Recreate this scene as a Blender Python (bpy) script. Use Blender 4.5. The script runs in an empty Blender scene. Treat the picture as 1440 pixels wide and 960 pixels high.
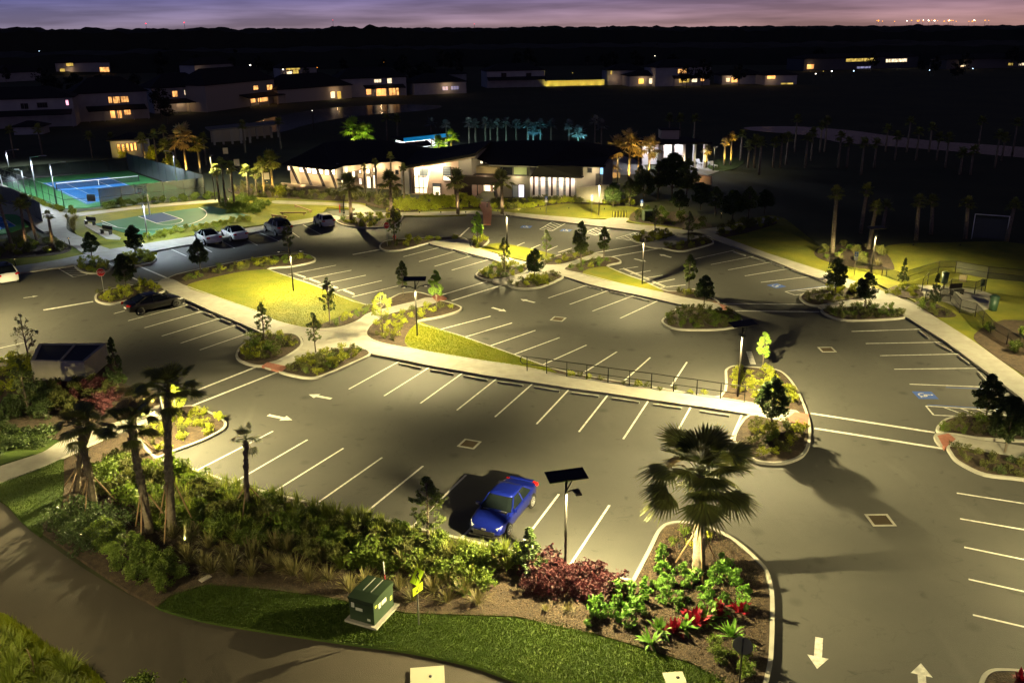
import bpy, bmesh, math, random
from math import sin, cos, pi, radians, tan, atan2, sqrt
from mathutils import Vector, Matrix, noise
import mathutils.geometry as mg
random.seed(7)
C = bpy.context.scene.collection
SC = bpy.context.scene

# ------------------------------------------------------------------ camera
FPX, PITCH, ROLL, HC = 1271.0, radians(19.22), radians(0.62), 22.5
_f = Vector((0, cos(PITCH), -sin(PITCH))); _r0 = Vector((1, 0, 0)); _d0 = _f.cross(_r0)
_r = cos(ROLL)*_r0 + sin(ROLL)*_d0; _d = -sin(ROLL)*_r0 + cos(ROLL)*_d0
cd = bpy.data.cameras.new('camera'); cam = bpy.data.objects.new('camera', cd); C.objects.link(cam)
SC.camera = cam
cam.matrix_world = Matrix(((_r.x, -_d.x, -_f.x, 0), (_r.y, -_d.y, -_f.y, 0), (_r.z, -_d.z, -_f.z, HC), (0, 0, 0, 1)))
cd.sensor_fit = 'HORIZONTAL'; cd.sensor_width = 36; cd.lens = 36*FPX/1440; cd.clip_start = .5; cd.clip_end = 9000

# ------------------------------------------------------------------ dusk sky
w = bpy.data.worlds.new('World'); SC.world = w; w.use_nodes = True
nt = w.node_tree; N = nt.nodes; Lk = nt.links; N.clear()
def nd(t, nt_=None, **k):
    n = (nt_ or nt).nodes.new(t)
    for a, b in k.items(): setattr(n, a, b)
    return n
out = nd('ShaderNodeOutputWorld'); bg = nd('ShaderNodeBackground'); Lk.new(bg.outputs[0], out.inputs[0])
tc = nd('ShaderNodeTexCoord'); sx = nd('ShaderNodeSeparateXYZ'); Lk.new(tc.outputs['Generated'], sx.inputs[0])
ramp = nd('ShaderNodeValToRGB'); Lk.new(sx.outputs['Z'], ramp.inputs[0])
e = ramp.color_ramp.elements
e[0].position = 0; e[0].color = (.52, .36, .33, 1); e[1].position = 1; e[1].color = (.012, .015, .028, 1)
for p, c in ((.010, (.50, .36, .39)), (.020, (.43, .33, .42)), (.030, (.30, .25, .42)), (.055, (.12, .10, .17)), (.10, (.040, .037, .058)), (.16, (.028, .03, .045)), (.4, (.022, .025, .042))):
    q = e.new(p); q.color = (*c, 1)
# left side bluer / right side rosier
side = nd('ShaderNodeMapRange'); side.inputs[1].default_value = -.55; side.inputs[2].default_value = .5
Lk.new(sx.outputs['X'], side.inputs[0])
tint = nd('ShaderNodeMix', data_type='RGBA'); tint.inputs['A'].default_value = (.50, .62, .96, 1); tint.inputs['B'].default_value = (.86, .67, .66, 1)
Lk.new(side.outputs[0], tint.inputs['Factor'])
mul = nd('ShaderNodeMix', data_type='RGBA', blend_type='MULTIPLY'); mul.inputs['Factor'].default_value = 1
Lk.new(ramp.outputs[0], mul.inputs['A']); Lk.new(tint.outputs['Result'], mul.inputs['B'])
mp = nd('ShaderNodeMapping'); mp.inputs['Scale'].default_value = (3.2, 3.2, 46); mp.inputs['Rotation'].default_value = (0, .03, 0)
Lk.new(tc.outputs['Generated'], mp.inputs[0])
ns = nd('ShaderNodeTexNoise'); ns.inputs['Scale'].default_value = 1.6; ns.inputs['Detail'].default_value = 5; Lk.new(mp.outputs[0], ns.inputs[0])
cr = nd('ShaderNodeMapRange'); cr.inputs[1].default_value = .38; cr.inputs[2].default_value = .66; cr.inputs[3].default_value = .58; cr.inputs[4].default_value = 1.2
Lk.new(ns.outputs[0], cr.inputs[0])
m2 = nd('ShaderNodeMix', data_type='RGBA', blend_type='MULTIPLY'); m2.inputs['Factor'].default_value = 1
Lk.new(mul.outputs['Result'], m2.inputs['A']); Lk.new(cr.outputs[0], m2.inputs['B'])
bk = nd('ShaderNodeMapRange'); bk.inputs[1].default_value = .25; bk.inputs[2].default_value = -.5; bk.inputs[3].default_value = 1; bk.inputs[4].default_value = 2.6
Lk.new(sx.outputs['Y'], bk.inputs[0])            # sky brightened behind the camera, added to light walls facing it
m3 = nd('ShaderNodeMix', data_type='RGBA', blend_type='MULTIPLY'); m3.inputs['Factor'].default_value = 1
Lk.new(m2.outputs['Result'], m3.inputs['A']); Lk.new(bk.outputs[0], m3.inputs['B'])
Lk.new(m3.outputs['Result'], bg.inputs[0]); bg.inputs[1].default_value = 1.0
SC.view_settings.view_transform = 'Standard'; SC.view_settings.look = 'None'; SC.view_settings.exposure = 0; SC.view_settings.gamma = 1
SC.render.engine = 'CYCLES'; SC.cycles.max_bounces = 5; SC.cycles.diffuse_bounces = 2; SC.cycles.glossy_bounces = 3
SC.cycles.transparent_max_bounces = 12; SC.cycles.sample_clamp_indirect = 4; SC.cycles.use_denoising = True
SC.cycles.use_light_tree = True
LAMP_COL = (1.0, .825, .37)
LAMP_W = 1800.0

# ------------------------------------------------------------------ measuring
def g(u, v, z=0.0):
    q = _f + _r*((u-720)/FPX) + _d*((v-480)/FPX)
    t = (z-HC)/q.z
    return Vector((q.x*t, q.y*t, z))
def pj(P):
    q = Vector(P)-Vector((0, 0, HC)); z = q.dot(_f)
    return 720+FPX*q.dot(_r)/z, 480+FPX*q.dot(_d)/z
def topz(P, v):                       # height above P whose picture row is v
    lo, hi = -2.0, 60.0
    for _ in range(40):
        m = (lo+hi)/2
        if pj((P[0], P[1], m))[1] > v: lo = m
        else: hi = m
    return (lo+hi)/2

# ------------------------------------------------------------------ materials
MATS = {}
def mat(name, rgb, rough=.8, spread=None, scale=3.0, rgb2=None, bump=0, bscale=40, metal=0, emit=None, estr=0, trans=0, island=0, objrand=0, spec=None, alpha=1, world=False, coat=0):
    if name in MATS: return MATS[name]
    m = bpy.data.materials.new(name); m.use_nodes = True; t = m.node_tree; t.nodes.clear()
    o = nd('ShaderNodeOutputMaterial', t); b = nd('ShaderNodeBsdfPrincipled', t)
    b.inputs['Roughness'].default_value = rough; b.inputs['Metallic'].default_value = metal
    if spec is not None: b.inputs['Specular IOR Level'].default_value = spec
    if coat: b.inputs['Coat Weight'].default_value = coat; b.inputs['Coat Roughness'].default_value = .05
    src = None
    if world: gm = nd('ShaderNodeNewGeometry', t); co = gm.outputs['Position']
    else: gm = nd('ShaderNodeTexCoord', t); co = gm.outputs['Object']
    b.inputs['Base Color'].default_value = (*rgb, 1)
    if rgb2:
        n1 = nd('ShaderNodeTexNoise', t); n1.inputs['Scale'].default_value = scale; n1.inputs['Detail'].default_value = 6; n1.inputs['Roughness'].default_value = .62
        t.links.new(co, n1.inputs['Vector'])
        mr = nd('ShaderNodeMapRange', t); mr.inputs[1].default_value = .34; mr.inputs[2].default_value = .66
        t.links.new(n1.outputs[0], mr.inputs[0])
        mx = nd('ShaderNodeMix', t, data_type='RGBA'); mx.inputs['A'].default_value = (*rgb, 1); mx.inputs['B'].default_value = (*rgb2, 1)
        t.links.new(mr.outputs[0], mx.inputs['Factor']); src = mx.outputs['Result']
    if island or objrand:
        v = None
        if island:
            gi = nd('ShaderNodeNewGeometry', t); v = gi.outputs['Random Per Island']; amt = island
        if objrand:
            oi = nd('ShaderNodeObjectInfo', t); 
            if v is None: v = oi.outputs['Random']; amt = objrand
            else:
                ad = nd('ShaderNodeMath', t, operation='ADD'); t.links.new(v, ad.inputs[0]); t.links.new(oi.outputs['Random'], ad.inputs[1])
                hf = nd('ShaderNodeMath', t, operation='MULTIPLY'); hf.inputs[1].default_value = .5; t.links.new(ad.outputs[0], hf.inputs[0]); v = hf.outputs[0]; amt = island+objrand
        mr = nd('ShaderNodeMapRange', t); mr.inputs[3].default_value = 1-amt; mr.inputs[4].default_value = 1+amt; t.links.new(v, mr.inputs[0])
        mm = nd('ShaderNodeMix', t, data_type='RGBA', blend_type='MULTIPLY'); mm.inputs['Factor'].default_value = 1
        if src is None: mm.inputs['A'].default_value = (*rgb, 1)
        else: t.links.new(src, mm.inputs['A'])
        t.links.new(mr.outputs[0], mm.inputs['B']); src = mm.outputs['Result']
    if src is not None: t.links.new(src, b.inputs['Base Color'])
    if bump:
        n2 = nd('ShaderNodeTexNoise', t); n2.inputs['Scale'].default_value = bscale; n2.inputs['Detail'].default_value = 4
        t.links.new(co, n2.inputs['Vector'])
        bp = nd('ShaderNodeBump', t); bp.inputs['Strength'].default_value = bump; bp.inputs['Distance'].default_value = .05
        t.links.new(n2.outputs[0], bp.inputs['Height']); t.links.new(bp.outputs[0], b.inputs['Normal'])
    sh = b.outputs[0]
    if emit:
        b.inputs['Emission Color'].default_value = (*emit, 1); b.inputs['Emission Strength'].default_value = estr
    if emit and 'window' in name:
        nw = nd('ShaderNodeTexNoise', t); nw.inputs['Scale'].default_value = .9; nw.inputs['Detail'].default_value = 3; t.links.new(co, nw.inputs['Vector'])
        mw = nd('ShaderNodeMapRange', t); mw.inputs[1].default_value = .35; mw.inputs[2].default_value = .65; mw.inputs[3].default_value = estr*.35; mw.inputs[4].default_value = estr*1.35; t.links.new(nw.outputs[0], mw.inputs[0]); t.links.new(mw.outputs[0], b.inputs['Emission Strength'])
    if trans:
        tr = nd('ShaderNodeBsdfTranslucent', t)
        if src is not None: t.links.new(src, tr.inputs[0])
        else: tr.inputs[0].default_value = (*rgb, 1)
        ms = nd('ShaderNodeMixShader', t); ms.inputs[0].default_value = trans
        t.links.new(sh, ms.inputs[1]); t.links.new(tr.outputs[0], ms.inputs[2]); sh = ms.outputs[0]
    if alpha < 1:
        tp = nd('ShaderNodeBsdfTransparent', t); ms = nd('ShaderNodeMixShader', t); ms.inputs[0].default_value = alpha
        t.links.new(tp.outputs[0], ms.inputs[1]); t.links.new(sh, ms.inputs[2]); sh = ms.outputs[0]
    t.links.new(sh, o.inputs[0]); MATS[name] = m
    return m

def asphalt(name, a, b_):
    m = mat(name, a, .82, rgb2=b_, scale=.18, bump=.35, bscale=30, world=True)
    t = m.node_tree; bs = [n for n in t.nodes if n.type == 'BSDF_PRINCIPLED'][0]
    gm = nd('ShaderNodeNewGeometry', t); src = bs.inputs['Base Color'].links[0].from_socket
    # fine aggregate, pale scuffs, and long roller streaks
    def lay(scale, lo, hi, f0, f1, col, vec=None):
        nonlocal src
        n = nd('ShaderNodeTexNoise', t); n.inputs['Scale'].default_value = scale; n.inputs['Detail'].default_value = 8; n.inputs['Distortion'].default_value = .5
        if vec:
            mpp = nd('ShaderNodeMapping', t); mpp.inputs['Scale'].default_value = vec[:3]; mpp.inputs['Rotation'].default_value = (0, 0, vec[3])
            t.links.new(gm.outputs['Position'], mpp.inputs[0]); t.links.new(mpp.outputs[0], n.inputs['Vector'])
        else: t.links.new(gm.outputs['Position'], n.inputs['Vector'])
        mr = nd('ShaderNodeMapRange', t); mr.inputs[1].default_value = lo; mr.inputs[2].default_value = hi; mr.inputs[3].default_value = f0; mr.inputs[4].default_value = f1
        t.links.new(n.outputs[0], mr.inputs[0])
        mx = nd('ShaderNodeMix', t, data_type='RGBA'); mx.inputs['B'].default_value = (*col, 1)
        t.links.new(src, mx.inputs['A']); t.links.new(mr.outputs[0], mx.inputs['Factor']); src = mx.outputs['Result']
    lay(60, .35, .7, 0, .45, tuple(x*1.7 for x in b_))
    lay(.5, .60, .74, 0, .35, tuple(x*1.6 for x in b_), (1, .25, 1, .5))
    lay(1.2, .64, .74, 0, .55, tuple(x*.45 for x in a))
    # hairline cracks and small oil drips
    vo = nd('ShaderNodeTexVoronoi', t, feature='DISTANCE_TO_EDGE'); vo.inputs['Scale'].default_value = .09
    nz = nd('ShaderNodeTexNoise', t); nz.inputs['Scale'].default_value = .8; nz.inputs['Detail'].default_value = 6; t.links.new(gm.outputs['Position'], nz.inputs['Vector'])
    ad = nd('ShaderNodeVectorMath', t, operation='MULTIPLY_ADD'); ad.inputs[1].default_value = (3.5, 3.5, 0); t.links.new(nz.outputs['Color'], ad.inputs[0]); t.links.new(gm.outputs['Position'], ad.inputs[2]); t.links.new(ad.outputs[0], vo.inputs['Vector'])
    mr = nd('ShaderNodeMapRange', t); mr.inputs[1].default_value = .0; mr.inputs[2].default_value = .0022; mr.inputs[3].default_value = .30; mr.inputs[4].default_value = 0; t.links.new(vo.outputs['Distance'], mr.inputs[0])
    mx = nd('ShaderNodeMix', t, data_type='RGBA'); mx.inputs['B'].default_value = (.018, .017, .015, 1); t.links.new(src, mx.inputs['A']); t.links.new(mr.outputs[0], mx.inputs['Factor']); src = mx.outputs['Result']
    v2 = nd('ShaderNodeTexVoronoi', t); v2.inputs['Scale'].default_value = .38; t.links.new(gm.outputs['Position'], v2.inputs['Vector'])
    mr = nd('ShaderNodeMapRange', t); mr.inputs[1].default_value = .05; mr.inputs[2].default_value = .16; mr.inputs[3].default_value = .5; mr.inputs[4].default_value = 0; t.links.new(v2.outputs['Distance'], mr.inputs[0])
    mx = nd('ShaderNodeMix', t, data_type='RGBA'); mx.inputs['B'].default_value = (.022, .021, .019, 1); t.links.new(src, mx.inputs['A']); t.links.new(mr.outputs[0], mx.inputs['Factor']); src = mx.outputs['Result']
    t.links.new(src, bs.inputs['Base Color'])
    return m
M_asph = asphalt('asphalt', (.052, .052, .048), (.072, .070, .063))
M_road = asphalt('brown_asphalt', (.036, .029, .021), (.056, .046, .034))
M_conc = mat('concrete', (.30, .285, .25), .85, rgb2=(.38, .365, .32), scale=1.2, bump=.15, bscale=25, world=True)
M_kerb = mat('kerb_concrete', (.33, .32, .28), .8, rgb2=(.42, .41, .36), scale=1.5, world=True)
M_paint = mat('road_paint', (.80, .79, .74), .7, rgb2=(.46, .45, .41), scale=4.5, world=True)
M_blue = mat('blue_paint', (.03, .10, .45), .6)
M_brick = mat('red_paver', (.28, .10, .07), .8, rgb2=(.36, .15, .11), scale=4, bump=.4, bscale=14, world=True)
M_mulch = mat('mulch', (.035, .024, .016), 1, rgb2=(.085, .058, .036), scale=3.5, bump=1, bscale=18, world=True)
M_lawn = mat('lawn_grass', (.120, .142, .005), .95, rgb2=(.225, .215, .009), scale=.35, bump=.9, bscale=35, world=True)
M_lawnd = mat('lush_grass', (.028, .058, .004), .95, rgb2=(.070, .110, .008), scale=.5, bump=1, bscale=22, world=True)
M_ground = mat('rough_grass', (.028, .036, .012), 1, rgb2=(.050, .055, .018), scale=.06, bump=.6, bscale=3, world=True)
M_steel = mat('dark_metal', (.025, .023, .022), .45, metal=.4)
M_galv = mat('galvanised', (.35, .35, .36), .45, metal=.6)
M_white = mat('white_enamel', (.75, .75, .73), .4)
M_black = mat('black_rubber', (.015, .015, .016), .7)
M_trunk = mat('bark', (.12, .095, .07), .95, rgb2=(.20, .165, .125), scale=6, bump=.6, bscale=12)
M_ptrunk = mat('palm_bark', (.13, .105, .075), .95, rgb2=(.27, .22, .155), scale=5, bump=.9, bscale=9)
M_wood = mat('brace_timber', (.32, .21, .12), .8)
def leafm(n, c, isl=.35, tr=.3, orand=.18, rough=.6): return mat(n, c, rough, island=isl, objrand=orand, trans=tr)
L_oak = leafm('oak_leaf', (.12, .155, .04)); L_dark = leafm('magnolia_leaf', (.060, .092, .026), rough=.4)
L_bright = leafm('maple_leaf', (.22, .36, .05)); L_pale = leafm('pale_leaf', (.20, .18, .10))
L_yel = leafm('lime_leaf', (.30, .33, .022)); L_green = leafm('green_leaf', (.13, .19, .022)); L_fl = leafm('glossy_green_leaf', (.15, .31, .04)); L_olive = leafm('olive_leaf', (.115, .125, .028))
L_burg = leafm('burgundy_leaf', (.070, .016, .022)); L_red = leafm('red_leaf', (.20, .004, .016), .3, .2)
L_grass = leafm('tuft_blade', (.19, .17, .06), .3); L_grassg = leafm('green_blade', (.21, .26, .035), .3)
L_palm = leafm('palm_blade', (.19, .21, .05), .3, .25, rough=.45); L_palmy = leafm('dry_palm_blade', (.34, .26, .11), .3)
L_far = leafm('far_leaf', (.016, .022, .012))

# ------------------------------------------------------------------ objects
def link(o, parent=None):
    C.objects.link(o)
    if parent: o.parent = parent
    return o
def tag(o, label=None, cat=None, group=None, kind=None):
    if label: o['label'] = label
    if cat: o['category'] = cat
    if group: o['group'] = group
    if kind: o['kind'] = kind
    return o
def empty(name, loc, rz=0, label=None, cat=None, group=None):
    o = bpy.data.objects.new(name, None); C.objects.link(o); o.location = loc; o.rotation_euler.z = rz; o.empty_display_size = .2
    return tag(o, label, cat, group)
class MB:
    def __init__(s): s.v = []; s.f = []; s.mi = []; s.cur = 0; s.sm = []; s.smooth = False
    def add(s, vs, fs):
        k = len(s.v); s.v += [tuple(x) for x in vs]
        for f in fs: s.f.append([i+k for i in f]); s.mi.append(s.cur); s.sm.append(s.smooth)
        return s
    def box(s, cx, cy, cz, sx, sy, sz, rz=0, M=None):
        vs = [Vector((x*sx/2, y*sy/2, z*sz/2)) for x in (-1, 1) for y in (-1, 1) for z in (-1, 1)]
        R = Matrix.Rotation(rz, 3, 'Z') if M is None else M
        vs = [R @ p + Vector((cx, cy, cz)) for p in vs]
        return s.add(vs, [(0, 1, 3, 2), (4, 6, 7, 5), (0, 4, 5, 1), (2, 3, 7, 6), (0, 2, 6, 4), (1, 5, 7, 3)])
    def tube(s, pts, rad, n=8, cap=True):
        pts = [Vector(p) for p in pts]; rs = rad if isinstance(rad, (list, tuple)) else [rad]*len(pts)
        rings = []
        for i, p in enumerate(pts):
            d = (pts[min(i+1, len(pts)-1)]-pts[max(i-1, 0)]).normalized()
            a = Vector((1, 0, 0)) if abs(d.x) < .8 else Vector((0, 1, 0))
            b = d.cross(a).normalized(); c = d.cross(b)
            rings.append([p+(b*cos(2*pi*k/n)+c*sin(2*pi*k/n))*rs[i] for k in range(n)])
        vs = [q for r in rings for q in r]; fs = []
        for i in range(len(pts)-1):
            for k in range(n): fs.append((i*n+k, i*n+(k+1) % n, (i+1)*n+(k+1) % n, (i+1)*n+k))
        if cap: fs += [tuple(range(n))[::-1], tuple((len(pts)-1)*n+k for k in range(n))]
        sm = s.smooth; s.smooth = n > 5; s.add(vs, fs); s.smooth = sm
        return s
    def prism(s, pts, z0, z1):        # pts xy list (concave ok)
        n = len(pts); tris = mg.tessellate_polygon([[Vector((p[0], p[1], 0)) for p in pts]])
        vs = [(p[0], p[1], z1) for p in pts]+[(p[0], p[1], z0) for p in pts]
        area = sum(pts[i][0]*pts[(i+1) % n][1]-pts[(i+1) % n][0]*pts[i][1] for i in range(n))
        fs = []
        for t in tris:
            a, b, c = [Vector((pts[i][0], pts[i][1])) for i in t]
            fs.append(tuple(t) if (b-a).cross(c-a) > 0 else tuple(t)[::-1])
        fs += [(i, n+i, n+(i+1) % n, (i+1) % n) if area > 0 else (i, (i+1) % n, n+(i+1) % n, n+i) for i in range(n)]
        return s.add(vs, fs)
    def mesh(s, name, mats):
        me = bpy.data.meshes.new(name); me.from_pydata(s.v, [], s.f)
        for m in (mats if isinstance(mats, (list, tuple)) else [mats]): me.materials.append(m)
        if any(s.mi): me.polygons.foreach_set('material_index', s.mi)
        me.polygons.foreach_set('use_smooth', s.sm); me.update()
        return me
    def build(s, name, mats, parent=None, loc=None, rz=0):
        o = bpy.data.objects.new(name, s.mesh(name, mats)); link(o, parent)
        if loc is not None: o.location = loc
        o.rotation_euler.z = rz
        return o
def kids(o): return [c for c in ALLCH.get(o.name, [])]
ALLCH = {}
def copy_tree(o, parent=None):
    c = o.copy(); C.objects.link(c)
    if parent: c.parent = parent
    for ch in o.children: copy_tree(ch, c)
    return c
def struct(o): o['kind'] = 'structure'; return o

def cat_rom(P, closed=True, n=4):
    P = [Vector((p[0], p[1])) for p in P]; m = len(P); out = []
    rng = range(m) if closed else range(m-1)
    for i in rng:
        p0, p1, p2, p3 = (P[(i-1) % m], P[i], P[(i+1) % m], P[(i+2) % m]) if closed else (P[max(i-1, 0)], P[i], P[i+1], P[min(i+2, m-1)])
        for k in range(n):
            t = k/n
            l = max((p2-p1).length, 1e-6); t1 = (p2-p0); t2 = (p3-p1)
            t1 = t1.normalized()*min(l, (p1-p0).length or l)*1.0 if t1.length > 1e-6 else t1
            t2 = t2.normalized()*min(l, (p3-p2).length or l)*1.0 if t2.length > 1e-6 else t2
            out.append((2*t**3-3*t**2+1)*p1+(t**3-2*t**2+t)*t1+(-2*t**3+3*t**2)*p2+(t**3-t**2)*t2)
    if not closed: out.append(P[-1])
    return out
def inset(P, d):
    n = len(P); A = sum(P[i].x*P[(i+1) % n].y-P[(i+1) % n].x*P[i].y for i in range(n)); s = 1 if A > 0 else -1; out = []
    for i in range(n):
        a = (P[i]-P[i-1]); b = (P[(i+1) % n]-P[i])
        a = a.normalized() if a.length > 1e-6 else b.normalized(); b = b.normalized() if b.length > 1e-6 else a
        na = Vector((-a.y, a.x))*s; nb = Vector((-b.y, b.x))*s; q = na+nb
        q = q.normalized() if q.length > .3 else na
        k = max(.5, q.dot(na))
        out.append(P[i]+q*d/k)
    return out
def G2(px, z=0): return [Vector(g(u, v, z)[:2]) for u, v in px]
def sheet(name, px, z1, m, z0=-.02, smooth=True, world=None):
    P = G2(px, z1) if world is None else [Vector(p) for p in world]
    if smooth: P = cat_rom(P)
    return struct(MB().prism(P, z0, z1).build(name, m))
def ring(name, P, wd=.16, z1=.155, z0=-.01, m=None):
    Q = inset(P, wd); n = len(P)
    vs = [(p.x, p.y, z0) for p in P]+[(p.x, p.y, z1-.02) for p in P]+[(p.x+(q.x-p.x)*.18, p.y+(q.y-p.y)*.18, z1) for p, q in zip(P, Q)]+[(q.x, q.y, z1) for q in Q]+[(q.x, q.y, z0) for q in Q]
    fs = [(r*n+i, r*n+(i+1) % n, (r+1)*n+(i+1) % n, (r+1)*n+i) for r in range(4) for i in range(n)]
    return struct(MB().add(vs, fs).build(name, m or M_kerb))
BEDS = {}
def kerb_line(px, wd=.17, z1=.155):
    A = cat_rom(G2(px, .13), closed=False); n = len(A); B = []
    for i in range(n):
        d = (A[min(i+1, n-1)]-A[max(i-1, 0)]).normalized(); B.append(A[i]+Vector((-d.y, d.x))*wd)
    struct(MB().prism([p for p in A]+B[::-1], -.01, z1).build('kerb', M_kerb))
def bed(key, px, kerb=True, smooth=True, m=None, z=.135):
    P = G2(px, .13)
    if smooth: P = cat_rom(P)
    if kerb: ring('kerb', P, .17)
    MBm = MB().prism(inset(P, .1) if kerb else P, -.02, z); struct(MBm.build('mulch_bed', m or M_mulch)); BEDS[key] = P
    return P
def inside(p, P):
    c = False; n = len(P); j = n-1
    for i in range(n):
        if (P[i].y > p[1]) != (P[j].y > p[1]) and p[0] < (P[j].x-P[i].x)*(p[1]-P[i].y)/(P[j].y-P[i].y)+P[i].x: c = not c
        j = i
    return c
def scatter(P, n, dmin, marg=.35, avoid=()):
    Q = inset(P, marg); xs = [p.x for p in Q]; ys = [p.y for p in Q]; out = []
    for _ in range(n*30):
        p = (random.uniform(min(xs), max(xs)), random.uniform(min(ys), max(ys)))
        if inside(p, Q) and inside(p, P) and all((p[0]-o[0])**2+(p[1]-o[1])**2 > dmin**2 for o in out) and all((p[0]-a[0])**2+(p[1]-a[1])**2 > a[2]**2 for a in avoid): out.append(p)
        if len(out) >= n: break
    return out

# ================================================================== SETTING
gp = MB(); NR = 48
gp.add([(0, 0, -.05)]+[(3500*cos(2*pi*k/NR), 3500*sin(2*pi*k/NR), -.05) for k in range(NR)], [(0, k+1, (k+1) % NR+1) for k in range(NR)])
struct(gp.build('ground', M_ground))
sheet('parking_lot', [(-150, 372), (150, 340), (470, 296), (740, 294), (1000, 318), (1290, 424), (1450, 520), (1600, 620), (1750, 1100), (1055, 1100), (1060, 840), (892, 822), (215, 646), (120, 600), (0, 600), (-150, 640)], 0, M_asph, smooth=False)
sheet('road', [(-200, 640), (0, 705), (30, 735), (60, 758), (120, 800), (180, 835), (222, 853), (280, 872), (360, 886), (495, 906), (575, 917), (660, 935), (717, 955), (800, 985), (900, 1060), (300, 1200), (-200, 1100)], 0, M_road)
LZ = .125
# lawns
LAWNS = [
 ('d', [(1065, 1000), (1037, 958), (970, 930), (915, 913), (860, 896), (780, 873), (720, 865), (570, 860), (450, 836), (360, 825), (290, 820), (240, 836), (218, 852), (280, 871), (360, 885), (495, 905), (575, 916), (660, 934), (717, 954), (800, 984), (900, 1050), (1060, 1060)]),
 ('d', [(0, 676), (45, 662), (90, 645), (92, 690), (86, 722), (62, 745), (55, 752), (28, 730), (0, 703), (-150, 640), (-150, 690)]),
 ('d', [(-60, 610), (0, 600), (70, 604), (84, 618), (60, 634), (0, 653), (-120, 690)]),
 ('y', [(-200, 850), (0, 860), (15, 868), (70, 908), (125, 937), (155, 965), (200, 1010), (0, 1200), (-300, 1200)]),
 ('y', [(1003, 325), (1080, 303), (1105, 308), (1145, 340), (1180, 368), (1250, 412), (1202, 395), (1080, 356)]),
 ('y', [(1180, 372), (1215, 366), (1250, 345), (1330, 341), (1440, 343), (1560, 400), (1440, 450), (1360, 460), (1310, 435), (1262, 412)]),
 ('y', [(1285, 430), (1300, 425), (1440, 470), (1520, 560), (1450, 535), (1370, 481), (1318, 448)]),
 ('y', [(105, 300), (200, 288), (310, 282), (450, 284), (452, 300), (440, 307), (360, 317), (270, 331), (150, 351), (108, 330)]),
 ('y', [(-60, 340), (20, 336), (98, 335), (122, 352), (90, 364), (0, 378), (-60, 384)]),
 ('y', [(740, 301), (757, 287), (800, 284), (892, 291), (920, 300), (960, 322), (905, 316), (860, 308), (800, 306)]),
 ('y', [(545, 300), (560, 280), (600, 290), (668, 292), (676, 300), (600, 304)]),
 ('y', [(694, 300), (700, 288), (745, 290), (735, 302), (718, 303)]),
 ('y', [(330, 262), (400, 268), (500, 280), (505, 292), (440, 290), (350, 286)]),
]
for i_, (k, p) in enumerate(LAWNS): sheet('lawn', p, LZ-.03+.0025*i_, M_lawnd if k == 'd' else M_lawn)
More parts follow.
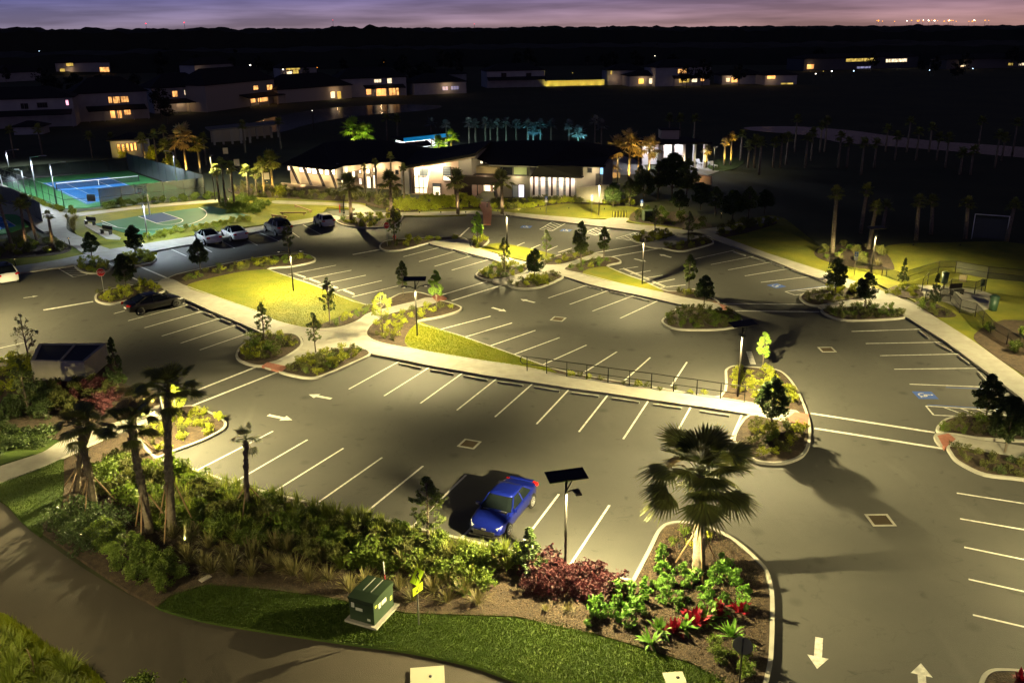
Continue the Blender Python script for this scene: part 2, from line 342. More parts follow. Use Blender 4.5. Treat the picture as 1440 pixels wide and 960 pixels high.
# pavements (all level, slabs with scored joints)
PZ = .145
PAV = [
 [(222, 401), (235, 391), (262, 402), (310, 420), (360, 438), (385, 450), (425, 460), (450, 463), (480, 459), (505, 450), (520, 440), (550, 431), (580, 424), (603, 418), (617, 423), (600, 429), (575, 435), (545, 442), (522, 456), (514, 468), (522, 478), (545, 485), (580, 491), (620, 498), (680, 508), (735, 516), (783, 526), (855, 538), (920, 547), (985, 556), (1050, 566), (1070, 570), (1100, 576), (1120, 580), (1113, 593), (1080, 587), (1045, 580.5), (972, 569.5), (913, 561), (856, 552.5), (801, 545), (750, 537), (700, 530), (653, 522), (607, 514), (568, 506), (522, 497), (506, 488), (470, 490), (450, 494), (420, 503), (398, 518), (370, 513), (400, 503), (424, 487), (424, 474), (405, 468), (375, 470), (340, 455), (290, 434), (245, 413)],
 [(990, 330), (1080, 364), (1135, 386), (1200, 407), (1240, 425), (1275, 446), (1330, 480), (1415, 543), (1440, 562), (1480, 595), (1560, 660), (1600, 640), (1500, 573), (1440, 530), (1370, 480), (1318, 447), (1287, 428), (1245, 410), (1202, 395), (1080, 356), (1003, 328)],
 [(722, 299), (770, 303), (845, 309), (862, 306), (884, 307), (882, 313), (940, 320), (975, 325), (1003, 328), (990, 331), (955, 330), (905, 325), (860, 320), (800, 313), (735, 305), (722, 303)],
 [(990, 330), (975, 324), (1030, 316), (1080, 305), (1095, 308), (1040, 321), (1003, 329)],
 [(387, 282), (470, 285), (505, 287), (520, 293), (528, 299), (540, 299), (600, 298), (665, 296), (676, 297), (676, 301), (600, 302.5), (535, 303.5), (515, 305), (497, 306), (494, 300), (499, 293), (470, 289), (387, 286)],
 [(692, 297), (722, 299), (722, 303), (692, 301)],
 [(-60, 384), (0, 377), (70, 367), (120, 357), (150, 351), (270, 332), (360, 319), (440, 306), (470, 303), (476, 309), (440, 312), (360, 326), (270, 343), (215, 353), (190, 357), (155, 366), (110, 372), (60, 379), (-60, 395)],
 [(57, 297), (70, 325), (85, 338), (102, 346), (120, 356), (156, 353), (140, 345), (112, 332), (94, 322), (93, 305), (82, 298)],
 [(93, 305), (120, 303), (200, 293), (310, 284), (330, 282), (330, 279), (310, 280), (200, 289), (115, 299), (88, 300)],
 [(-60, 255), (0, 266), (40, 284), (62, 300), (92, 304), (85, 297), (30, 275), (0, 258), (-60, 246)],
 [(603, 341), (635, 350), (690, 364), (720, 374), (745, 377), (742, 384), (720, 389), (692, 394), (708, 399), (722, 399), (740, 390), (775, 383), (795, 389), (827, 399), (860, 407), (895, 414), (962, 429), (1005, 435), (1016, 430), (1002, 425), (937, 413), (880, 401), (815, 385), (792, 378), (815, 369), (838, 362), (850, 358), (838, 356), (820, 363), (790, 372), (757, 371), (720, 363), (680, 351), (662, 347), (658, 337), (640, 336)],
 [(905, 343), (950, 331), (975, 326), (992, 331), (968, 338), (929, 348)],
 [(1150, 430), (1165, 426), (1225, 417), (1245, 410), (1262, 430), (1240, 434), (1215, 429), (1165, 434)],
 [(-150, 705), (0, 655), (60, 635), (85, 620), (150, 598), (200, 578), (232, 567), (250, 573), (232, 583), (180, 600), (130, 622), (90, 641), (60, 656), (0, 678), (-150, 730)],
 [(1315, 609), (1345, 613), (1390, 620), (1450, 630), (1450, 646), (1390, 633), (1345, 625), (1322, 625)],
 [(-60, 293), (0, 284), (20, 282), (60, 299), (70, 325), (40, 310), (10, 300), (-60, 310)],
]
PAVZ = []
for i, p in enumerate(PAV): sheet('pavement', p, PZ+.0045*(i % 3), M_conc, smooth=(i not in (1,)))
# paver ramps and the entrance walk
for p in ([(368, 514), (376, 509), (404, 515), (396, 522)], [(1104, 590), (1118, 579), (1138, 582), (1136, 599)], [(1011, 427), (1003, 424), (1022, 430), (1032, 437), (1018, 436)], [(607, 417), (617, 413), (628, 418), (614, 424)],
          [(672, 284), (692, 284), (691.5, 300), (690, 315), (680, 315), (679, 300)], [(1318, 612), (1334, 609), (1344, 617), (1328, 630)]):
    sheet('brick_paving', p, .162, M_brick, smooth=False)
# beds
bed('row_b', [(215, 644), (260, 657), (340, 684), (495, 722), (700, 771), (840, 806), (892, 819), (915, 775), (927, 750), (937, 739), (952, 735), (972, 736), (997, 742), (1027, 757), (1055, 780), (1075, 802), (1083, 840), (1081, 920), (1072, 965), (1065, 1010), (1050, 975), (1010, 946), (970, 931), (915, 914), (860, 897), (780, 874), (720, 866), (570, 861), (450, 837), (360, 826), (290, 821), (240, 837), (222, 852), (180, 830), (120, 790), (60, 748), (60, 735), (85, 718), (90, 690), (90, 645), (130, 626), (180, 606)], smooth=False, kerb=False)
kerb_line([(215, 644), (260, 657), (340, 684), (495, 722), (700, 771), (840, 806), (890, 818)]); kerb_line([(892, 819), (915, 775), (927, 750), (937, 739), (952, 735), (972, 736), (997, 742), (1027, 757), (1055, 780), (1075, 802), (1083, 840), (1081, 920), (1072, 965), (1065, 1010)])
bed('left_beds', [(-150, 530), (0, 507), (45, 493), (80, 492), (155, 500), (175, 540), (200, 545), (240, 556), (232, 566), (200, 577), (150, 597), (85, 618), (50, 604), (0, 602), (-150, 640)], kerb=False)
bed('corner', [(250, 572), (275, 570), (305, 583), (318, 592), (316, 602), (290, 617), (250, 632), (217, 643), (196, 620), (190, 604), (225, 588)])
bed('long', [(236, 390), (300, 374), (360, 362), (400, 357), (430, 357), (444, 363), (440, 368), (412, 374), (378, 378), (440, 399.5), (516, 428), (560, 413), (583, 410), (600, 413), (612, 419), (595, 423), (550, 433), (520, 441), (505, 451), (480, 460), (450, 463), (425, 461), (385, 451), (360, 438), (310, 420), (262, 403)])
sheet('lawn', [(262, 402.5), (300, 390), (345, 381), (378, 379), (400, 387), (440, 401), (480, 415), (513, 428), (496, 436), (470, 448), (445, 458), (425, 460), (385, 450), (360, 437.5), (310, 419)], .148, M_lawn)
bed('lamp_island', [(513, 469), (520, 456), (545, 441), (580, 431), (612, 422), (630, 424), (649, 431), (646, 437), (620, 445), (588, 453), (650, 472), (735, 502), (785, 519), (850, 532), (950, 548), (1012, 556), (1019, 521), (1030, 514), (1052, 515), (1092, 519), (1110, 530), (1125, 552), (1137, 582), (1141, 603), (1139, 625), (1130, 640), (1110, 649), (1085, 651), (1058, 646), (1030, 618), (1052, 583), (1100, 590), (1120, 580), (1100, 576), (1050, 566), (985, 556), (920, 547), (855, 538), (783, 526), (735, 516), (680, 508), (620, 498), (580, 491), (545, 485), (522, 478)])
sheet('lawn', [(569, 480), (575, 465), (590, 453), (602, 457), (650, 473), (700, 491), (735, 503.5), (775, 519), (783, 525), (735, 515), (680, 507), (620, 497), (580, 490)], .148, M_lawn)
bed('walk_left', [(331, 500), (338, 486), (355, 476), (380, 470), (410, 468), (424, 475), (424, 487), (400, 503), (371, 514), (343, 510)])
bed('walk_right', [(390, 520), (412, 508), (440, 498), (470, 490), (505, 488), (522, 497), (495, 511), (468, 523), (443, 531), (418, 529)])
bed('entry_left', [(533, 346), (545, 338), (600, 334), (645, 333), (655, 337), (610, 340), (590, 345), (565, 351), (542, 352)])
bed('entry_tree', [(662, 346), (665, 336), (678, 332), (688, 337), (684, 343), (673, 350)])
bed('small_island', [(668, 386), (682, 376), (705, 370), (725, 370), (742, 375), (743, 380), (728, 387), (700, 393), (680, 392)])
bed('mid_island', [(714, 398), (740, 390), (775, 383.5), (793, 389), (765, 402), (742, 406), (722, 404)])
bed('walk_north', [(757, 371), (775, 362), (795, 356), (828, 353), (837, 357), (820, 363), (790, 372)])
sheet('lawn', [(672, 350), (690, 343), (705, 342), (735, 347), (778, 358), (765, 366), (757, 370), (720, 362), (690, 353)], .131, M_lawn)
bed('walk_south', [(791, 378), (815, 369), (838, 362), (860, 361), (872, 365), (873, 369), (855, 374), (885, 387), (905, 394), (940, 409), (975, 406), (982, 412), (1005, 420), (1010, 427), (980, 424), (937, 413), (880, 401), (817, 385)])
sheet('lawn', [(819, 384.5), (850, 374.5), (873, 384), (905, 395), (934, 410), (920, 408), (880, 400)], .148, M_lawn)
bed('oval_island', [(930, 450), (942, 441), (962, 430), (1005, 435), (1030, 438), (1045, 450), (1040, 458), (1008, 463), (960, 463), (937, 458)])
bed('north_island', [(888, 335), (895, 331), (910, 326), (932, 324), (952, 330), (932, 339), (910, 342), (892, 339)])
bed('north_east', [(929, 347), (945, 342), (970, 335), (992, 333), (1004, 341), (975, 350), (955, 353)])
bed('east_upper', [(1124, 418), (1132, 411), (1160, 406), (1200, 405), (1222, 417), (1195, 423), (1155, 430), (1135, 427)])
bed('east_lower', [(1155, 434), (1190, 430), (1250, 431), (1277, 444), (1240, 449), (1190, 450), (1165, 444)])
bed('east_triangle', [(1243, 411), (1270, 400), (1298, 412), (1290, 418), (1260, 417)], kerb=False)
bed('dog_bed', [(1282, 429), (1305, 423), (1345, 443), (1320, 446), (1300, 440)], kerb=False)
bed('stop_island', [(133, 419), (140, 410), (175, 402), (215, 399), (233, 408), (200, 416), (160, 427), (140, 425)])
bed('west_upper', [(103, 371), (112, 364), (130, 361), (157, 372), (152, 381), (125, 384), (110, 379)])
bed('west_right', [(172, 361), (190, 352), (213, 355), (221, 362), (214, 369), (190, 373), (178, 369)])
bed('palm_bed', [(472, 308), (500, 302), (560, 299), (566, 306), (550, 318), (510, 320), (482, 316)])
bed('right_upper', [(1317, 600), (1330, 588), (1360, 583), (1410, 583), (1470, 595), (1470, 618), (1390, 617), (1345, 611), (1320, 607)])
bed('right_lower', [(1335, 625), (1390, 634), (1470, 646), (1560, 660), (1560, 700), (1440, 674), (1385, 667), (1348, 650), (1336, 638)])
bed('bottom_right', [(1375, 965), (1383, 946), (1400, 939), (1440, 941), (1480, 950), (1500, 1100), (1370, 1100)])
bed('club_front', [(545, 296), (570, 282), (620, 279), (668, 281), (670, 292), (620, 294), (580, 298)], kerb=False)
bed('club_right', [(694, 284), (745, 281), (815, 280), (890, 284), (885, 290), (800, 286), (750, 292), (697, 294)], kerb=False)
bed('club_left', [(330, 262), (402, 266), (470, 273), (560, 278), (556, 292), (500, 284), (400, 279), (340, 275)], kerb=False)
bed('north_hedge', [(1000, 333), (1005, 322), (1080, 308), (1092, 314), (1050, 327), (1015, 334)], kerb=False)
bed('right_palms', [(1145, 356), (1165, 345), (1235, 348), (1258, 378), (1220, 378), (1165, 368)], kerb=False)
bed('east_far', [(1370, 470), (1440, 450), (1560, 500), (1560, 600), (1440, 527), (1395, 497)], kerb=False)
bed('north_bed', [(885, 308), (900, 296), (960, 300), (1000, 316), (985, 324), (940, 318), (895, 312)], kerb=False)
bed('left_palms', [(-40, 350), (30, 335), (70, 335), (98, 345), (90, 356), (30, 362), (-40, 365)], kerb=False)

# ---- painted markings
def strip(mb, a, b, wd, z=.006, za=.0):
    a = Vector(g(*a)[:2]); b = Vector(g(*b)[:2]); d = (b-a).normalized(); n = Vector((-d.y, d.x))*wd/2
    mb.add([(*(a-n), z), (*(b-n), z), (*(b+n), z), (*(a+n), z)], [(0, 1, 2, 3)])
def fullen(a, b, L):                      # extend b so the line is L metres long
    A, B = g(*a), g(*b); D = (B-A).normalized()*L+A
    return pj((D.x, D.y, 0))
ROWS = {
 'A': [((565, 506), (490.5, 547)), ((607, 514.5), (540, 556.5)), ((653, 522.5), (591, 567)), ((700, 531), (642.5, 576.5)), ((750.5, 538), (696, 586)), ((801.5, 546), (754.5, 596)), ((856.5, 553), (814, 607)), ((913, 561.5), (876.5, 617)), ((972.5, 570), (945, 620)), ((1044, 581), (1028, 617))],
 'B': [((384, 606), (275, 662)), ((432.5, 618), (327, 679)), ((483, 630), (385, 691)), ((537.5, 643), (446, 707)), ((595, 655), (512, 722)), ((655.5, 667.5), (580, 740)), ((720, 681), (650, 755)), ((786, 694.5), (725, 775)), ((857, 710), (801, 795))],
 'C': [((690, 444.5), (616, 464)), ((720, 454), (650, 475)), ((753, 464.5), (684, 488)), ((787, 474.5), (718, 500)), ((825, 485), (762.5, 513)), ((867.5, 494.5), (820.5, 524)), ((914.5, 502.5), (878, 535)), ((966, 509), (944, 542.5))],
 'D': [((252, 417), (160, 441)), ((274, 426), (180, 451)), ((295, 434.5), (203, 461)), ((319, 444.5), (227.5, 472.5)), ((342, 453.5), (254, 482.5)), ((362, 464), (281, 492))],
 'E': [((405, 386), (472.5, 373)), ((426, 393), (494, 380)), ((447, 401), (514.5, 387)), ((474, 409), (537, 394.5)), ((495, 417.5), (560, 402))],
 'F': [((622, 347), (567, 361)), ((644, 352.5), (589, 368)), ((665.5, 359), (611, 374.5)), ((691, 364), (635, 380))],
 'G': [((231, 346), (262, 360)), ((272, 340), (298, 354.5)), ((308, 337), (330, 349)), ((338, 332), (362, 345)), ((360, 325), (392, 339)), ((397, 317), (421, 334)), ((426, 316), (451, 329.5))],
 'H': [((780, 310), (759, 322.5)), ((799, 312), (776, 325)), ((845, 318), (821, 327)), ((864, 319), (838, 331)), ((904, 324), (866, 335)), ((917, 325), (885, 338))],
 'I': [((724, 347), (737.5, 341)), ((746, 350), (760, 344)), ((769, 352.5), (784, 346)), ((785, 355), (804, 349))],
 'J': [((871, 379), (897.5, 375)), ((886, 385.5), (915, 380.5)), ((901, 392), (932, 387)), ((916, 399), (949, 392.5)), ((929, 404.5), (964, 400.5))],
 'K': [((1032.5, 352), (977.5, 364)), ((1060, 360.5), (999.5, 372)), ((1087, 368), (1024, 379.5)), ((1114, 377), (1047.5, 388)), ((1146, 388), (1070, 397)), ((1180, 401), (1104, 410))],
 'L': [((827.5, 400), (771, 419)), ((858, 407.5), (801, 428)), ((892.5, 415), (833, 437.5)), ((925, 423), (872, 447.5))],
 'U': [((1302, 462.5), (1197.5, 466)), ((1326, 481), (1217.5, 483)), ((1359, 497.5), (1237.5, 500)), ((1385, 517.5), (1257.5, 519)), ((1412, 545), (1279, 540)), ((1420, 578), (1302, 570.5))],
 'R': [((1345.5, 693), (1500, 717)), ((1350, 729), (1520, 758)), ((1356, 769), (1545, 808)), ((1362, 814), (1565, 859)), ((1368, 864), (1600, 918))],
 'M': [((-60, 521), (67, 490)), ((-60, 503), (37, 481))],
}
pm = MB()
for k, Ls in ROWS.items():
    for a, b in Ls: strip(pm, a, b, .115)
for a, b, wd in [((61, 436), (131, 424), .3), ((195, 374), (235, 391), .22), ((180, 387.5), (203, 398), .22), ((212, 397.5), (235, 394), .25), ((496, 358), (534, 351), .3), ((612, 417.5), (685, 395.5), .2), ((635, 423), (706, 401), .2), ((644, 335), (660, 320), .2),
                 ((837, 355.5), (909, 343), .2), ((861, 361), (929, 349), .2), ((1017, 427), (1130, 428), .22), ((1034, 437), (1152, 438.5), .22), ((1140, 581), (1314.5, 608), .22), ((1145.5, 602), (1325.5, 630.5), .22), ((271, 570), (390, 523), .2), ((266, 553), (365, 514), .2),
                 ((1053, 494), (1059, 512), .4),
                 ((588, 453.5), (765, 513), .1), ((380, 379.5), (516, 429), .1), ((855, 375), (936, 411), .1)]: strip(pm, a, b, wd, .0065)
# hatched bays
def hatch(q, n):
    a, b, c, d = q
    for s in ((a, b), (b, c), (c, d), (d, a)): strip(pm, s[0], s[1], .11, .0075)
    for i in range(1, n+1):
        t = i/(n+1); e0 = (a[0]+(b[0]-a[0])*t, a[1]+(b[1]-a[1])*t); t2 = min(1, t+.25); f0 = (d[0]+(c[0]-d[0])*t2, d[1]+(c[1]-d[1])*t2)
        strip(pm, e0, f0, .1, .008)
hatch(((76, 374), (103, 389.5), (123, 386), (99, 371)), 4)
hatch(((780, 310), (759, 322.5), (776, 325), (799, 312)), 5)
hatch(((845, 318), (821, 327), (838, 331), (864, 319)), 5)
hatch(((904, 324), (866, 335), (885, 338), (917, 325)), 5)
hatch(((1104, 410), (1180, 401), (1186, 405), (1118, 415)), 4)
hatch(((1302, 570.5), (1420, 578), (1425, 588), (1313, 583.5)), 4)
def arrow(t, h):
    a = Vector(g(*t)[:2]); b = Vector(g(*h)[:2]); d = b-a; L = d.length; d.normalize(); n = Vector((-d.y, d.x)); z = .007
    hw = L*.2; sw = L*.075; m = b-d*L*.38
    pm.add([(*(a-n*sw), z), (*(m-n*sw), z), (*(m+n*sw), z), (*(a+n*sw), z), (*(m-n*hw), z), (*b, z), (*(m+n*hw), z)], [(0, 1, 2, 3), (4, 5, 6, 2, 1)])
for t, h in [((466, 560.5), (434, 554.5)), ((377, 583.5), (411, 590.5)), ((752, 425.5), (732, 420.5)), ((892, 364), (909, 368)), ((944, 362), (927, 357.5)), ((692, 432.5), (712, 438)), ((1152, 896), (1149, 940)), ((1298, 978), (1295, 932)), ((33, 419), (54, 416))]: arrow(t, h)
struct(pm.build('road_markings', M_paint))
# accessible-bay symbols: blue square with a white wheelchair figure
def access(c, updir, name='road_markings'):
    P = g(*c); q = g(*updir); d = (Vector(q[:2])-Vector(P[:2])).normalized(); n = Vector((d.y, -d.x)); s = .62
    o = Vector(P[:2])
    def X(x, y, z): p = o+n*x*s+d*y*s; return (p.x, p.y, z)
    struct(MB().add([X(-1, -1, .0065), X(1, -1, .0065), X(1, 1, .0065), X(-1, 1, .0065)], [(0, 1, 2, 3)]).build('blue_parking_symbol_marking', M_blue))
    w_ = MB(); z = .0105
    R_ = [(cos(a), sin(a)) for a in [radians(150+24*i) for i in range(11)]]
    for i in range(10):
        (x0, y0), (x1, y1) = R_[i], R_[i+1]
        w_.add([X(-.05+x0*.5, -.2+y0*.5, z), X(-.05+x1*.5, -.2+y1*.5, z), X(-.05+x1*.36, -.2+y1*.36, z), X(-.05+x0*.36, -.2+y0*.36, z)], [(0, 1, 2, 3)])
    for (x0, y0, x1, y1) in ((-.17, -.1, .0, .5), (-.1, .02, .38, .14), (.0, -.18, .42, -.06), (.32, -.6, .46, -.06), (.4, -.64, .7, -.52), (-.2, .58, .04, .8)):
        w_.add([X(x0, y0, z+.003), X(x1, y0, z+.003), X(x1, y1, z+.003), X(x0, y1, z+.003)], [(0, 1, 2, 3)])
    struct(w_.build('white_parking_symbol_marking', M_paint))
access((1301, 555.5), (1340, 556)); access((1092, 402), (1110, 399)); access((740, 319), (748, 313)); access((796, 324), (804, 318))
bl = MB()
for a, b in (((1330, 544.5), (1412, 548)), ((1304, 569), (1420, 576)), ((1112, 408.5), (1180, 400))): strip(bl, a, b, .1, .0055)
struct(bl.build('blue_line_marking', M_blue))

# ================================================================== LIGHTS
def batwing(name, watts, col=LAMP_COL, radius=.06, wide=True):
    l = bpy.data.lights.new(name, 'SPOT'); l.spot_size = radians(164); l.spot_blend = .25; l.energy = watts; l.color = col; l.shadow_soft_size = radius
    if wide:
        l.use_nodes = True; t = l.node_tree; t.nodes.clear()
        o = nd('ShaderNodeOutputLight', t); em = nd('ShaderNodeEmission', t); gm = nd('ShaderNodeNewGeometry', t); sp = nd('ShaderNodeSeparateXYZ', t)
        t.links.new(gm.outputs['Incoming'], sp.inputs[0])
        ab = nd('ShaderNodeMath', t, operation='ABSOLUTE'); t.links.new(sp.outputs['Z'], ab.inputs[0])
        mx = nd('ShaderNodeMath', t, operation='MAXIMUM'); mx.inputs[1].default_value = .30; t.links.new(ab.outputs[0], mx.inputs[0])
        pw = nd('ShaderNodeMath', t, operation='POWER'); pw.inputs[1].default_value = -1.25; t.links.new(mx.outputs[0], pw.inputs[0])
        cut = nd('ShaderNodeMapRange', t, interpolation_type='SMOOTHSTEP'); cut.inputs[1].default_value = .10; cut.inputs[2].default_value = .40; t.links.new(ab.outputs[0], cut.inputs[0])
        ml = nd('ShaderNodeMath', t, operation='MULTIPLY'); t.links.new(pw.outputs[0], ml.inputs[0]); t.links.new(cut.outputs[0], ml.inputs[1])
        t.links.new(ml.outputs[0], em.inputs['Strength']); t.links.new(em.outputs[0], o.inputs[0])
    return l
M_led = mat('led_lens', (.9, .85, .6), .4, emit=(1, .88, .6), estr=6)
def uplight(px, watts, col, h=.25, aim=None, cone=70, z=.13, dxy=(0, 0), label=None):
    """small ground spot: a fitting with a lens, pointing up"""
    P = g(*px, z) if len(px) == 2 else Vector(px); P = P+Vector((dxy[0], dxy[1], 0))
    r = empty('ground_spotlight', P, 0, label or 'small ground spotlight', 'spotlight', 'ground spotlights at the foot of palms and walls')
    MB().tube([(0, 0, 0), (0, 0, .12)], .025, 6).build('stake', M_steel, r)
    MB().tube([(0, 0, .1), (0, 0, .22)], [.05, .075], 8).build('housing', M_steel, r)
    l = bpy.data.lights.new('spotlight_beam', 'SPOT'); l.energy = watts; l.color = col; l.spot_size = radians(cone); l.spot_blend = .7; l.shadow_soft_size = .06
    l.use_shadow = True; o = bpy.data.objects.new('spotlight_beam', l); C.objects.link(o); o.parent = r; o.location = (0, 0, h)
    d = (Vector(aim)-P-Vector((0, 0, h))) if aim else Vector((0, 0, 1))
    o.rotation_euler = (-d).to_track_quat('Z', 'Y').to_euler()
    return r

def lamp(base, topv, label, arms=((.45, 0),), panel=True, heading=0, W=1.0, galv=False, height=None, group='lamp posts of the car park', lean=0):
    P = g(*base) if len(base) == 2 else Vector(base)
    H_ = height or topz(P, topv)
    M_p = M_galv if galv else M_steel
    r = empty('solar_lamp_post' if panel else 'lamp_post', P, heading, label, 'lamp post', group)
    MB().tube([(0, 0, 0), (0, 0, .12)], .16, 12).build('base_plate', M_p, r)
    MB().tube([(0, 0, .1), (0, 0, H_-.05)], [.065, .05], 10).build('pole', M_p, r)
    if panel:
        b = MB(); R = Matrix.Rotation(radians(7), 3, 'X')
        b.box(0, 0, H_, 1.7, .82, .05, M=R); b.build('solar_panel', mat('solar_cell', (.010, .010, .014), .25, spec=.6), r)
        MB().tube([(.0, 0, H_-.75), (.38, 0, H_-.06)], .028, 6).build('brace', M_p, r)
    for ax, ay in arms:
        a = MB(); zt = H_-.55 if panel else H_-.18
        a.tube([(0, 0, zt-.25), (ax*.5, ay*.5, zt-.02), (ax*.85, ay*.85, zt)], .03, 6)
        a.build('lamp_arm', M_p, r)
        hd = MB().box(ax, ay, zt, .5 if abs(ax) > abs(ay) else .26, .26 if abs(ax) > abs(ay) else .5, .07).build('lamp_head', M_p, r)
        MB().box(ax, ay, zt-.042, .2, .2, .012).build('lens', M_led, hd)
        l = batwing('lamp_light', LAMP_W*W); o = bpy.data.objects.new('lamp_light', l); C.objects.link(o); o.parent = r; k_ = 1.35; o.location = (ax*k_, ay*k_, zt-.16)
    return r
lamp((795, 802), 668, 'tall thin solar lamp post rising from the burgundy shrubs beside the blue car', arms=((.3, -.55),), W=3.6, heading=.25)
lamp((1037, 560), 455, 'solar lamp post in the mulch island at the right end of the railing', arms=((-.35, -.5),), W=3.6, heading=.3)
lamp((587, 474), 392, 'solar lamp post with two curved arms on the tip of the small lawn beside the curved walk', arms=((-.8, -.15), (.8, .15)), W=1.6)
lamp((413, 411), 350, 'two-armed lamp post on the large lit lawn', arms=((-.95, -.1), (.95, .1)), panel=False, W=1.7)
lamp((903, 401), 335, 'dark lamp post on the narrow triangular lawn', arms=((-.25, -.3),), W=1.6, panel=False)
lamp((1225, 384), 320, 'solar lamp post beside the row of uplit palms on the right', arms=((-.3, -.6),), W=2.2, heading=.2)
lamp((713, 356), 300, 'slim lamp post on the small lawn below the club house entrance', arms=((.2, -.2),), panel=False, W=2.6)
lamp((842, 304), 256, 'slim grey lamp post on the lawn in front of the right wing of the club house', arms=((.1, -.4),), panel=False, W=1.8, galv=True)
lamp((236, 634), 0, 'lamp post half hidden behind the tall palm at the corner island', arms=((.35, .3),), panel=False, W=3.4, height=4.0)
lamp((-45, 455), 0, 'lamp post just outside the left edge of the picture by the far stalls', arms=((.5, 0),), panel=False, W=2.4, height=4.8)
lamp((-50, 640), 0, 'lamp post beyond the left edge near the foot path', arms=((.5, 0),), panel=False, W=.35, height=4.8)
lamp((1560, 800), 0, 'lamp post beyond the right edge near the lower stalls', arms=((-.5, 0),), panel=False, W=1.8, height=4.8)
lamp((303, 283), 0, 'lamp post among the dark hedge at the right end of the basketball court', arms=((.3, -.3),), panel=False, W=3.4, height=6.5)
lamp((484, 300), 0, 'lamp post behind the round palm left of the entrance', arms=((.1, -.4),), panel=False, W=2.0, height=4.6)
lamp((1480, 500), 0, 'lamp post beyond the right edge beside the diagonal walk', arms=((-.5, 0),), panel=False, W=2.0, height=4.8)
lamp((-90, 960), 0, 'lamp post beyond the lower left corner at the road', arms=((.5, .2),), panel=False, W=.8, height=5.5)
lamp((300, 1600), 0, 'unseen lamp post added beyond the bottom edge to light the crossing sign', arms=((.3, .3),), panel=False, W=1.1, height=5.0)  # out-of-frame lamp added to light the face of the crossing sign

# ================================================================== VEGETATION PROTOTYPES
def rv(): 
    while True:
        p = Vector((random.uniform(-1, 1), random.uniform(-1, 1), random.uniform(-1, 1)))
        if .05 < p.length < 1: return p.normalized()
def leaf(mb, p, s, up=.3, elong=1.5):
    d = (rv()+Vector((0, 0, up))).normalized(); a = rv(); b = d.cross(a).normalized()
    c = d*s*elong; b = b*s*.5; n_ = b.cross(d)*.25
    mb.add([p-c*.5, p+b+n_, p+c*.5, p-b+n_], [(0, 1, 2, 3)])
def crown_pts(shape, n, h0, h1, R, clumps=26, cr=.38):
    """clumps spread through the crown volume, leaves spread through clumps"""
    cs = []
    for i in range(clumps):
        t = random.random(); z = h0+(h1-h0)*t
        rr = R*shape(t)*sqrt(random.uniform(.15, 1)); a = random.uniform(0, 2*pi)
        cs.append((Vector((rr*cos(a), rr*sin(a), z)), cr*R*random.uniform(.55, 1.15)*(.55+.45*shape(t))))
    return [(lambda c, r: c+rv()*r*random.random()**.45)(*cs[i % clumps]) for i in range(n)], cs
def tree_proto(kind):
    mb = MB(); tr = MB()
    S = {'oak': dict(sh=lambda t: sin(pi*min(1, .12+t*.88))**.8*(1.1-.5*t), h0=1.15, h1=3.3, R=.66, n=3600, s=.075, cl=70, L=L_oak, cr=.30),
         'sparse': dict(sh=lambda t: sin(pi*min(1, .15+t*.85))**.8*(1.1-.5*t), h0=1.0, h1=3.35, R=.62, n=1700, s=.06, cl=60, L=L_oak, cr=.24),
         'magnolia': dict(sh=lambda t: (sin(pi*min(1, .2+t*.8)))**.6*(1.1-.35*t), h0=1.0, h1=3.2, R=.78, n=5200, s=.085, cl=110, L=L_dark, cr=.30),
         'bright': dict(sh=lambda t: sin(pi*min(1, .12+t*.88))**.7*(1.1-.4*t), h0=1.2, h1=3.3, R=.62, n=3000, s=.075, cl=60, L=L_bright, cr=.32),
         'lime': dict(sh=lambda t: sin(pi*min(1, .12+t*.88))**.7, h0=1.5, h1=3.3, R=.85, n=1300, s=.065, cl=60, L=L_yel, cr=.24),
         'pale': dict(sh=lambda t: sin(pi*min(1, .12+t*.88))**.7, h0=1.0, h1=3.3, R=.8, n=520, s=.07, cl=34, L=L_pale, cr=.24),
         'conifer': dict(sh=lambda t: (1-t)*.95+.08, h0=.5, h1=3.4, R=.75, n=2600, s=.08, cl=80, L=L_dark, cr=.26),
         'dark': dict(sh=lambda t: sin(pi*min(1, .12+t*.88))**.6, h0=1.2, h1=3.3, R=1.1, n=700, s=.16, cl=20, L=L_far, cr=.5)}[kind]
    pts, cs = crown_pts(S['sh'], S['n'], S['h0'], S['h1'], S['R'], S['cl'], S['cr'])
    for p in pts: leaf(mb, p, S['s']*random.uniform(.7, 1.4))
    w_ = .03 if kind != 'dark' else .08
    tr.tube([(0, 0, 0), (.02, .01, S['h0']), (0, .03, (S['h0']+S['h1'])/2), (.02, 0, S['h1']-.2)], [.05, .04, .026, .01], 7)
    for c, r in cs[:16]:
        z0 = max(S['h0']*.75, c.z-.5); tr.tube([(0, 0, z0), (c.x*.5, c.y*.5, (z0+c.z)/2+.05), c], [.02, .013, .005], 4, cap=False)
    return tr.mesh('trunk', M_trunk), mb.mesh('crown', S['L'])
TP = {k: [tree_proto(k) for _ in range(2 if k not in ('dark', 'oak', 'sparse', 'magnolia') else 3)] for k in ('oak', 'sparse', 'magnolia', 'bright', 'lime', 'pale', 'conifer', 'dark')}
def tree(kind, px, topv, label, group=None, name='young_tree', z=.13, wide=1.0, P=None, h=None):
    P = g(*px, z) if P is None else P; h = h or max(1.2, topz(P, topv)-P.z)
    tm, cm = random.choice(TP[kind]); s = h/3.4
    r = empty(name, P, random.uniform(0, 6.28), label, 'tree', group); r.scale = (s*wide, s*wide, s)
    link(bpy.data.objects.new('trunk', tm), r); link(bpy.data.objects.new('crown', cm), r)
    return r

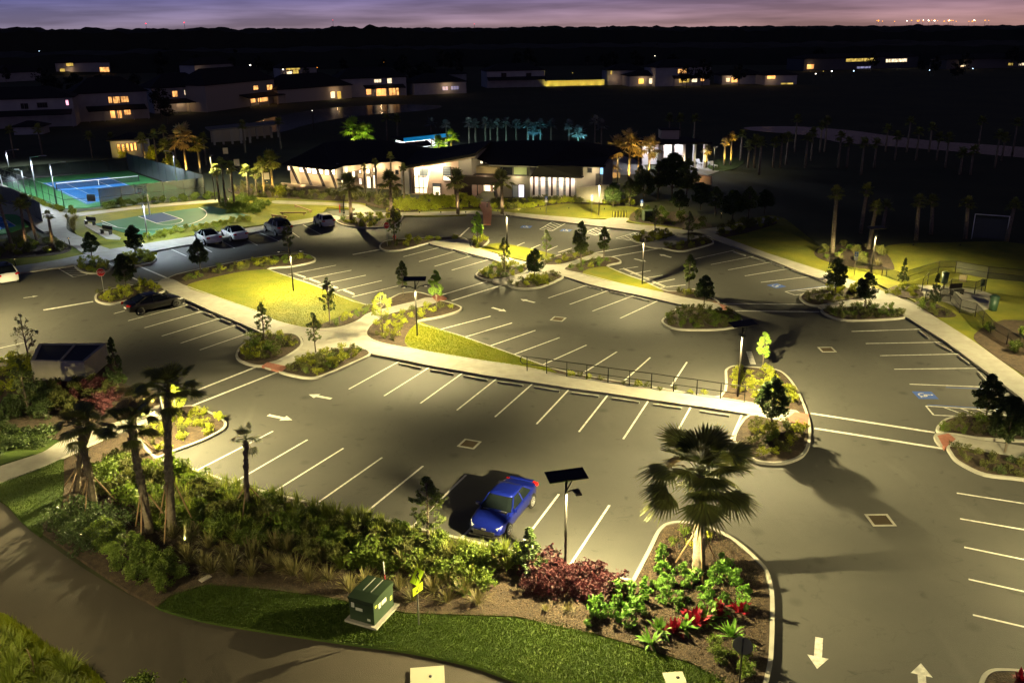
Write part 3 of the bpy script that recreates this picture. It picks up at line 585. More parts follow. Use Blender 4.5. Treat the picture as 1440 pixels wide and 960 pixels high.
def fan(mb, base, dirv, L, n, droop, wid=.05, span=2.2, mi=0, two=True):
    """fan-leaf: n pleated blades radiating from base about dirv"""
    d = Vector(dirv).normalized(); side = d.cross(Vector((0, 0, 1)))
    side = side.normalized() if side.length > .05 else Vector((1, 0, 0)); up = side.cross(d).normalized()
    mb.cur = mi
    for i in range(n):
        a = -span/2+span*i/(n-1); v = (d*cos(a)+side*sin(a)).normalized(); l = L*(.72+.28*cos(a*.8))*random.uniform(.9, 1.05)
        s = v.cross(up).normalized()*wid
        m = base+v*l*.55-Vector((0, 0, 1))*droop*l*.12; t = base+v*l-Vector((0, 0, 1))*droop*l*random.uniform(.3, .55)
        mb.add([base, m+s, t, m-s], [(0, 1, 2, 3)])
def palm_proto(detail, R, nf, nb, trunk_r, dry=0, leafm_=None, bare=False):
    """unit-height trunk top at z=1 (scaled separately); crown built round the origin"""
    cr = []
    for i in range(nf):
        t = i/nf; el = radians(82-104*t)+random.uniform(-.25, .25); az = i*2.399+random.uniform(-.4, .4)
        d = Vector((cos(az)*cos(el), sin(az)*cos(el), sin(el))); pl = R*(random.uniform(.20, .38) if t < .25 else random.uniform(.42, .58)) if detail else R*random.uniform(.26, .56)
        mb = MB(); mb.cur = 0
        e_ = d*pl+Vector((0, 0, -.06*R*(1-sin(el))))
        mb.tube([(0, 0, 0), d*pl*.5+Vector((0, 0, .02)), e_], [.022, .016, .012] if detail else [.03, .02, .015], 4, cap=False)
        dd = (d+Vector((0, 0, -.25))).normalized(); isdry = random.random() < dry
        fan(mb, e_, (dd+rv()*.25).normalized() if detail else dd, R*random.uniform(.40, .50), nb, .8 if el < .6 else .3, wid=.020*R if detail else .06*R, span=2.9 if detail else 3.5, mi=1 if isdry else 0)
        cr.append(mb)
    return cr
def fine_palm(px, P0, crown_px, R, nf, nb, label, group=None, tr=.15, mats_=None, braces=3, z=.13, stub=None, dry=.06, name='fan_palm'):
    """close palm: trunk with old leaf boots, separate fronds, timber braces"""
    P = g(*px, z); h = topz(P, crown_px[1])-z; Q = None
    # horizontal lean so the crown centre lands where the trunk top really stands
    tz = P.z+h; q = g(crown_px[0], crown_px[1], tz); lean = Vector((max(-1.3, min(1.3, q.x-P.x)), max(-.8, min(.8, q.y-P.y)), h))
    r = empty(name, P, 0, label, 'palm tree', group)
    t = MB(); n = 22; pts = []; rs = []
    for i in range(n+1):
        k = i/n; pts.append(Vector((lean.x*k**1.4, lean.y*k**1.4, h*k))); rs.append(tr*(1.18-.35*k+.12*(i % 2)))
    t.tube(pts, rs, 12)
    for i in range(int(h*16)):                          # boots
        k = random.uniform(.25, .97); p = Vector((lean.x*k**1.4, lean.y*k**1.4, h*k)); a = random.uniform(0, 6.28); o_ = Vector((cos(a), sin(a), 0))*tr*.95
        t.tube([p+o_, p+o_*1.5+Vector((0, 0, .16))], [.045, .02], 4)
    t.build('trunk', M_ptrunk, r)
    top = Vector((lean.x, lean.y, h))
    for mb in palm_proto(True, R, nf, nb, tr, dry):
        o = mb.build('frond', [L_palm, L_palmy], r); o.location = top
    for i in range(braces):
        a = i*2*pi/braces+.5; k = .38 if h > 3 else .5; MB().tube([(cos(a)*1.05, sin(a)*1.05, 0), (lean.x*k**1.4+cos(a)*tr, lean.y*k**1.4+sin(a)*tr, h*k)], .035, 6).build('timber_brace', M_wood, r)
    return r, P+top
FARP = []
for v in range(4):
    mb = MB()
    for q in palm_proto(False, 1.0, 20, 9, .1): 
        k = len(mb.v); mb.v += q.v; mb.f += [[i+k for i in f] for f in q.f]; mb.mi += [0]*len(q.f); mb.sm += [False]*len(q.f)
    FARP.append(mb)
FARC = {}
def palm(px, topv, R, label, group, leafmat=None, tr=.16, z=.0, P=None, h=None, lean=0, name='palm_tree'):
    P = g(*px, z) if P is None else P; h = h or max(1.5, topz(P, topv)-z)
    lm = leafmat or L_palm; v = random.randrange(4)
    if (v, lm.name) not in FARC: FARC[(v, lm.name)] = FARP[v].mesh('crown', lm)
    r = empty(name, P, random.uniform(0, 6.28), label, 'palm tree', group)
    th = h-R*.35
    MB().tube([(0, 0, 0), (lean*.4, 0, th*.5), (lean, 0, th)], [tr*1.15, tr, tr*.85], 8).build('trunk', M_ptrunk, r)
    c = link(bpy.data.objects.new('crown', FARC[(v, lm.name)]), r); c.location = (lean, 0, th); c.scale = (R, R, R)
    return r

def bush_mesh(kind, seed):
    random.seed(seed); mb = MB()
    if kind in ('tuft', 'spike', 'ti', 'gtuft'):
        n, L, wd = {'tuft': (90, .9, .012), 'gtuft': (110, .95, .014), 'spike': (34, .62, .045), 'ti': (40, .62, .075)}[kind]
        for i in range(n):
            a = random.uniform(0, 6.28); el = random.uniform(.5, 1.5) if kind != 'spike' else random.uniform(.25, 1.4)
            d = Vector((cos(a)*cos(el), sin(a)*cos(el), sin(el))); l = L*random.uniform(.6, 1.1); b = Vector((cos(a), sin(a), 0))*random.uniform(0, .1)
            s = d.cross(Vector((0, 0, 1))).normalized()*wd
            m = b+d*l*.6; t = b+d*l-Vector((0, 0, 1))*l*random.uniform(.1, .38)*cos(el)
            mb.add([b-s*.6, b+s*.6, m+s, m-s], [(0, 1, 2, 3)]); mb.add([m-s, m+s, t], [(0, 1, 2)])
    else:
        n, R, H_, s, cl = {'low': (230, .40, .45, .055, 9), 'big': (760, .50, .80, .062, 18), 'flower': (260, .34, .62, .075, 8), 'round': (420, .48, .62, .07, 12), 'spread': (420, .8, .5, .085, 18)}[kind]
        cs = []
        for i in range(cl):
            a = random.uniform(0, 6.28); t = random.uniform(.15, 1); rr = R*sqrt(random.random())*sqrt(max(0, 1-(t-.3)**2*1.6)); cs.append(Vector((rr*cos(a), rr*sin(a), H_*t*.9)))
            mb.tube([(0, 0, 0), cs[-1]], [.014, .006], 3, cap=False)
        for i in range(n):
            c = cs[i % cl]; p = c+rv()*R*.42*random.random()**.5; p.z = max(.03, p.z); leaf(mb, p, s*random.uniform(.7, 1.4), .5)
    return mb
BM = {}
DEFER = []
KINDN = {'low_yel': 'lime_shrub', 'round_yel': 'lime_shrub', 'big_yel': 'lime_hedge_plant', 'flower': 'flowering_shrub', 'burg': 'burgundy_shrub', 'olive': 'olive_shrub', 'green': 'green_shrub', 'other': 'dark_shrub'}
def bush(P, kind, lmat, s, label, cat, group, name='shrub'):
    if name == 'shrub':
        ln = lmat.name
        name = 'flowering_shrub' if kind == 'flower' else 'burgundy_shrub' if 'burg' in ln else 'lime_hedge_plant' if kind == 'big' and 'lime' in ln else 'lime_shrub' if 'lime' in ln else 'tall_shrub' if kind == 'big' else 'green_shrub' if 'green' in ln else 'hedge_plant' if 'hedge' in label else 'olive_shrub' if 'olive' in ln else 'dark_shrub'
        if 'hedge' in label and 'clipped' in label: name = 'clipped_hedge_plant'
    DEFER.append((name, P, kind, lmat, s, label, cat, group, random.uniform(0, 6.28), (random.uniform(.85, 1.15), random.uniform(.85, 1.15), random.uniform(.8, 1.15)), random.randrange(4)))
def flush_bushes():
    by = {}
    for d in DEFER: by.setdefault(d[0], []).append(d)
    for name, L in by.items():
        L.sort(key=lambda d: d[1][0]**2+d[1][1]**2)
        for i, (nm, P, kind, lmat, s, label, cat, group, rz, sc, v) in enumerate(L):
            k = (kind, lmat.name, v)
            if k not in BM:
                st = random.getstate(); bm_ = bush_mesh(kind, v*31+len(kind)); BM[k] = (bm_, bm_.mesh('foliage', lmat)); random.setstate(st)
            z = .12 if len(P) == 2 else P[2]
            if i < 280:
                o = link(bpy.data.objects.new(nm, BM[k][1])); o.location = (P[0], P[1], z); o.rotation_euler.z = rz; o.scale = tuple(s*q for q in sc); tag(o, label, cat, group)
            else:
                if i == 280: rest = MB(); rest_m = lmat
                c_, s_ = cos(rz), sin(rz); n0 = len(rest.v)
                rest.v += [(P[0]+s*sc[0]*(x*c_-y*s_), P[1]+s*sc[1]*(x*s_+y*c_), z+s*sc[2]*zz) for x, y, zz in BM[k][0].v]; rest.f += [[q+n0 for q in f] for f in BM[k][0].f]; rest.mi += [0]*len(BM[k][0].f); rest.sm += [False]*len(BM[k][0].f)
        if len(L) > 280:
            o = rest.build(name+'_planting', rest_m); o['kind'] = 'stuff'; tag(o, 'farther '+name.replace('_', ' ')+'s filling the distant beds', 'planting')
def fill(poly, n, dmin, kinds, where, avoid=(), marg=.35, s=1.0, cat='shrub', name='shrub'):
    pts = scatter(poly, n, dmin, marg, avoid)
    for p in pts:
        kd, lm, word, sc = random.choice(kinds)
        bush(p, kd, lm, sc*s*random.uniform(.8, 1.2), f'{word} {where}', cat, f'{word} {where}'.replace(' one of the', ''), name)
    return pts
PX = lambda pts, z=.13: G2(pts, z)
YL = ('low', L_yel, 'low yellow-green shrub', 1.0); YR = ('round', L_yel, 'rounded lime shrub', .85); OL = ('low', L_olive, 'small olive shrub', .9)
GR = ('low', L_green, 'small green shrub', .95); GB = ('big', L_green, 'tall leafy green shrub', 1.0); OB = ('big', L_olive, 'tall dark olive shrub', 1.0)
FL = ('flower', L_fl, 'flowering green shrub', 1.15); TU = ('tuft', L_grass, 'straw-coloured grass tuft', 1.0); GT = ('gtuft', L_grassg, 'green fountain grass tuft', 1.0)
SP = ('spike', L_fl, 'spiky strap-leaved plant', 1.0); TI = ('ti', L_red, 'crimson ti plant', 1.0); BG = ('round', L_burg, 'burgundy shrub', 1.15); SD = ('spread', L_dark, 'dark spreading shrub', 1.0); SG = ('spread', L_green, 'green spreading shrub', 1.0)

# small island beds
fill(PX([(345, 470), (408, 469), (422, 476), (420, 486), (398, 502), (370, 512), (345, 508), (334, 499), (338, 486)]), 34, .55, [OL, OL, GR, YL], 'in the small bed left of the walk junction')
fill(PX([(425, 505), (470, 491), (505, 489), (516, 496), (468, 521), (443, 529), (418, 527), (398, 521)]), 34, .55, [YR, YL, OL, OL, GR], 'in the bed right of the walk junction')
fill(PX([(245, 390), (300, 377), (360, 365), (430, 359), (440, 364), (375, 377), (300, 388), (262, 401)]), 42, .8, [OL, YL, OL, GR], 'along the long strip above the big lawn')
fill(PX([(450, 460), (470, 447), (510, 433), (550, 420), (560, 428), (510, 446), (478, 459)]), 16, .8, [YL, OL, GR], 'on the mulch at the right end of the big lawn')
fill(PX([(520, 457), (545, 443), (590, 431), (640, 428), (644, 434), (600, 446), (570, 462), (565, 480), (540, 482), (524, 473)]), 30, .8, [YL, YL, OL], 'in the bed around the lamp post with two arms')
fill(PX([(795, 524), (900, 541), (1005, 554), (1010, 560), (900, 546), (800, 529)]), 24, .6, [OL, OL, YL], 'in the narrow strip behind the railing', marg=.12, s=.75)
fill(PX([(1022, 550), (1025, 520), (1090, 522), (1118, 552), (1130, 574), (1105, 572), (1060, 563)]), 32, .7, [YR, YL, YR, OL], 'in the upper half of the island beside the railing end')
fill(PX([(1055, 590), (1120, 594), (1136, 605), (1134, 625), (1108, 645), (1060, 643), (1036, 617)]), 40, .62, [YR, OL, GR, YL, OL], 'in the lower half of the island beside the railing end')
fill(PX([(540, 346), (560, 338), (650, 335), (610, 339), (565, 350)]), 14, .9, [YR, OL], 'in the tapered bed with the stop sign', marg=.2)
fill(BEDS['entry_tree'], 7, .8, [YR, YL], 'around the bright green tree by the entrance')
fill(BEDS['small_island'], 26, .75, [OL, GR, YL], 'in the teardrop island with one thin tree')
fill(BEDS['mid_island'], 26, .75, [OL, YR, OL], 'in the pointed bed at the fork of the walk')
fill(BEDS['walk_north'], 26, .8, [OL, YL, OL], 'in the bed with three young trees')
fill(PX([(795, 378), (838, 363), (868, 364), (850, 373), (817, 383)]), 22, .8, [OL, GR, YL], 'in the bed at the top of the triangular lawn')
fill(PX([(940, 409), (975, 407), (1002, 421), (975, 421)]), 12, .8, [OL, OL, YL], 'under the two dark trees of the triangular lawn')
fill(BEDS['oval_island'], 60, .62, [OL, OL, GR], 'in the oval island with no tree')
fill(BEDS['north_island'], 24, .9, [OL, YR], 'in the island above the crosswalk'); fill(BEDS['north_east'], 16, .9, [OL, YL, OL], 'in the bed below the crosswalk walk')
fill(BEDS['east_upper'], 30, .75, [OL, OL, YR], 'in the island with the magnolia by the diagonal walk'); fill(BEDS['east_lower'], 50, .6, [GR, OL, OL], 'in the tongue-shaped bed by the diagonal walk')
fill(BEDS['east_triangle'], 14, .8, [YR, YL], 'in the triangular bed before the dog park'); fill(BEDS['dog_bed'], 16, .8, [GR, OL], 'beside the dog park gate')
fill(BEDS['stop_island'], 30, .7, [YR, YL, OL], 'in the island with the left stop sign'); fill(BEDS['west_upper'], 22, .7, [GR, YL], 'in the rounded bed beside the hatched bay'); fill(BEDS['west_right'], 26, .7, [YR, YR, YL], 'in the lime bed by the left walk')
fill(BEDS['palm_bed'], 34, .8, [YR, GR, ('low', L_pale, 'small pale shrub', 1)], 'around the palms at the kerb left of the entrance')
fill(BEDS['right_upper'], 34, .62, [OL, GR, OL], 'in the upper bed at the right crosswalk'); fill(BEDS['right_lower'], 40, .62, [OL, OL, ('low', L_dark, 'small dark shrub', 1)], 'in the lower bed at the right crosswalk')
fill(BEDS['bottom_right'], 8, .8, [TI, ('spike', L_yel, 'spiky yellow plant', 1), SP], 'in the island at the lower right corner')
fill(BEDS['corner'], 16, .85, [('round', L_yel, 'bright yellow shrub', .9), ('low', L_olive, 'small olive shrub', .8)], 'in the corner island beside the tall palms')
fill(BEDS['club_front'], 60, .7, [('round', L_yel, 'clipped yellow hedge plant', 1.25)], 'in front of the club house glass wall'); fill(BEDS['club_right'], 75, .8, [('round', L_olive, 'clipped olive hedge plant', 1.15), ('round', L_yel, 'clipped lime hedge plant', .95)], 'along the right wing of the club house')
fill(BEDS['club_left'], 70, 1.2, [('round', L_olive, 'rounded olive hedge plant', 1.3), TU], 'below the left wing of the club house')
fill(PX([(140, 290), (200, 285), (290, 275), (310, 275), (300, 281), (200, 289), (142, 297)]), 24, 1.0, [('big', L_green, 'dull green hedge plant', .9)], 'along the front of the tennis fence', marg=.2)
fill(PX([(40, 277), (85, 293), (108, 297), (104, 303), (75, 296), (36, 281)]), 22, .9, [('big', L_yel, 'bright lime hedge plant', .8)], 'along the left side of the tennis fence', marg=.2)
fill(PX([(196, 336), (240, 325), (352, 306), (355, 311), (245, 331), (200, 342)]), 34, .9, [('big', L_yel, 'lime hedge plant', .75)], 'along the near side of the basketball court', marg=.15)
fill(PX([(310, 285), (350, 275), (385, 290), (355, 305), (320, 300)]), 26, 1.0, [('big', L_green, 'dark green hedge plant', 1.1), SG], 'at the right end of the basketball court')
fill(BEDS['north_hedge'], 24, 1.0, [('big', L_yel, 'dim lime hedge plant', .7), OB], 'beside the path leaving the car park to the right')
fill(BEDS['north_bed'], 24, 1.4, [OB, ('big', L_green, 'tall green shrub', .9), GR], 'right of the bike rack')
fill(BEDS['left_palms'], 34, .9, [TU, GR, YR, OB], 'around the leaning palms at the left edge', s=1.05)
fill(PX([(88, 305), (112, 305), (112, 328), (96, 324)]), 8, .9, [TU], 'at the corner of the basketball court')
fill(BEDS['right_palms'], 16, 1.3, [GR, TU, OB], 'at the foot of the right palms'); fill(BEDS['east_far'], 24, 1.0, [('big', L_green, 'bright leafy shrub', 1.0), ('round', L_yel, 'lime leafy shrub', 1)], 'at the right edge beside the diagonal walk')
fill(PX([(-20, 512), (45, 497), (62, 505), (50, 530), (20, 560), (-20, 570)]), 22, .8, [('round', L_yel, 'bright lime shrub', 1.2), GR], 'left of the walled enclosure')
fill(PX([(65, 545), (120, 538), (160, 545), (175, 556), (150, 585), (90, 600), (70, 580)]), 26, .8, [('big', L_burg, 'tall burgundy shrub', 1.1), OB, ('big', L_olive, 'tall olive shrub', 1.0)], 'in front of the walled enclosure')
fill(PX([(-20, 575), (40, 550), (80, 560), (85, 590), (30, 598), (-20, 600)]), 20, 1.0, [('big', L_dark, 'tall dark shrub', 1.2)], 'in the dark bed at the left edge')
fill(PX([(-40, 590), (0, 598), (70, 602), (84, 616), (50, 632), (-30, 640)]), 22, .9, [SD, ('big', L_dark, 'tall dark shrub', .9)], 'added to darken the lawn above the left foot path')  # dark shrubs added over the lawn patch to darken it
# long bed along the lower stalls
E_ = 'in the long bed below the lower stalls'
fill(PX([(225, 652), (345, 690), (495, 727), (700, 777), (690, 800), (480, 745), (330, 705), (215, 665)]), 80, .5, [GT, GT, GT, GB], 'along the kerb of the lower stalls', marg=.1)
fill(PX([(200, 668), (340, 703), (480, 748), (700, 800), (700, 838), (480, 806), (330, 775), (210, 735)]), 60, .7, [GT, GT, TU], 'through the middle of the long bed', marg=.2, s=1.1, cat='grass', name='grass_tuft')
fill(PX([(150, 640), (230, 665), (340, 700), (480, 745), (690, 795), (700, 830), (480, 800), (330, 770), (230, 740), (130, 690)]), 100, .62, [GB, OB, OB, GB, ('round', L_green, 'rounded green shrub', 1.5)], 'in the middle of the long bed below the lower stalls', marg=.2)
fill(PX([(230, 745), (330, 775), (480, 805), (600, 825), (700, 835), (700, 860), (570, 855), (450, 830), (340, 815), (270, 810)]), 46, .8, [TU], 'along the lawn edge of the long bed', marg=.2, s=1.05, cat='grass', name='grass_tuft')
fill(PX([(115, 760), (150, 735), (215, 765), (265, 800), (262, 828), (228, 838), (180, 822), (140, 798)]), 34, .55, [('big', L_green, 'large-leaved green shrub', .85)], 'at the road edge on the left')
fill(PX([(62, 745), (75, 725), (120, 705), (190, 735), (160, 760), (120, 785)]), 26, .6, [('spread', L_dark, 'dark juniper-like shrub', 1.0)], 'at the road edge above the leafy shrubs')
fill(PX([(735, 800), (770, 790), (800, 800), (870, 822), (868, 842), (800, 842), (745, 835)]), 24, .45, [BG], 'around the foot of the nearest lamp post', marg=.1)
fill(PX([(700, 775), (740, 782), (750, 805), (715, 810)]), 6, .6, [GT, GB], 'left of the burgundy shrubs', marg=.05)
AV = [(g(982, 800)[0], g(982, 800)[1], .8)]
fill(PX([(905, 810), (930, 760), (960, 800), (1020, 790), (1060, 830), (1072, 860), (1000, 878), (905, 860), (850, 850), (835, 870), (870, 885), (900, 820)]), 56, .70, [('flower', L_fl, 'flowering green shrub', 1.05)], 'in the curved island around the big lit fan palm', AV)
for u, v in [(842, 862), (880, 876), (870, 835), (885, 840), (895, 860), (830, 872)]: bush(g(u, v, .13), 'flower', L_fl, 1.25, 'flowering green shrub at the lower left of the curved island', 'shrub', 'flowering green shrubs at the lower left of the curved island')
fill(PX([(935, 752), (955, 742), (995, 748), (1030, 765), (1000, 780), (940, 775)]), 14, .8, [GR, YL], 'at the upper rim of the curved island', AV, marg=.3)
for i, (u, v, t) in enumerate([(948, 885, 'leftmost crimson ti plant below the flowering shrubs'), (978, 872, 'second crimson ti plant from the left, beside a spiky plant'), (1010, 862, 'third crimson ti plant from the left in the curved island'), (1041, 856, 'rightmost crimson ti plant near the island kerb')]):
    for k in range(1): bush(g(u, v+4, .13), 'ti', L_red, 1.15, t, 'plant', 'crimson ti plants in the curved island', 'ti_plant')
for u, v, t in [(928, 885, 'spiky green plant left of the crimson plants'), (915, 900, 'spiky green plant at the lawn edge of the curved island'), (962, 878, 'spiky green plant between two crimson plants'), (992, 868, 'spiky green plant right of the second crimson plant'), (1028, 890, 'yellowish spiky plant right of centre in the curved island')]:
    bush(g(u, v+4, .13), 'spike', L_fl, 1.15, t, 'plant', 'spiky green plants in the curved island', 'spiky_plant')
fill(PX([(985, 905), (1040, 900), (1068, 930), (1060, 985), (1010, 940), (985, 925)]), 16, .6, [('big', L_green, 'broad-leaved green shrub', .75)], 'behind the round sign at the island tip')
fill(PX([(740, 850), (830, 855), (850, 885), (780, 868)]), 10, .7, [('tuft', L_grass, 'small dry grass tuft', .5)], 'on the mulch below the burgundy shrubs', marg=.1)
for u, v in [(200, 975), (255, 990), (310, 1010)]: bush(g(u, v, .05), 'big', L_green, 1.0, 'leafy shrub at the bottom edge beside the road', 'shrub', 'leafy shrubs at the bottom edge beside the road')
fill(PX([(-60, 900), (10, 880), (60, 915), (120, 945), (150, 985), (60, 1020), (-60, 1020)]), 44, .55, [GT, ('tuft', L_grassg, 'long green grass tuft', .8)], 'on the verge in the lower left corner', cat='grass', name='grass_tuft')
o = MB().tube([(0, 0, 0), (.05, .02, .6), (-.08, .05, 1.15)], [.035, .03, .012], 7).build('bare_stick', M_wood, None, g(48, 950, .1)); tag(o, 'pale bare stick leaning in the grass of the lower left corner', 'stick')

# lawn blades near the camera (uncountable)
def blades(name, px, n, hgt, m, wd=.012, z=.10):
    P = PX(px, z); mb = MB(); Q = P; xs = [p.x for p in Q]; ys = [p.y for p in Q]; k = 0
    while k < n:
        p = (random.uniform(min(xs), max(xs)), random.uniform(min(ys), max(ys)))
        if not inside(p, Q): continue
        a = random.uniform(0, 6.28); h = hgt*random.uniform(.5, 1.3); c, s = cos(a)*wd, sin(a)*wd; q = (random.uniform(-.5, .5)*h, random.uniform(-.5, .5)*h)
        mb.add([(p[0]-c, p[1]-s, z), (p[0]+c, p[1]+s, z), (p[0]+q[0], p[1]+q[1], z+h)], [(0, 1, 2)]); k += 1
    o = mb.build(name, m); o['kind'] = 'stuff'; tag(o, None); return o
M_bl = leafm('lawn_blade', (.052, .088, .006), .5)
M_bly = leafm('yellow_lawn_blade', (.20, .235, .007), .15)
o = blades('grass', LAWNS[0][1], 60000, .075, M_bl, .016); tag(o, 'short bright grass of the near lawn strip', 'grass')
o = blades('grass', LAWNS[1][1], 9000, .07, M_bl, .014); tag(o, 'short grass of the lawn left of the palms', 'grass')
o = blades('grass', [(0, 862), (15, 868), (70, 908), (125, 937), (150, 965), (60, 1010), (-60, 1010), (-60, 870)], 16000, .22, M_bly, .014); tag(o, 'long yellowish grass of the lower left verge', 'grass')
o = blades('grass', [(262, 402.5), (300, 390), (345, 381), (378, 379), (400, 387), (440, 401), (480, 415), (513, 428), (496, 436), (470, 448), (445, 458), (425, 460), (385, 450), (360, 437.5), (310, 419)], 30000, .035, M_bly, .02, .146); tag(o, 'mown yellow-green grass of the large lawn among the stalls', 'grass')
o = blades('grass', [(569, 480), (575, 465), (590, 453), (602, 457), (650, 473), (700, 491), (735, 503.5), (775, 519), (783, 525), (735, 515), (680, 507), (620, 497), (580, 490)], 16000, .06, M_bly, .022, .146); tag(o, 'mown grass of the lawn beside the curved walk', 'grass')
def chips(px, n, z=.135):
    P = PX(px, z); mb = MB(); xs = [p.x for p in P]; ys = [p.y for p in P]; k = 0
    while k < n:
        p = Vector((random.uniform(min(xs), max(xs)), random.uniform(min(ys), max(ys)), z+random.uniform(.003, .03)))
        if not inside(p, P): continue
        a = rv(); a.z *= .35; a.normalize(); b = a.cross(Vector((random.uniform(-.4, .4), random.uniform(-.4, .4), 1))).normalized(); s = random.uniform(.015, .04)
        mb.add([p-a*s*1.6-b*s*.5, p+a*s*1.6-b*s*.5, p+a*s*1.3+b*s*.5, p-a*s*1.2+b*s*.6], [(0, 1, 2, 3)]); k += 1
    o = mb.build('bark_chips', mat('bark_chip', (.085, .058, .036), .9, island=.6)); o['kind'] = 'stuff'; tag(o, 'loose bark chips covering the planting bed', 'mulch')
chips([(892, 822), (915, 778), (937, 742), (972, 739), (1027, 760), (1072, 805), (1079, 870), (1065, 985), (970, 930), (860, 896), (720, 865), (740, 835), (870, 835)], 26000)
chips([(100, 650), (215, 660), (400, 715), (720, 790), (730, 860), (570, 858), (450, 835), (290, 820), (180, 790), (90, 730)], 16000)

# ================================================================== TREES AND PALMS
for kd, b, t, lb in [
 ('magnolia', (130, 364), 325, 'round dark tree in the bed beside the hatched bay'), ('magnolia', (191, 360), 315, 'round dark tree in the lime bed by the left walk'),
 ('magnolia', (178, 407), 355, 'dark tree in the left stop sign island'), ('magnolia', (282, 381), 335, 'dark tree in the long strip above the big lawn'),
 ('sparse', (407, 361), 311, 'thin dim tree near the tip of the long strip'), ('sparse', (555, 343), 290, 'thin tree beside the far stop sign'),
 ('bright', (672, 345), 297, 'bright green tree in front of the entrance walk'), ('sparse', (464, 455), 390, 'thin tree at the right end of the big lawn'),
 ('oak', (567, 416), 366, 'dark oval tree on the mulch above the curved branch walk'), ('bright', (614, 434), 379, 'green tree at the tip of the bed with the two-armed lamp'),
 ('lime', (538, 470), 410, 'thin lime tree at the walk junction'), ('sparse', (372, 480), 424, 'thin tree in the small bed left of the walk junction'),
 ('sparse', (444, 495), 438, 'thin tree in the bed right of the walk junction'), ('sparse', (709, 379), 333, 'small thin tree in the teardrop island'),
 ('magnolia', (752, 393), 348, 'small dark tree at the fork of the walk'), ('sparse', (768, 362), 322, 'left tree of the bed with three trees'),
 ('oak', (817, 376), 310, 'tallest tree at the top of the triangular lawn'), ('oak', (849, 366), 318, 'slim tree right of the tallest one'),
 ('sparse', (921, 326), 288, 'dim tree in the island above the crosswalk'), ('sparse', (968, 335), 296, 'dim tree below the path leaving right'),
 ('oak', (968, 412), 357, 'left tree of the pair at the lower end of the triangular lawn'), ('magnolia', (990, 431), 385, 'right darker tree of the pair above the oval island'),
 ('magnolia', (1174, 414), 361, 'dark magnolia in the upper island by the diagonal walk'), ('magnolia', (1216, 432), 381, 'dark magnolia in the tongue-shaped bed'),
 ('conifer', (1269, 398), 363, 'small cone-shaped tree in the triangular bed'), ('conifer', (1313, 428), 385, 'dark cone-shaped tree beside the dog park gate'),
 ('bright', (1072, 518), 466, 'brightly lit green tree under the solar lamp'), ('magnolia', (1084, 602), 528, 'dark glossy tree in the lower half of the railing island'),
 ('magnolia', (1386, 591), 524, 'dark magnolia in the upper bed at the right crosswalk'), ('magnolia', (1413, 636), 553, 'large dark magnolia in the lower bed at the right crosswalk'),
 ('sparse', (603, 765), 668, 'thin airy tree left of the blue car'), ('pale', (42, 512), 440, 'pale sparse tree left of the walled enclosure'),
 ('sparse', (42, 585), 503, 'bare looking tree with a pale trunk at the left edge'), ('conifer', (166, 545), 476, 'feathery tree at the right of the walled enclosure'),
 ('lime', (250, 600), 540, 'young tree in the corner island behind the tall palm')]:
    tree(kd, b, t, lb, 'young trees of the car park islands', wide=1.5 if 'blue car' in lb else 1.18 if kd in ('sparse', 'magnolia') else 1.0)
tree('conifer', (745, 808), 742, 'bright feathery bush left of the nearest lamp post', name='tall_bush', wide=1.5)
# near palms
pr, pt = fine_palm((982, 800), None, (985, 668), 3.0, 34, 22, 'big fan palm lit from below in the curved island', tr=.23, dry=.05)
P_ = g(982, 800); uplight((P_.x-.55, P_.y-  .75, .13), 240, (1, .72, .38), aim=P_+Vector((0, 0, 3.2)), cone=75, label='ground spotlight lighting the trunk of the big fan palm')
fine_palm((243, 748), None, (236, 548), 1.75, 26, 20, 'tallest leaning palm above the long bed', 'palms at the left of the long bed', tr=.17)
fine_palm((211, 748), None, (183, 598), 1.7, 24, 20, 'palm with a ragged crown left of the tallest palm', 'palms at the left of the long bed', tr=.16)
fine_palm((133, 712), None, (112, 598), 1.55, 24, 18, 'dark braced palm at the left end of the long bed', 'palms at the left of the long bed', tr=.15)
fine_palm((108, 690), None, (135, 600), 1.4, 15, 18, 'shorter dark palm crossing its neighbour at the walk', 'palms at the left of the long bed', tr=.14)
fine_palm((190, 640), None, (188, 565), 1.4, 15, 18, 'palm standing behind the others beside the foot path', 'palms at the left of the long bed', tr=.14)
fine_palm((349, 722), None, (346, 618), 1.0, 12, 14, 'slim braced palm with a small crown at the kerb of the lower stalls', 'palms at the left of the long bed', tr=.10)
for u_, v_, w_ in ((1030, 795, 700), (955, 772, 650), (975, 812, 500)): uplight((u_, v_), w_, (1, .85, .45), aim=P_+Vector((0, 0, 5.6)), cone=70, label='ground spotlight aimed at the crown of the big fan palm')  # extra spots added to brighten the crown above the post lamps' reach
for u_, v_, u2, v2, h2, n_ in ((262, 768, 243, 748, 7, 'tallest leaning'), (196, 770, 205, 748, 5.5, 'ragged'), (150, 735, 133, 712, 4.5, 'dark braced')): uplight((u_, v_), 200, (.95, .88, .4), aim=g(u2, v2)+Vector((0, 0, h2)), cone=60, label=f'ground spotlight aimed at the crown of the {n_} palm')  # one spot added per palm to lift its dark crown
uplight((112, 700), 40, (1, .75, .4), aim=g(133, 712)+Vector((0, 0, 3)), cone=70, label='ground spotlight by the dark braced palm')
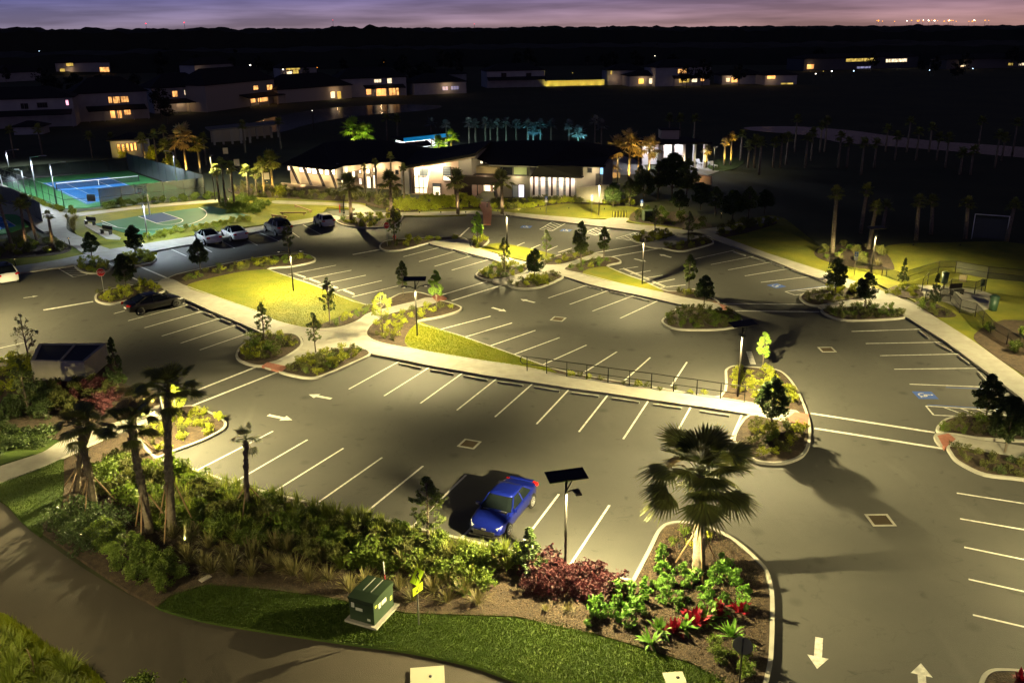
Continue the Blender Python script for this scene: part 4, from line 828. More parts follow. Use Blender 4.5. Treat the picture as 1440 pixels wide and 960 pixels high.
# palms elsewhere
def uplit(px, topv, R, label, group, w=160, col=(1, .66, .18), **k):
    r = palm(px, topv, R, label, group, **k); P = Vector(r.location); w = w*2.4
    uplight((P.x+random.uniform(-.3, .3), P.y-.9, P.z), w, col, aim=P+Vector((0, 0, 3.4)), cone=75, label='ground spotlight below the '+label)
    return r
gA = 'leaning palms at the left edge'
for b, t, lb in [((18, 350), 276, 'leftmost palm of the cluster at the left edge'), ((36, 342), 283, 'second palm of the cluster at the left edge'), ((52, 338), 278, 'third palm of the cluster at the left edge')]: palm(b, t, 1.15, lb, gA, z=.13, lean=-.5)
uplit((76, 352), 300, .8, 'short palm with an orange lit trunk at the left edge', gA, 120, z=.13); 
uplight((40, 344), 90, (1, .6, .25), aim=g(36, 335)+Vector((0, 0, 3)))
gB = 'palms in front of the club house'
for b, t, R, lb in [((494, 309), 253, 2.1, 'round palm left of the entrance with a lit trunk'), ((551, 306), 248, 2.1, 'dark round palm second from the left at the kerb'), ((644, 301), 247, 2.0, 'round palm just left of the entrance'), ((706, 301), 247, 2.0, 'round palm just right of the entrance')]:
    uplit(b, t, R, lb, gB, 170, (1, .7, .35), z=.13, tr=.2)
for b, t, lb in [((530, 276), 226, 'slim tall palm before the left wing windows'), ((514, 272), 233, 'slim palm by the corner of the left wing'), ((552, 280), 217, 'slim palm where the two wings meet'), ((569, 284), 233, 'slim palm left of the glass wall')]: palm(b, t, .8, lb, gB, z=.1, tr=.13)
gC = 'tall palms between the courts and the club house'
for b, t, lb in [((222, 236), 186, 'dim palm behind the tennis fence, first from the left'), ((236, 236), 180, 'dim palm behind the tennis fence, second from the left'), ((249, 236), 196, 'dim palm behind the tennis fence with a pale trunk'), ((130, 222), 188, 'dim palm far behind the courts'), ((160, 220), 190, 'dim palm between the courts and the lit windows'), ((318, 292), 226, 'left trunk of the three palms at the court end'), ((330, 290), 232, 'middle palm of the three at the court end'), ((309, 286), 236, 'right palm of the three at the court end'), ((350, 278), 236, 'low dim palm right of the court end'), ((362, 278), 240, 'dim palm beside the yellow lawn')]: palm(b, t, 1.25, lb, gC, tr=.14)
uplit((263, 246), 186, 3.2, 'brightly uplit golden palm behind the tennis court', gC, 900, (1, .62, .12), leafmat=L_palmy)
uplit((384, 270), 218, 2.3, 'golden uplit palm left of the club house', gC, 420, (1, .62, .12)); uplit((372, 272), 228, 1.8, 'shorter golden uplit palm left of the club house', gC, 260, (1, .62, .12))
uplit((236, 240), 200, 2.0, 'dim golden palm just left of the brightest one', gC, 260, (1, .65, .15)); uplit((282, 244), 200, 1.9, 'dim golden palm just right of the brightest one', gC, 260, (1, .65, .15)); uplit((205, 232), 192, 1.6, 'dim golden palm beside the six-paned pavilion', gC, 160, (1, .65, .15))
for u, v, sc_ in ((238, 243, 3.2), (216, 224, 2.6), (173, 222, 2.2), (395, 276, 1.6)):
    o = link(bpy.data.objects.new('golden_shrub', bush_mesh('big', u).mesh('foliage', L_yel))); o.location = g(u, v); o.scale = (sc_, sc_, sc_*1.15); tag(o, 'tall round shrub glowing gold above its spotlight, behind the courts', 'shrub', 'gold-lit shrubs behind the courts')
    P = o.location; uplight((P.x, P.y-3.2, 0), 420, (1, .72, .08), aim=P+Vector((0, 0, 2)), cone=90, label='ground spotlight before a gold-lit shrub')
gD = 'tall palms on the dark lawn to the right'
for b, t, lb in [((1170, 357), 268, 'nearest uplit palm of the right group'), ((1210, 328), 262, 'thin palm behind the nearest one on the right'), ((1221, 352), 286, 'palm leaning beside the right solar lamp'), ((1241, 322), 286, 'palm just right of the solar lamp'), ((1288, 338), 280, 'pale trunk palm left in the far right row'), ((1309, 330), 278, 'second palm in the far right row'), ((1357, 336), 281, 'third palm in the far right row'), ((1415, 340), 285, 'rightmost palm in the far right row')]:
    palm(b, t, 1.15, lb, gD, tr=.2, lean=.3)
for i, u in enumerate((1170, 1222, 1290, 1356)): uplight((u-6, 362-(i > 1)*16), 170 if i < 2 else 80, (1, .8, .4), aim=g(u, 356-(i > 1)*16)+Vector((0, 0, 3.5)), cone=70, label=f'ground spotlight at the foot of palm {("nearest", "beside the solar lamp", "in the far row", "third in the far row")[i]}')
gE = 'palms around the pool behind the club house'
for i, (u, b_, t_) in enumerate([(660, 212, 170), (669, 211, 172), (683, 213, 170), (690, 212, 173), (700, 213, 172), (712, 214, 170), (726, 213, 172), (742, 214, 171), (760, 213, 172), (775, 212, 171), (800, 214, 173), (836, 222, 168), (845, 222, 172), (628, 208, 172), (607, 206, 170)]):
    palm((u, b_), t_, 1.5, 'dim teal-lit palm in the row behind the club house roof', gE, tr=.16, leafmat=leafm('grey_palm_blade', (.17, .18, .17)))
for i, (u, b_, t_, lb, col, W_) in enumerate([(750, 214, 178, 'turquoise uplit bushy palm behind the roof ridge', (.15, .7, 1), 1100), (813, 216, 182, 'pale turquoise uplit palm behind the roof', (.3, .8, 1), 900), (498, 214, 175, 'yellow-green uplit palm above the left wing roof', (.9, .85, .2), 900), (516, 214, 180, 'second yellow-green uplit palm above the left wing roof', (.9, .85, .2), 750), (635, 218, 189, 'yellow-green uplit palm right of the blue pavilion', (.9, .8, .1), 800), (618, 220, 196, 'lower yellow-green palm beside the blue pavilion', (.9, .8, .1), 500),
    (851, 262, 222, 'orange uplit palm at the right corner of the club house', (1, .6, .15), 700), (884, 255, 192, 'tall golden uplit palm right of the club house', (1, .62, .12), 1100), (868, 246, 200, 'golden palm behind the right corner', (1, .65, .15), 500), (912, 248, 200, 'golden palm left of the small white building', (1, .65, .15), 900), (1018, 232, 196, 'left golden palm of the far pair', (1, .7, .1), 420), (1027, 232, 190, 'right golden palm of the far pair', (1, .7, .1), 320), (897, 252, 212, 'broad golden palm between the corner and the white building', (1, .65, .15), 700), (840, 250, 206, 'golden palm rising behind the right end of the roof', (1, .65, .15), 500), (993, 236, 208, 'golden palm beside the white loungers', (1, .7, .1), 300)]):
    uplit((u, b_), t_, 3.0 if 1 < i < 4 else (2.0 if i < 10 else 1.3) if i < 6 or i > 9 else 2.7, lb, gE, W_*1.3, col, leafmat=L_palmy if i > 5 else leafm('grey_palm_blade', (.17, .18, .17)) if i < 2 else L_bright)
uplight((700, 219), 650, (.3, .75, .75), aim=g(700, 212)+Vector((0, 0, 5)), cone=120, label='turquoise floodlight below the row of pool palms'); uplight((672, 219), 650, (.3, .75, .75), aim=g(672, 212)+Vector((0, 0, 5)), cone=120, label='turquoise floodlight at the left of the pool palms'); uplight((728, 219), 550, (.25, .75, .85), aim=g(728, 212)+Vector((0, 0, 5)), cone=120, label='turquoise floodlight at the right of the pool palms')
gF = 'dim tall palms on the dark ground beyond the right lawns'
for i in range(26):
    u = 1040+i*15.4+random.uniform(-5, 5); b_ = random.choice((226, 236, 246, 214)); palm((u, b_), b_-random.uniform(34, 50), 1.3, 'dim slender palm standing in the dark before the right pond', gF, tr=.17)
for i, (u, b_) in enumerate([(1060, 236), (1105, 232), (1140, 226), (940, 205), (955, 205), (975, 206), (290, 232), (345, 215), (395, 210), (20, 222), (60, 220), (545, 205), (560, 206)]): palm((u, b_), b_-42, 1.4, ('dim palm beside the small white building' if 900 < u < 1000 else 'dim slender palm on the dark grass by the pond'), gF, tr=.16)
# dark broad trees around the club house and beyond
gG = 'dark trees right of the club house'
for i, (u, b_, t_) in enumerate([(862, 292, 255), (885, 290, 250), (905, 285, 238), (925, 280, 225), (945, 280, 212), (965, 285, 222), (985, 295, 255), (1005, 305, 262), (1030, 312, 265), (1052, 308, 262), (955, 300, 265), (935, 262, 222), (1075, 300, 265), (900, 266, 232)]):
    tree('oak' if i % 2 else 'magnolia', (u, b_), t_, 'dim broad tree in the dark grove right of the club house', gG, 'broad_tree', z=0, wide=1.5)
gH = 'dark trees among the far houses'
random.seed(11)
for i in range(110):
    u = random.uniform(-60, 1500); v = random.choice([random.uniform(62, 100), random.uniform(90, 128), random.uniform(140, 178)]) 
    if v > 128 and 250 < u < 1500: v = random.uniform(78, 112)
    P = g(u, v); tree('dark', None, 0, 'dark tree among the far unlit houses and fields', gH, 'distant_tree', P=P, h=random.uniform(5, 11))

# ================================================================== WATER AND FAR LAND
M_water = mat('pond_water', (.006, .008, .008), .20, bump=.4, bscale=.7, world=True, spec=.08)
sheet('water', [(360, 172), (420, 158), (480, 151), (560, 147), (620, 149), (600, 155), (540, 160), (480, 166), (430, 176), (380, 186)], .0, M_water)
sheet('water', [(1050, 179), (1120, 178), (1200, 184), (1300, 197), (1440, 207), (1560, 218), (1560, 230), (1440, 222), (1330, 212), (1240, 205), (1180, 200), (1130, 190), (1060, 184)], .0, M_water)
M_can = mat('far_canopy', (.012, .015, .010), 1, rgb2=(.020, .024, .014), scale=.03, world=True)
def canopy(az0, az1, r0, r1, hf, label, nr=14, da=.0032):
    mb = MB(); na = int((az1-az0)/da)
    for j in range(nr+1):
        r_ = r0+(r1-r0)*(j/nr)**1.3
        for i in range(na+1):
            a = az0+(az1-az0)*i/na; x, y = r_*sin(a), r_*cos(a)
            n_ = noise.noise(Vector((x*.05, y*.05, 0)))*.30+noise.noise(Vector((x*.12, y*.12, 5)))*.18+noise.noise(Vector((x*.012, y*.012, 9)))*.22
            z = hf(a)*(.88+n_*.5) if j > 0 else 0
            mb.v.append((x, y, z))
    for j in range(nr):
        for i in range(na):
            k = j*(na+1)+i; mb.f.append([k, k+1, k+na+2, k+na+1]); mb.mi.append(0); mb.sm.append(False)
    o = mb.build('distant_woods', M_can); o['kind'] = 'stuff'; tag(o, label, 'woods')
canopy(-.56, .56, 820, 1500, lambda a: 26.5-9*(a+.56)/1.12, 'dark belt of woods along the whole horizon')
canopy(-.56, .56, 560, 700, lambda a: 11, 'lower dark woods in front of the horizon belt', nr=5)
# horizon street lights, masts
M_orange = mat('sodium_lamp', (1, .5, .1), .5, emit=(1, .34, .04), estr=2.4); M_whl = mat('white_far_lamp', (1, 1, 1), .5, emit=(1, .9, .7), estr=8); M_redl = mat('red_beacon', (1, 0, 0), .5, emit=(1, .02, .05), estr=4)
M_cyl = mat('bluish_far_lamp', (1, 1, 1), .5, emit=(.5, .75, 1), estr=5)
M_lamps = [M_orange, M_whl]
def farlamp(u, v, D, m, label, group, r=.9, cat='street lamp', name='distant_street_lamp'):
    q = _f+_r*((u-720)/FPX)+_d*((v-480)/FPX); t = D/q.y; P = Vector((0, 0, HC))+q*t
    o = empty(name, (P.x, P.y, 0), 0, label, cat, group)
    z = max(P.z, 2)
    MB().tube([(0, 0, 0), (0, 0, z)], .12 if cat != 'radio mast' else .25, 4).build('pole', M_steel, o)
    b = MB(); b.tube([(0, 0, z-r*.5), (0, 0, z), (0, 0, z+r*.6)], [r*.45, r*.8, r*.3], 6); b.build('lamp_head' if cat != 'radio mast' else 'beacon', m, o)
random.seed(5)
for i in range(34):
    u = random.choice([random.gauss(1318, 22), random.uniform(1230, 1396)]); farlamp(u, 29.5+random.uniform(-1, 1), 1750, M_orange if random.random() < .8 else M_whl, 'small orange lamp in the string of lights on the right horizon', 'string of orange lamps on the right horizon', r=random.uniform(.9, 1.8))
for u, v, lb in [(205, 33.5, 'red beacon mast on the left horizon'), (259, 32, 'thin mast with a fainter red beacon right of the first'), (468, 28.5, 'faint red mast left of centre on the horizon'), (667, 34, 'faint red mast near the middle of the horizon')]: farlamp(u, v, 1600, M_redl, lb, 'radio masts on the horizon', r=1.3 if u < 300 else .7, cat='radio mast', name='radio_mast')
for u, v, D, m, r in [(877, 66, 700, M_whl, .45), (921, 79, 560, M_whl, .25), (55, 72, 700, M_cyl, .3), (131, 79, 620, M_whl, .35), (144, 88, 560, M_cyl, .6), (305, 115, 400, M_whl, .2), (1199, 115, 420, M_cyl, .35), (1305, 115, 420, M_cyl, .25), (1366, 110, 430, M_cyl, .3), (410, 86, 600, M_whl, .5), (370, 90, 600, M_whl, .6), (350, 86, 600, M_whl, .5), (951, 120, 400, M_cyl, .35), (994, 119, 400, M_cyl, .3), (1006, 110, 400, M_whl, .2), (690, 80, 640, M_whl, .4), (1382, 94, 520, M_cyl, .3), (1355, 58, 900, M_whl, .5), (1412, 58, 900, M_whl, .6), (1438, 46, 1000, M_orange, 1.0), (772, 75, 640, M_whl, .2), (439, 156, 215, M_whl, .12), (1146, 456-340, 400, M_whl, .3)]:
    farlamp(u, v, D, m, 'small '+{'white_far_lamp': 'white', 'bluish_far_lamp': 'bluish', 'sodium_lamp': 'orange', 'yellow_lit_window': 'dim yellow', 'red_beacon': 'red'}[m.name]+' lamp glowing in the dark land below the horizon', 'isolated lamps in the dark middle distance', r=r)

# ================================================================== HOUSES
M_hw = mat('house_render', (.30, .30, .32), .9, rgb2=(.38, .37, .38), scale=.5); M_hw2 = mat('house_render_warm', (.36, .33, .29), .9); M_hr = mat('roof_shingle', (.014, .014, .016), .95)
M_win = mat('lit_window', (1, .6, .25), .5, emit=(1, .46, .13), estr=1.5); M_winw = mat('pale_lit_window', (1, .85, .6), .5, emit=(1, .78, .48), estr=1.6); M_winb = mat('bluish_window', (.7, .7, 1), .5, emit=(.45, .45, .75), estr=.55); M_wind = mat('dark_glass', (.012, .014, .018), .12)
M_winy = mat('yellow_lit_window', (1, .8, .2), .5, emit=(.9, .62, .12), estr=.8)
M_frame = mat('window_frame', (.05, .05, .05), .5)
def seg3(u0, v0, u1, v1):
    a, b = g(u0, v0), g(u1, v1); d = (b-a); d.z = 0; L = d.length; d.normalize(); n = Vector((-d.y, d.x, 0))
    if n.y < 0: n = -n
    return a, b, d, n, L
def onwall(a, d, n, u, v, off=-.04):
    """point of the vertical wall (a,d) seen at picture point u,v"""
    q = _f+_r*((u-720)/FPX)+_d*((v-480)/FPX); a2 = a+n*off
    t = n.dot(a2-Vector((0, 0, HC)))/n.dot(q); P = Vector((0, 0, HC))+q*t
    return (P-a2).dot(d), P.z
def window(par, a, d, n, x0, x1, z0, z1, m, mull=1, off=.05, sub=True, nm='window', lab=None, horiz=0):
    """frame + glass set on a wall; coordinates along the wall and up, in metres, relative to par"""
    R = Matrix(((d.x, n.x, 0), (d.y, n.y, 0), (0, 0, 1))); base = a-par.location
    def W(x, y, z): return base+R@Vector((x, y, z))
    f = MB(); t = .07; W_ = x1-x0; H_ = z1-z0
    for (cx, cz, sx, sz) in ((x0-t/2, (z0+z1)/2, t, H_+2*t), (x1+t/2, (z0+z1)/2, t, H_+2*t), ((x0+x1)/2, z0-t/2, W_, t), ((x0+x1)/2, z1+t/2, W_, t)):
        c = W(cx, -off, cz); f.box(c.x, c.y, c.z, sx, .14, sz, M=R)
    for i in range(1, mull): c = W(x0+W_*i/mull, -off, (z0+z1)/2); f.box(c.x, c.y, c.z, .07, .13, H_, M=R)
    for i in range(1, horiz+1): c = W((x0+x1)/2, -off, z0+H_*i/(horiz+1)); f.box(c.x, c.y, c.z, W_, .12, .06, M=R)
    fo = f.build(nm, M_frame, par)
    c = W((x0+x1)/2, -off*.6, (z0+z1)/2); MB().box(c.x, c.y, c.z, W_, .06, H_, M=R).build('pane', m, fo)
    if lab: fo['label'] = lab
    return fo
def hip(mb, c0, d, n, L, W, z0, z1, over=.5, inl=None):
    """hip roof over a rectangle starting at c0, L along d, W along n"""
    A = c0-d*over-n*over; B = c0+d*(L+over)-n*over; Cc = c0+d*(L+over)+n*(W+over); D = c0-d*over+n*(W+over)
    k = min(L, W)/2*.95 if inl is None else inl
    if L >= W: r0 = c0+d*k+n*W/2; r1 = c0+d*(L-k)+n*W/2
    else: r0 = c0+d*L/2+n*k; r1 = c0+d*L/2+n*(W-k)
    vs = [(*p.xy, z0) for p in (A, B, Cc, D)]+[(*r0.xy, z1), (*r1.xy, z1)]+[(*p.xy, z0-.22) for p in (A, B, Cc, D)]
    if L >= W: fs = [(0, 1, 5, 4), (1, 2, 5), (2, 3, 4, 5), (3, 0, 4)]
    else: fs = [(0, 1, 4), (1, 2, 5, 4), (2, 3, 5), (3, 0, 4, 5)]
    fs += [(0, 6, 7, 1), (1, 7, 8, 2), (2, 8, 9, 3), (3, 9, 6, 0), (9, 8, 7, 6)]
    return mb.add(vs, fs)
def house(b0, b1, topv, roofv, label, wins, depth=11, low=None, m=None, roofk=None):
    a, b, d, n, L = seg3(*b0, *b1); H_ = topz(a, topv)
    r = empty('house', a, 0, label, 'house', 'houses beyond the pond')
    mid = a+n*depth/2; hr = max(H_+1, topz(mid, roofv))
    def loc(x, y, z): q = d*x+n*y; return Vector((q.x, q.y, z))
    R = Matrix(((d.x, n.x, 0), (d.y, n.y, 0), (0, 0, 1)))
    mb = MB(); c = loc(L/2, depth/2, H_/2); mb.box(c.x, c.y, c.z, L, depth, H_, M=R); mb.build('wall', m or M_hw, r)
    hip(MB(), Vector((0, 0, 0)), d, n, L, depth, H_+.02, hr).build('roof', M_hr, r)
    if low:      # one-storey lean-to roof / lanai in front: (x fraction 0, 1, depth, height)
        x0, x1, dp, hh = low; mb = MB(); lw = MB()
        A = [loc(L*x0, -dp, hh), loc(L*x1, -dp, hh), loc(L*x1, -.05, hh+1.0), loc(L*x0, -.05, hh+1.0)]
        lw.add([*A, *[p-Vector((0, 0, .2)) for p in A]], [(0, 1, 2, 3), (4, 7, 6, 5), (0, 4, 5, 1), (1, 5, 6, 2), (3, 7, 4, 0), (2, 6, 7, 3)]); lw.build('porch_roof', M_hr, r)
        for k in range(5): c = loc(L*(x0+(x1-x0)*k/4), -dp+.15, (hh-.2)/2); MB().box(c.x, c.y, c.z, .2, .2, hh-.2, M=R).build('porch_post', m or M_hw, r)
    if wins and wins[0][4] not in (M_wind,):
        x0, z1 = onwall(a, d, n, wins[0][0], wins[0][1]); q = loc(max(1, min(L-1, x0+1.5)), -1.6, min(2.6, H_-.6)); l = bpy.data.lights.new('porch_lamp', 'POINT'); l.energy = 120*random.uniform(.5, 1.4); l.color = (1, .62, .3); l.shadow_soft_size = .1
        o = bpy.data.objects.new('porch_lamp', l); C.objects.link(o); o.parent = r; o.location = q
    for w_ in wins:
        u0, v0, u1, v1, mm = w_[:5]; mu = w_[5] if len(w_) > 5 else 2
        x0, z1 = onwall(a, d, n, u0, v0); x1, z0 = onwall(a, d, n, u1, v1)
        x0, x1 = sorted((max(.3, min(L-.3, x0)), max(.3, min(L-.3, x1)))); z0 = max(.15, z0); z1 = min(H_-.1, max(z0+.5, z1))
        if x1-x0 < .4: x1 = x0+.4
        window(r, a, d, n, x0, x1, z0, z1, mm, mu)
    return r
O, Wm, B_, D_ = M_win, M_winw, M_winb, M_wind
house((-40, 183), (108, 177), 141, 124, 'pale unlit two-storey house at the left edge', [(29, 146, 34, 153, D_), (34, 146, 40, 153, D_), (52, 145, 67, 151, D_, 4), (92, 141, 97, 148, mat('pink_window', (1, .5, .5), .5, emit=(1, .45, .6), estr=1.6), 1)], depth=12, low=(0, .98, 3, 3.2))
house((108, 172), (211, 166), 132, 110, 'two-storey house with six orange upper windows', [(152, 136.5, 158, 145, O, 2), (158.5, 136.3, 169, 145, O, 4), (169.5, 136, 181, 143.5, O, 3), (154.5, 154.5, 162.5, 166, O, 1), (164.5, 153.5, 172, 166, O, 1), (174, 152.5, 184, 161, O, 3)], low=(.15, .95, 3, 2.8))
house((218, 160), (300, 155), 124, 104, 'two-storey house with a bright doorway', [(242, 128.5, 250, 136, O, 2), (259, 127, 272, 133, Wm, 3), (263.5, 142.5, 275, 153, Wm, 2)], low=(.1, .98, 3, 2.8))
house((292, 158), (388, 145), 120, 98, 'house with a pale gable side and warm ground windows', [(356, 121, 363, 126, O, 1), (375, 120, 383, 126, O, 2), (352, 137, 359, 144, O, 1), (362, 135, 378, 142, O, 3)], low=(.45, 1, 4, 2.8), m=M_hw2)
house((392, 146), (495, 138), 126, 106, 'low wide house with a big hipped roof and one lit window', [(464.5, 129.5, 471, 137.5, Wm, 1), (474, 129, 480, 140, M_winy, 1)], depth=14, m=M_hw2)
house((478, 138), (572, 134), 111, 96, 'house with a glowing orange porch', [(526, 112, 536, 116, Wm, 3), (544.5, 110.5, 551, 117, Wm, 1), (515, 125.5, 522, 133, O, 1), (528, 124.5, 544, 134.5, O, 4), (547, 123.5, 561, 135, O, 3)], low=(.35, .95, 3, 2.9))
house((583, 134), (656, 131), 117, 104, 'low house with cool bluish windows', [(622, 122, 630, 127, B_, 2), (634, 121.5, 645, 126, B_, 3)], depth=13)
house((600, 118), (656, 116), 105, 98, 'plain unlit house behind the low bluish one', [(625, 108, 630, 112, D_)], depth=10)
house((685, 124), (766, 122), 100, 90, 'large unlit grey house left of the yellow garden', [(705, 103, 712, 109, D_), (740, 103, 747, 109, D_)], low=(0, 1, 3, 3), depth=12)
house((855, 120), (908, 119), 99, 90, 'dark house with a single thin lit slit', [(858.5, 98, 860.5, 105, M_winy, 1)], depth=11)
house((885, 122), (930, 121), 107, 99, 'low dark house with two lit window groups', [(898, 111, 905, 118, M_winy, 1), (913, 110.5, 925.5, 117.5, Wm, 3)], depth=10)
house((921, 122), (998, 120), 95, 84, 'two-storey house with a triple lit upper window', [(953.5, 97.5, 965, 103, O, 3), (955, 110, 969, 116, M_winy, 2), (972, 109.5, 980, 115.5, Wm, 2), (985, 109.5, 990, 114, O, 1)], depth=12, low=(.3, .95, 2, 2.9))
house((1015, 119), (1075, 118), 106, 98, 'low house half hidden by dark trees with white windows', [(1021, 110, 1026, 115, Wm, 1), (1029, 109, 1037, 116, O, 2)], depth=10)
house((1075, 120), (1120, 119), 106, 99, 'small house with an orange gable at the far right', [(1079, 105, 1090, 111, O, 2), (1098, 117, 1115, 119.5, M_winy, 2)], depth=9)
house((1130, 100), (1290, 95), 83, 77, 'long far house outlined by eaves lights', m=mat('dim_house_render', (.09, .09, .10), .9), wins=[(1135, 91, 1144, 97, O, 1), (1190, 83, 1230, 86, M_winy, 5), (1246, 83.5, 1275, 87, Wm, 5), (1205, 94, 1224, 96, B_, 4)], depth=14)
house((1330, 98), (1445, 95), 84, 77, 'far house at the right edge with three small lights', m=MATS['dim_house_render'], wins=[(1351, 90, 1358, 94, Wm, 1), (1418, 89, 1424, 92, M_winy, 1), (1433, 89, 1440, 92, Wm, 1)], depth=12)
house((1398, 62), (1445, 60), 49, 46, 'very distant lit house at the upper right', [(1407, 49, 1440, 54, M_winy, 5)], depth=12)
house((80, 106), (156, 104), 89, 80, 'far house with yellow corner rooms', [(92, 85, 103, 93, M_winy, 2), (84, 97, 92, 104, M_winy, 1), (140, 95, 154, 102, O, 3)], depth=12)
house((0, 116), (60, 113), 103, 92, 'far unlit house at the left', [(8, 106, 14, 110, D_)], depth=12)
house((275, 108), (330, 104), 92, 82, 'far house with two small white lamps', [(276, 99, 285, 104, Wm, 1), (288, 108, 293, 112, M_winy, 1)], depth=10)
house((395, 112), (446, 110), 96, 86, 'far house with a yellow glowing yard', [(402, 95, 422, 98, M_winy, 3), (403, 101, 411, 105, Wm, 2), (412, 99, 420, 105, M_winy, 1)], depth=10)
house((430, 96), (486, 94), 82, 76, 'far house with a thin lit eave', [(458, 80, 484, 83, M_winy, 4), (512, 83, 517, 88, Wm, 1)], depth=10)
house((585, 90), (612, 89), 81, 76, 'tiny far house with orange windows', [(587, 82, 590, 86, Wm, 1), (596, 81, 604, 84, O, 2)], depth=8)
house((20, 268-78), (60, 189), 178, 170, 'small dark shed left of the far pond', [], depth=5)
house((158, 222), (200, 221), 197, 188, 'low dark pavilion with six orange window panes', [(164.5, 203, 170, 214, O, 1), (171, 203, 176, 213.5, O, 1), (177, 202, 182, 213, O, 1), (183, 202, 187, 212, O, 1), (188, 201, 192, 211, O, 1)], depth=6)
# lit garden wall in the middle distance
a, b, d, n, L = seg3(764, 122, 850, 120); gw = empty('garden_wall', a, 0, 'long low garden wall lit yellow from its foot', 'wall')
MB().box(*(d*L/2+Vector((0, 0, 1.1))), L, .3, 2.2, M=Matrix(((d.x, n.x, 0), (d.y, n.y, 0), (0, 0, 1)))).build('wall', mat('garden_wall_render', (.35, .32, .22), .9), gw)
for k in range(7):
    p = a+d*L*(k+.5)/7-n*1.6; uplight((p.x, p.y, 0), 420, (1, .78, .12), aim=a+d*L*(k+.5)/7+Vector((0, 0, 1.6)), cone=130, label='small floodlight along the yellow garden wall')
p = g(852, 120); uplight((p.x, p.y-2, 0), 300, (1, .7, .3), aim=p+Vector((0, 0, 3)), label='small floodlight at the right end of the yellow wall')
# white-lit gable porch
p = g(186, 126)

# ================================================================== CLUB HOUSE
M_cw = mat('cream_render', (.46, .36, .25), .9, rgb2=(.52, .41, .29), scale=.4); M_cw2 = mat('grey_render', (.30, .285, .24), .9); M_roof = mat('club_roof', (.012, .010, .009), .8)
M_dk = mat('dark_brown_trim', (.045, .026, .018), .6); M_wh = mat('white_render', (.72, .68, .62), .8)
M_int = mat('interior_light', (1, .9, .75), .5, emit=(1, .82, .55), estr=1.7); M_intp = mat('interior_light_pinkish', (1, .85, .8), .5, emit=(.95, .70, .62), estr=1.25); M_intd = mat('dim_interior_glass', (.1, .12, .12), .25, emit=(.25, .24, .20), estr=.35)
M_inty = mat('olive_lit_glass', (.2, .25, .1), .25, emit=(.30, .34, .12), estr=.35); M_intb = mat('blue_screen_glass', (.2, .4, 1), .3, emit=(.25, .6, 1), estr=1.6)
# frame of the club house: x along its front, y back, measured from the foot of its left corner
FA = Vector(g(403, 264)); FB = Vector(g(870, 284)); 
cd_ = (FB-FA).normalized(); cd_.z = 0; cn = Vector((-cd_.y, cd_.x, 0))
club = empty('club_house', FA, 0, 'wide cream club house with dark angled roofs and lit windows', 'building')
CR = Matrix(((cd_.x, cn.x, 0), (cd_.y, cn.y, 0), (0, 0, 1)))
def cx(u, v, y=0):                 # picture point -> (x, z) on the club house plane at depth y
    q = _f+_r*((u-720)/FPX)+_d*((v-480)/FPX); a2 = FA+cn*y
    t = cn.dot(a2-Vector((0, 0, HC)))/cn.dot(q); P = Vector((0, 0, HC))+q*t
    return (P-a2).dot(cd_), P.z
def cbox(nm, x0, x1, y0, y1, z0, z1, m, par=None):
    c = CR@Vector(((x0+x1)/2, (y0+y1)/2, (z0+z1)/2)); return MB().box(c.x, c.y, c.z, abs(x1-x0), abs(y1-y0), abs(z1-z0), M=CR).build(nm, m, par or club)
def cpoly(nm, front, y0, y1, m, par=None):
    """a wall whose front outline (x,z list) is extruded back from y0 to y1"""
    mb = MB(); mb.prism(front, -y1, -y0)
    vs = []
    for (x, z, y_) in mb.v: vs.append(CR@Vector((x, -y_, z)))
    mb.v = [tuple(v) for v in vs]; return mb.build(nm, m, par or club)
def cwin(u0, v0, u1, v1, y, m, mull=1, horiz=0, nm='window'):
    x0, z1 = cx(u0, v0, y-.05); x1, z0 = cx(u1, v1, y-.05)
    return window(club, FA+cn*y, cd_, cn, x0, x1, max(z0, .1), z1, m, mull, horiz=horiz, nm=nm)
X = lambda u, v=270, y=0: cx(u, v, y)[0]
Z = lambda u, v, y=0: cx(u, v, y)[1]
# left wing, first volume with raking columns
eA = Z(466, 238)
cbox('wall', X(403), X(473), 1.5, 12, 0, eA, M_cw); cbox('wall', X(473), X(482), .6, 12, 0, Z(478, 231), M_cw2)
cpoly('planter_wall', [(X(404), 0), (X(470), 0), (X(470), .55), (X(404), 1.0)], -1.6, -1.2, M_cw)
for u0, v0, u1, v1 in ((407, 233, 421, 259), (425, 235, 439, 262), (444, 237, 457, 264), (462, 238, 474, 266)):
    x0, z0 = cx(u0, v0, 0); x1, z1 = cx(u1, v1, -1)
    A_ = CR@Vector((x0, .3, max(z0, 2))); B2 = CR@Vector((x1, -1.1, max(z1, .2))); MB().tube([A_, B2], [.2, .2], 4).build('raking_column', M_dk, club)
for u0, v0, u1, v1 in ((404.5, 233, 408.5, 239.5), (421, 235.5, 431, 242), (431.5, 236, 437.5, 243), (438.5, 236.5, 446, 244.5), (447, 237, 454, 245), (457, 238, 463, 246)): cwin(u0, v0, u1, v1, 1.5, M_intp)
cwin(463.5, 236.5, 471.5, 245.5, 1.5, M_int)
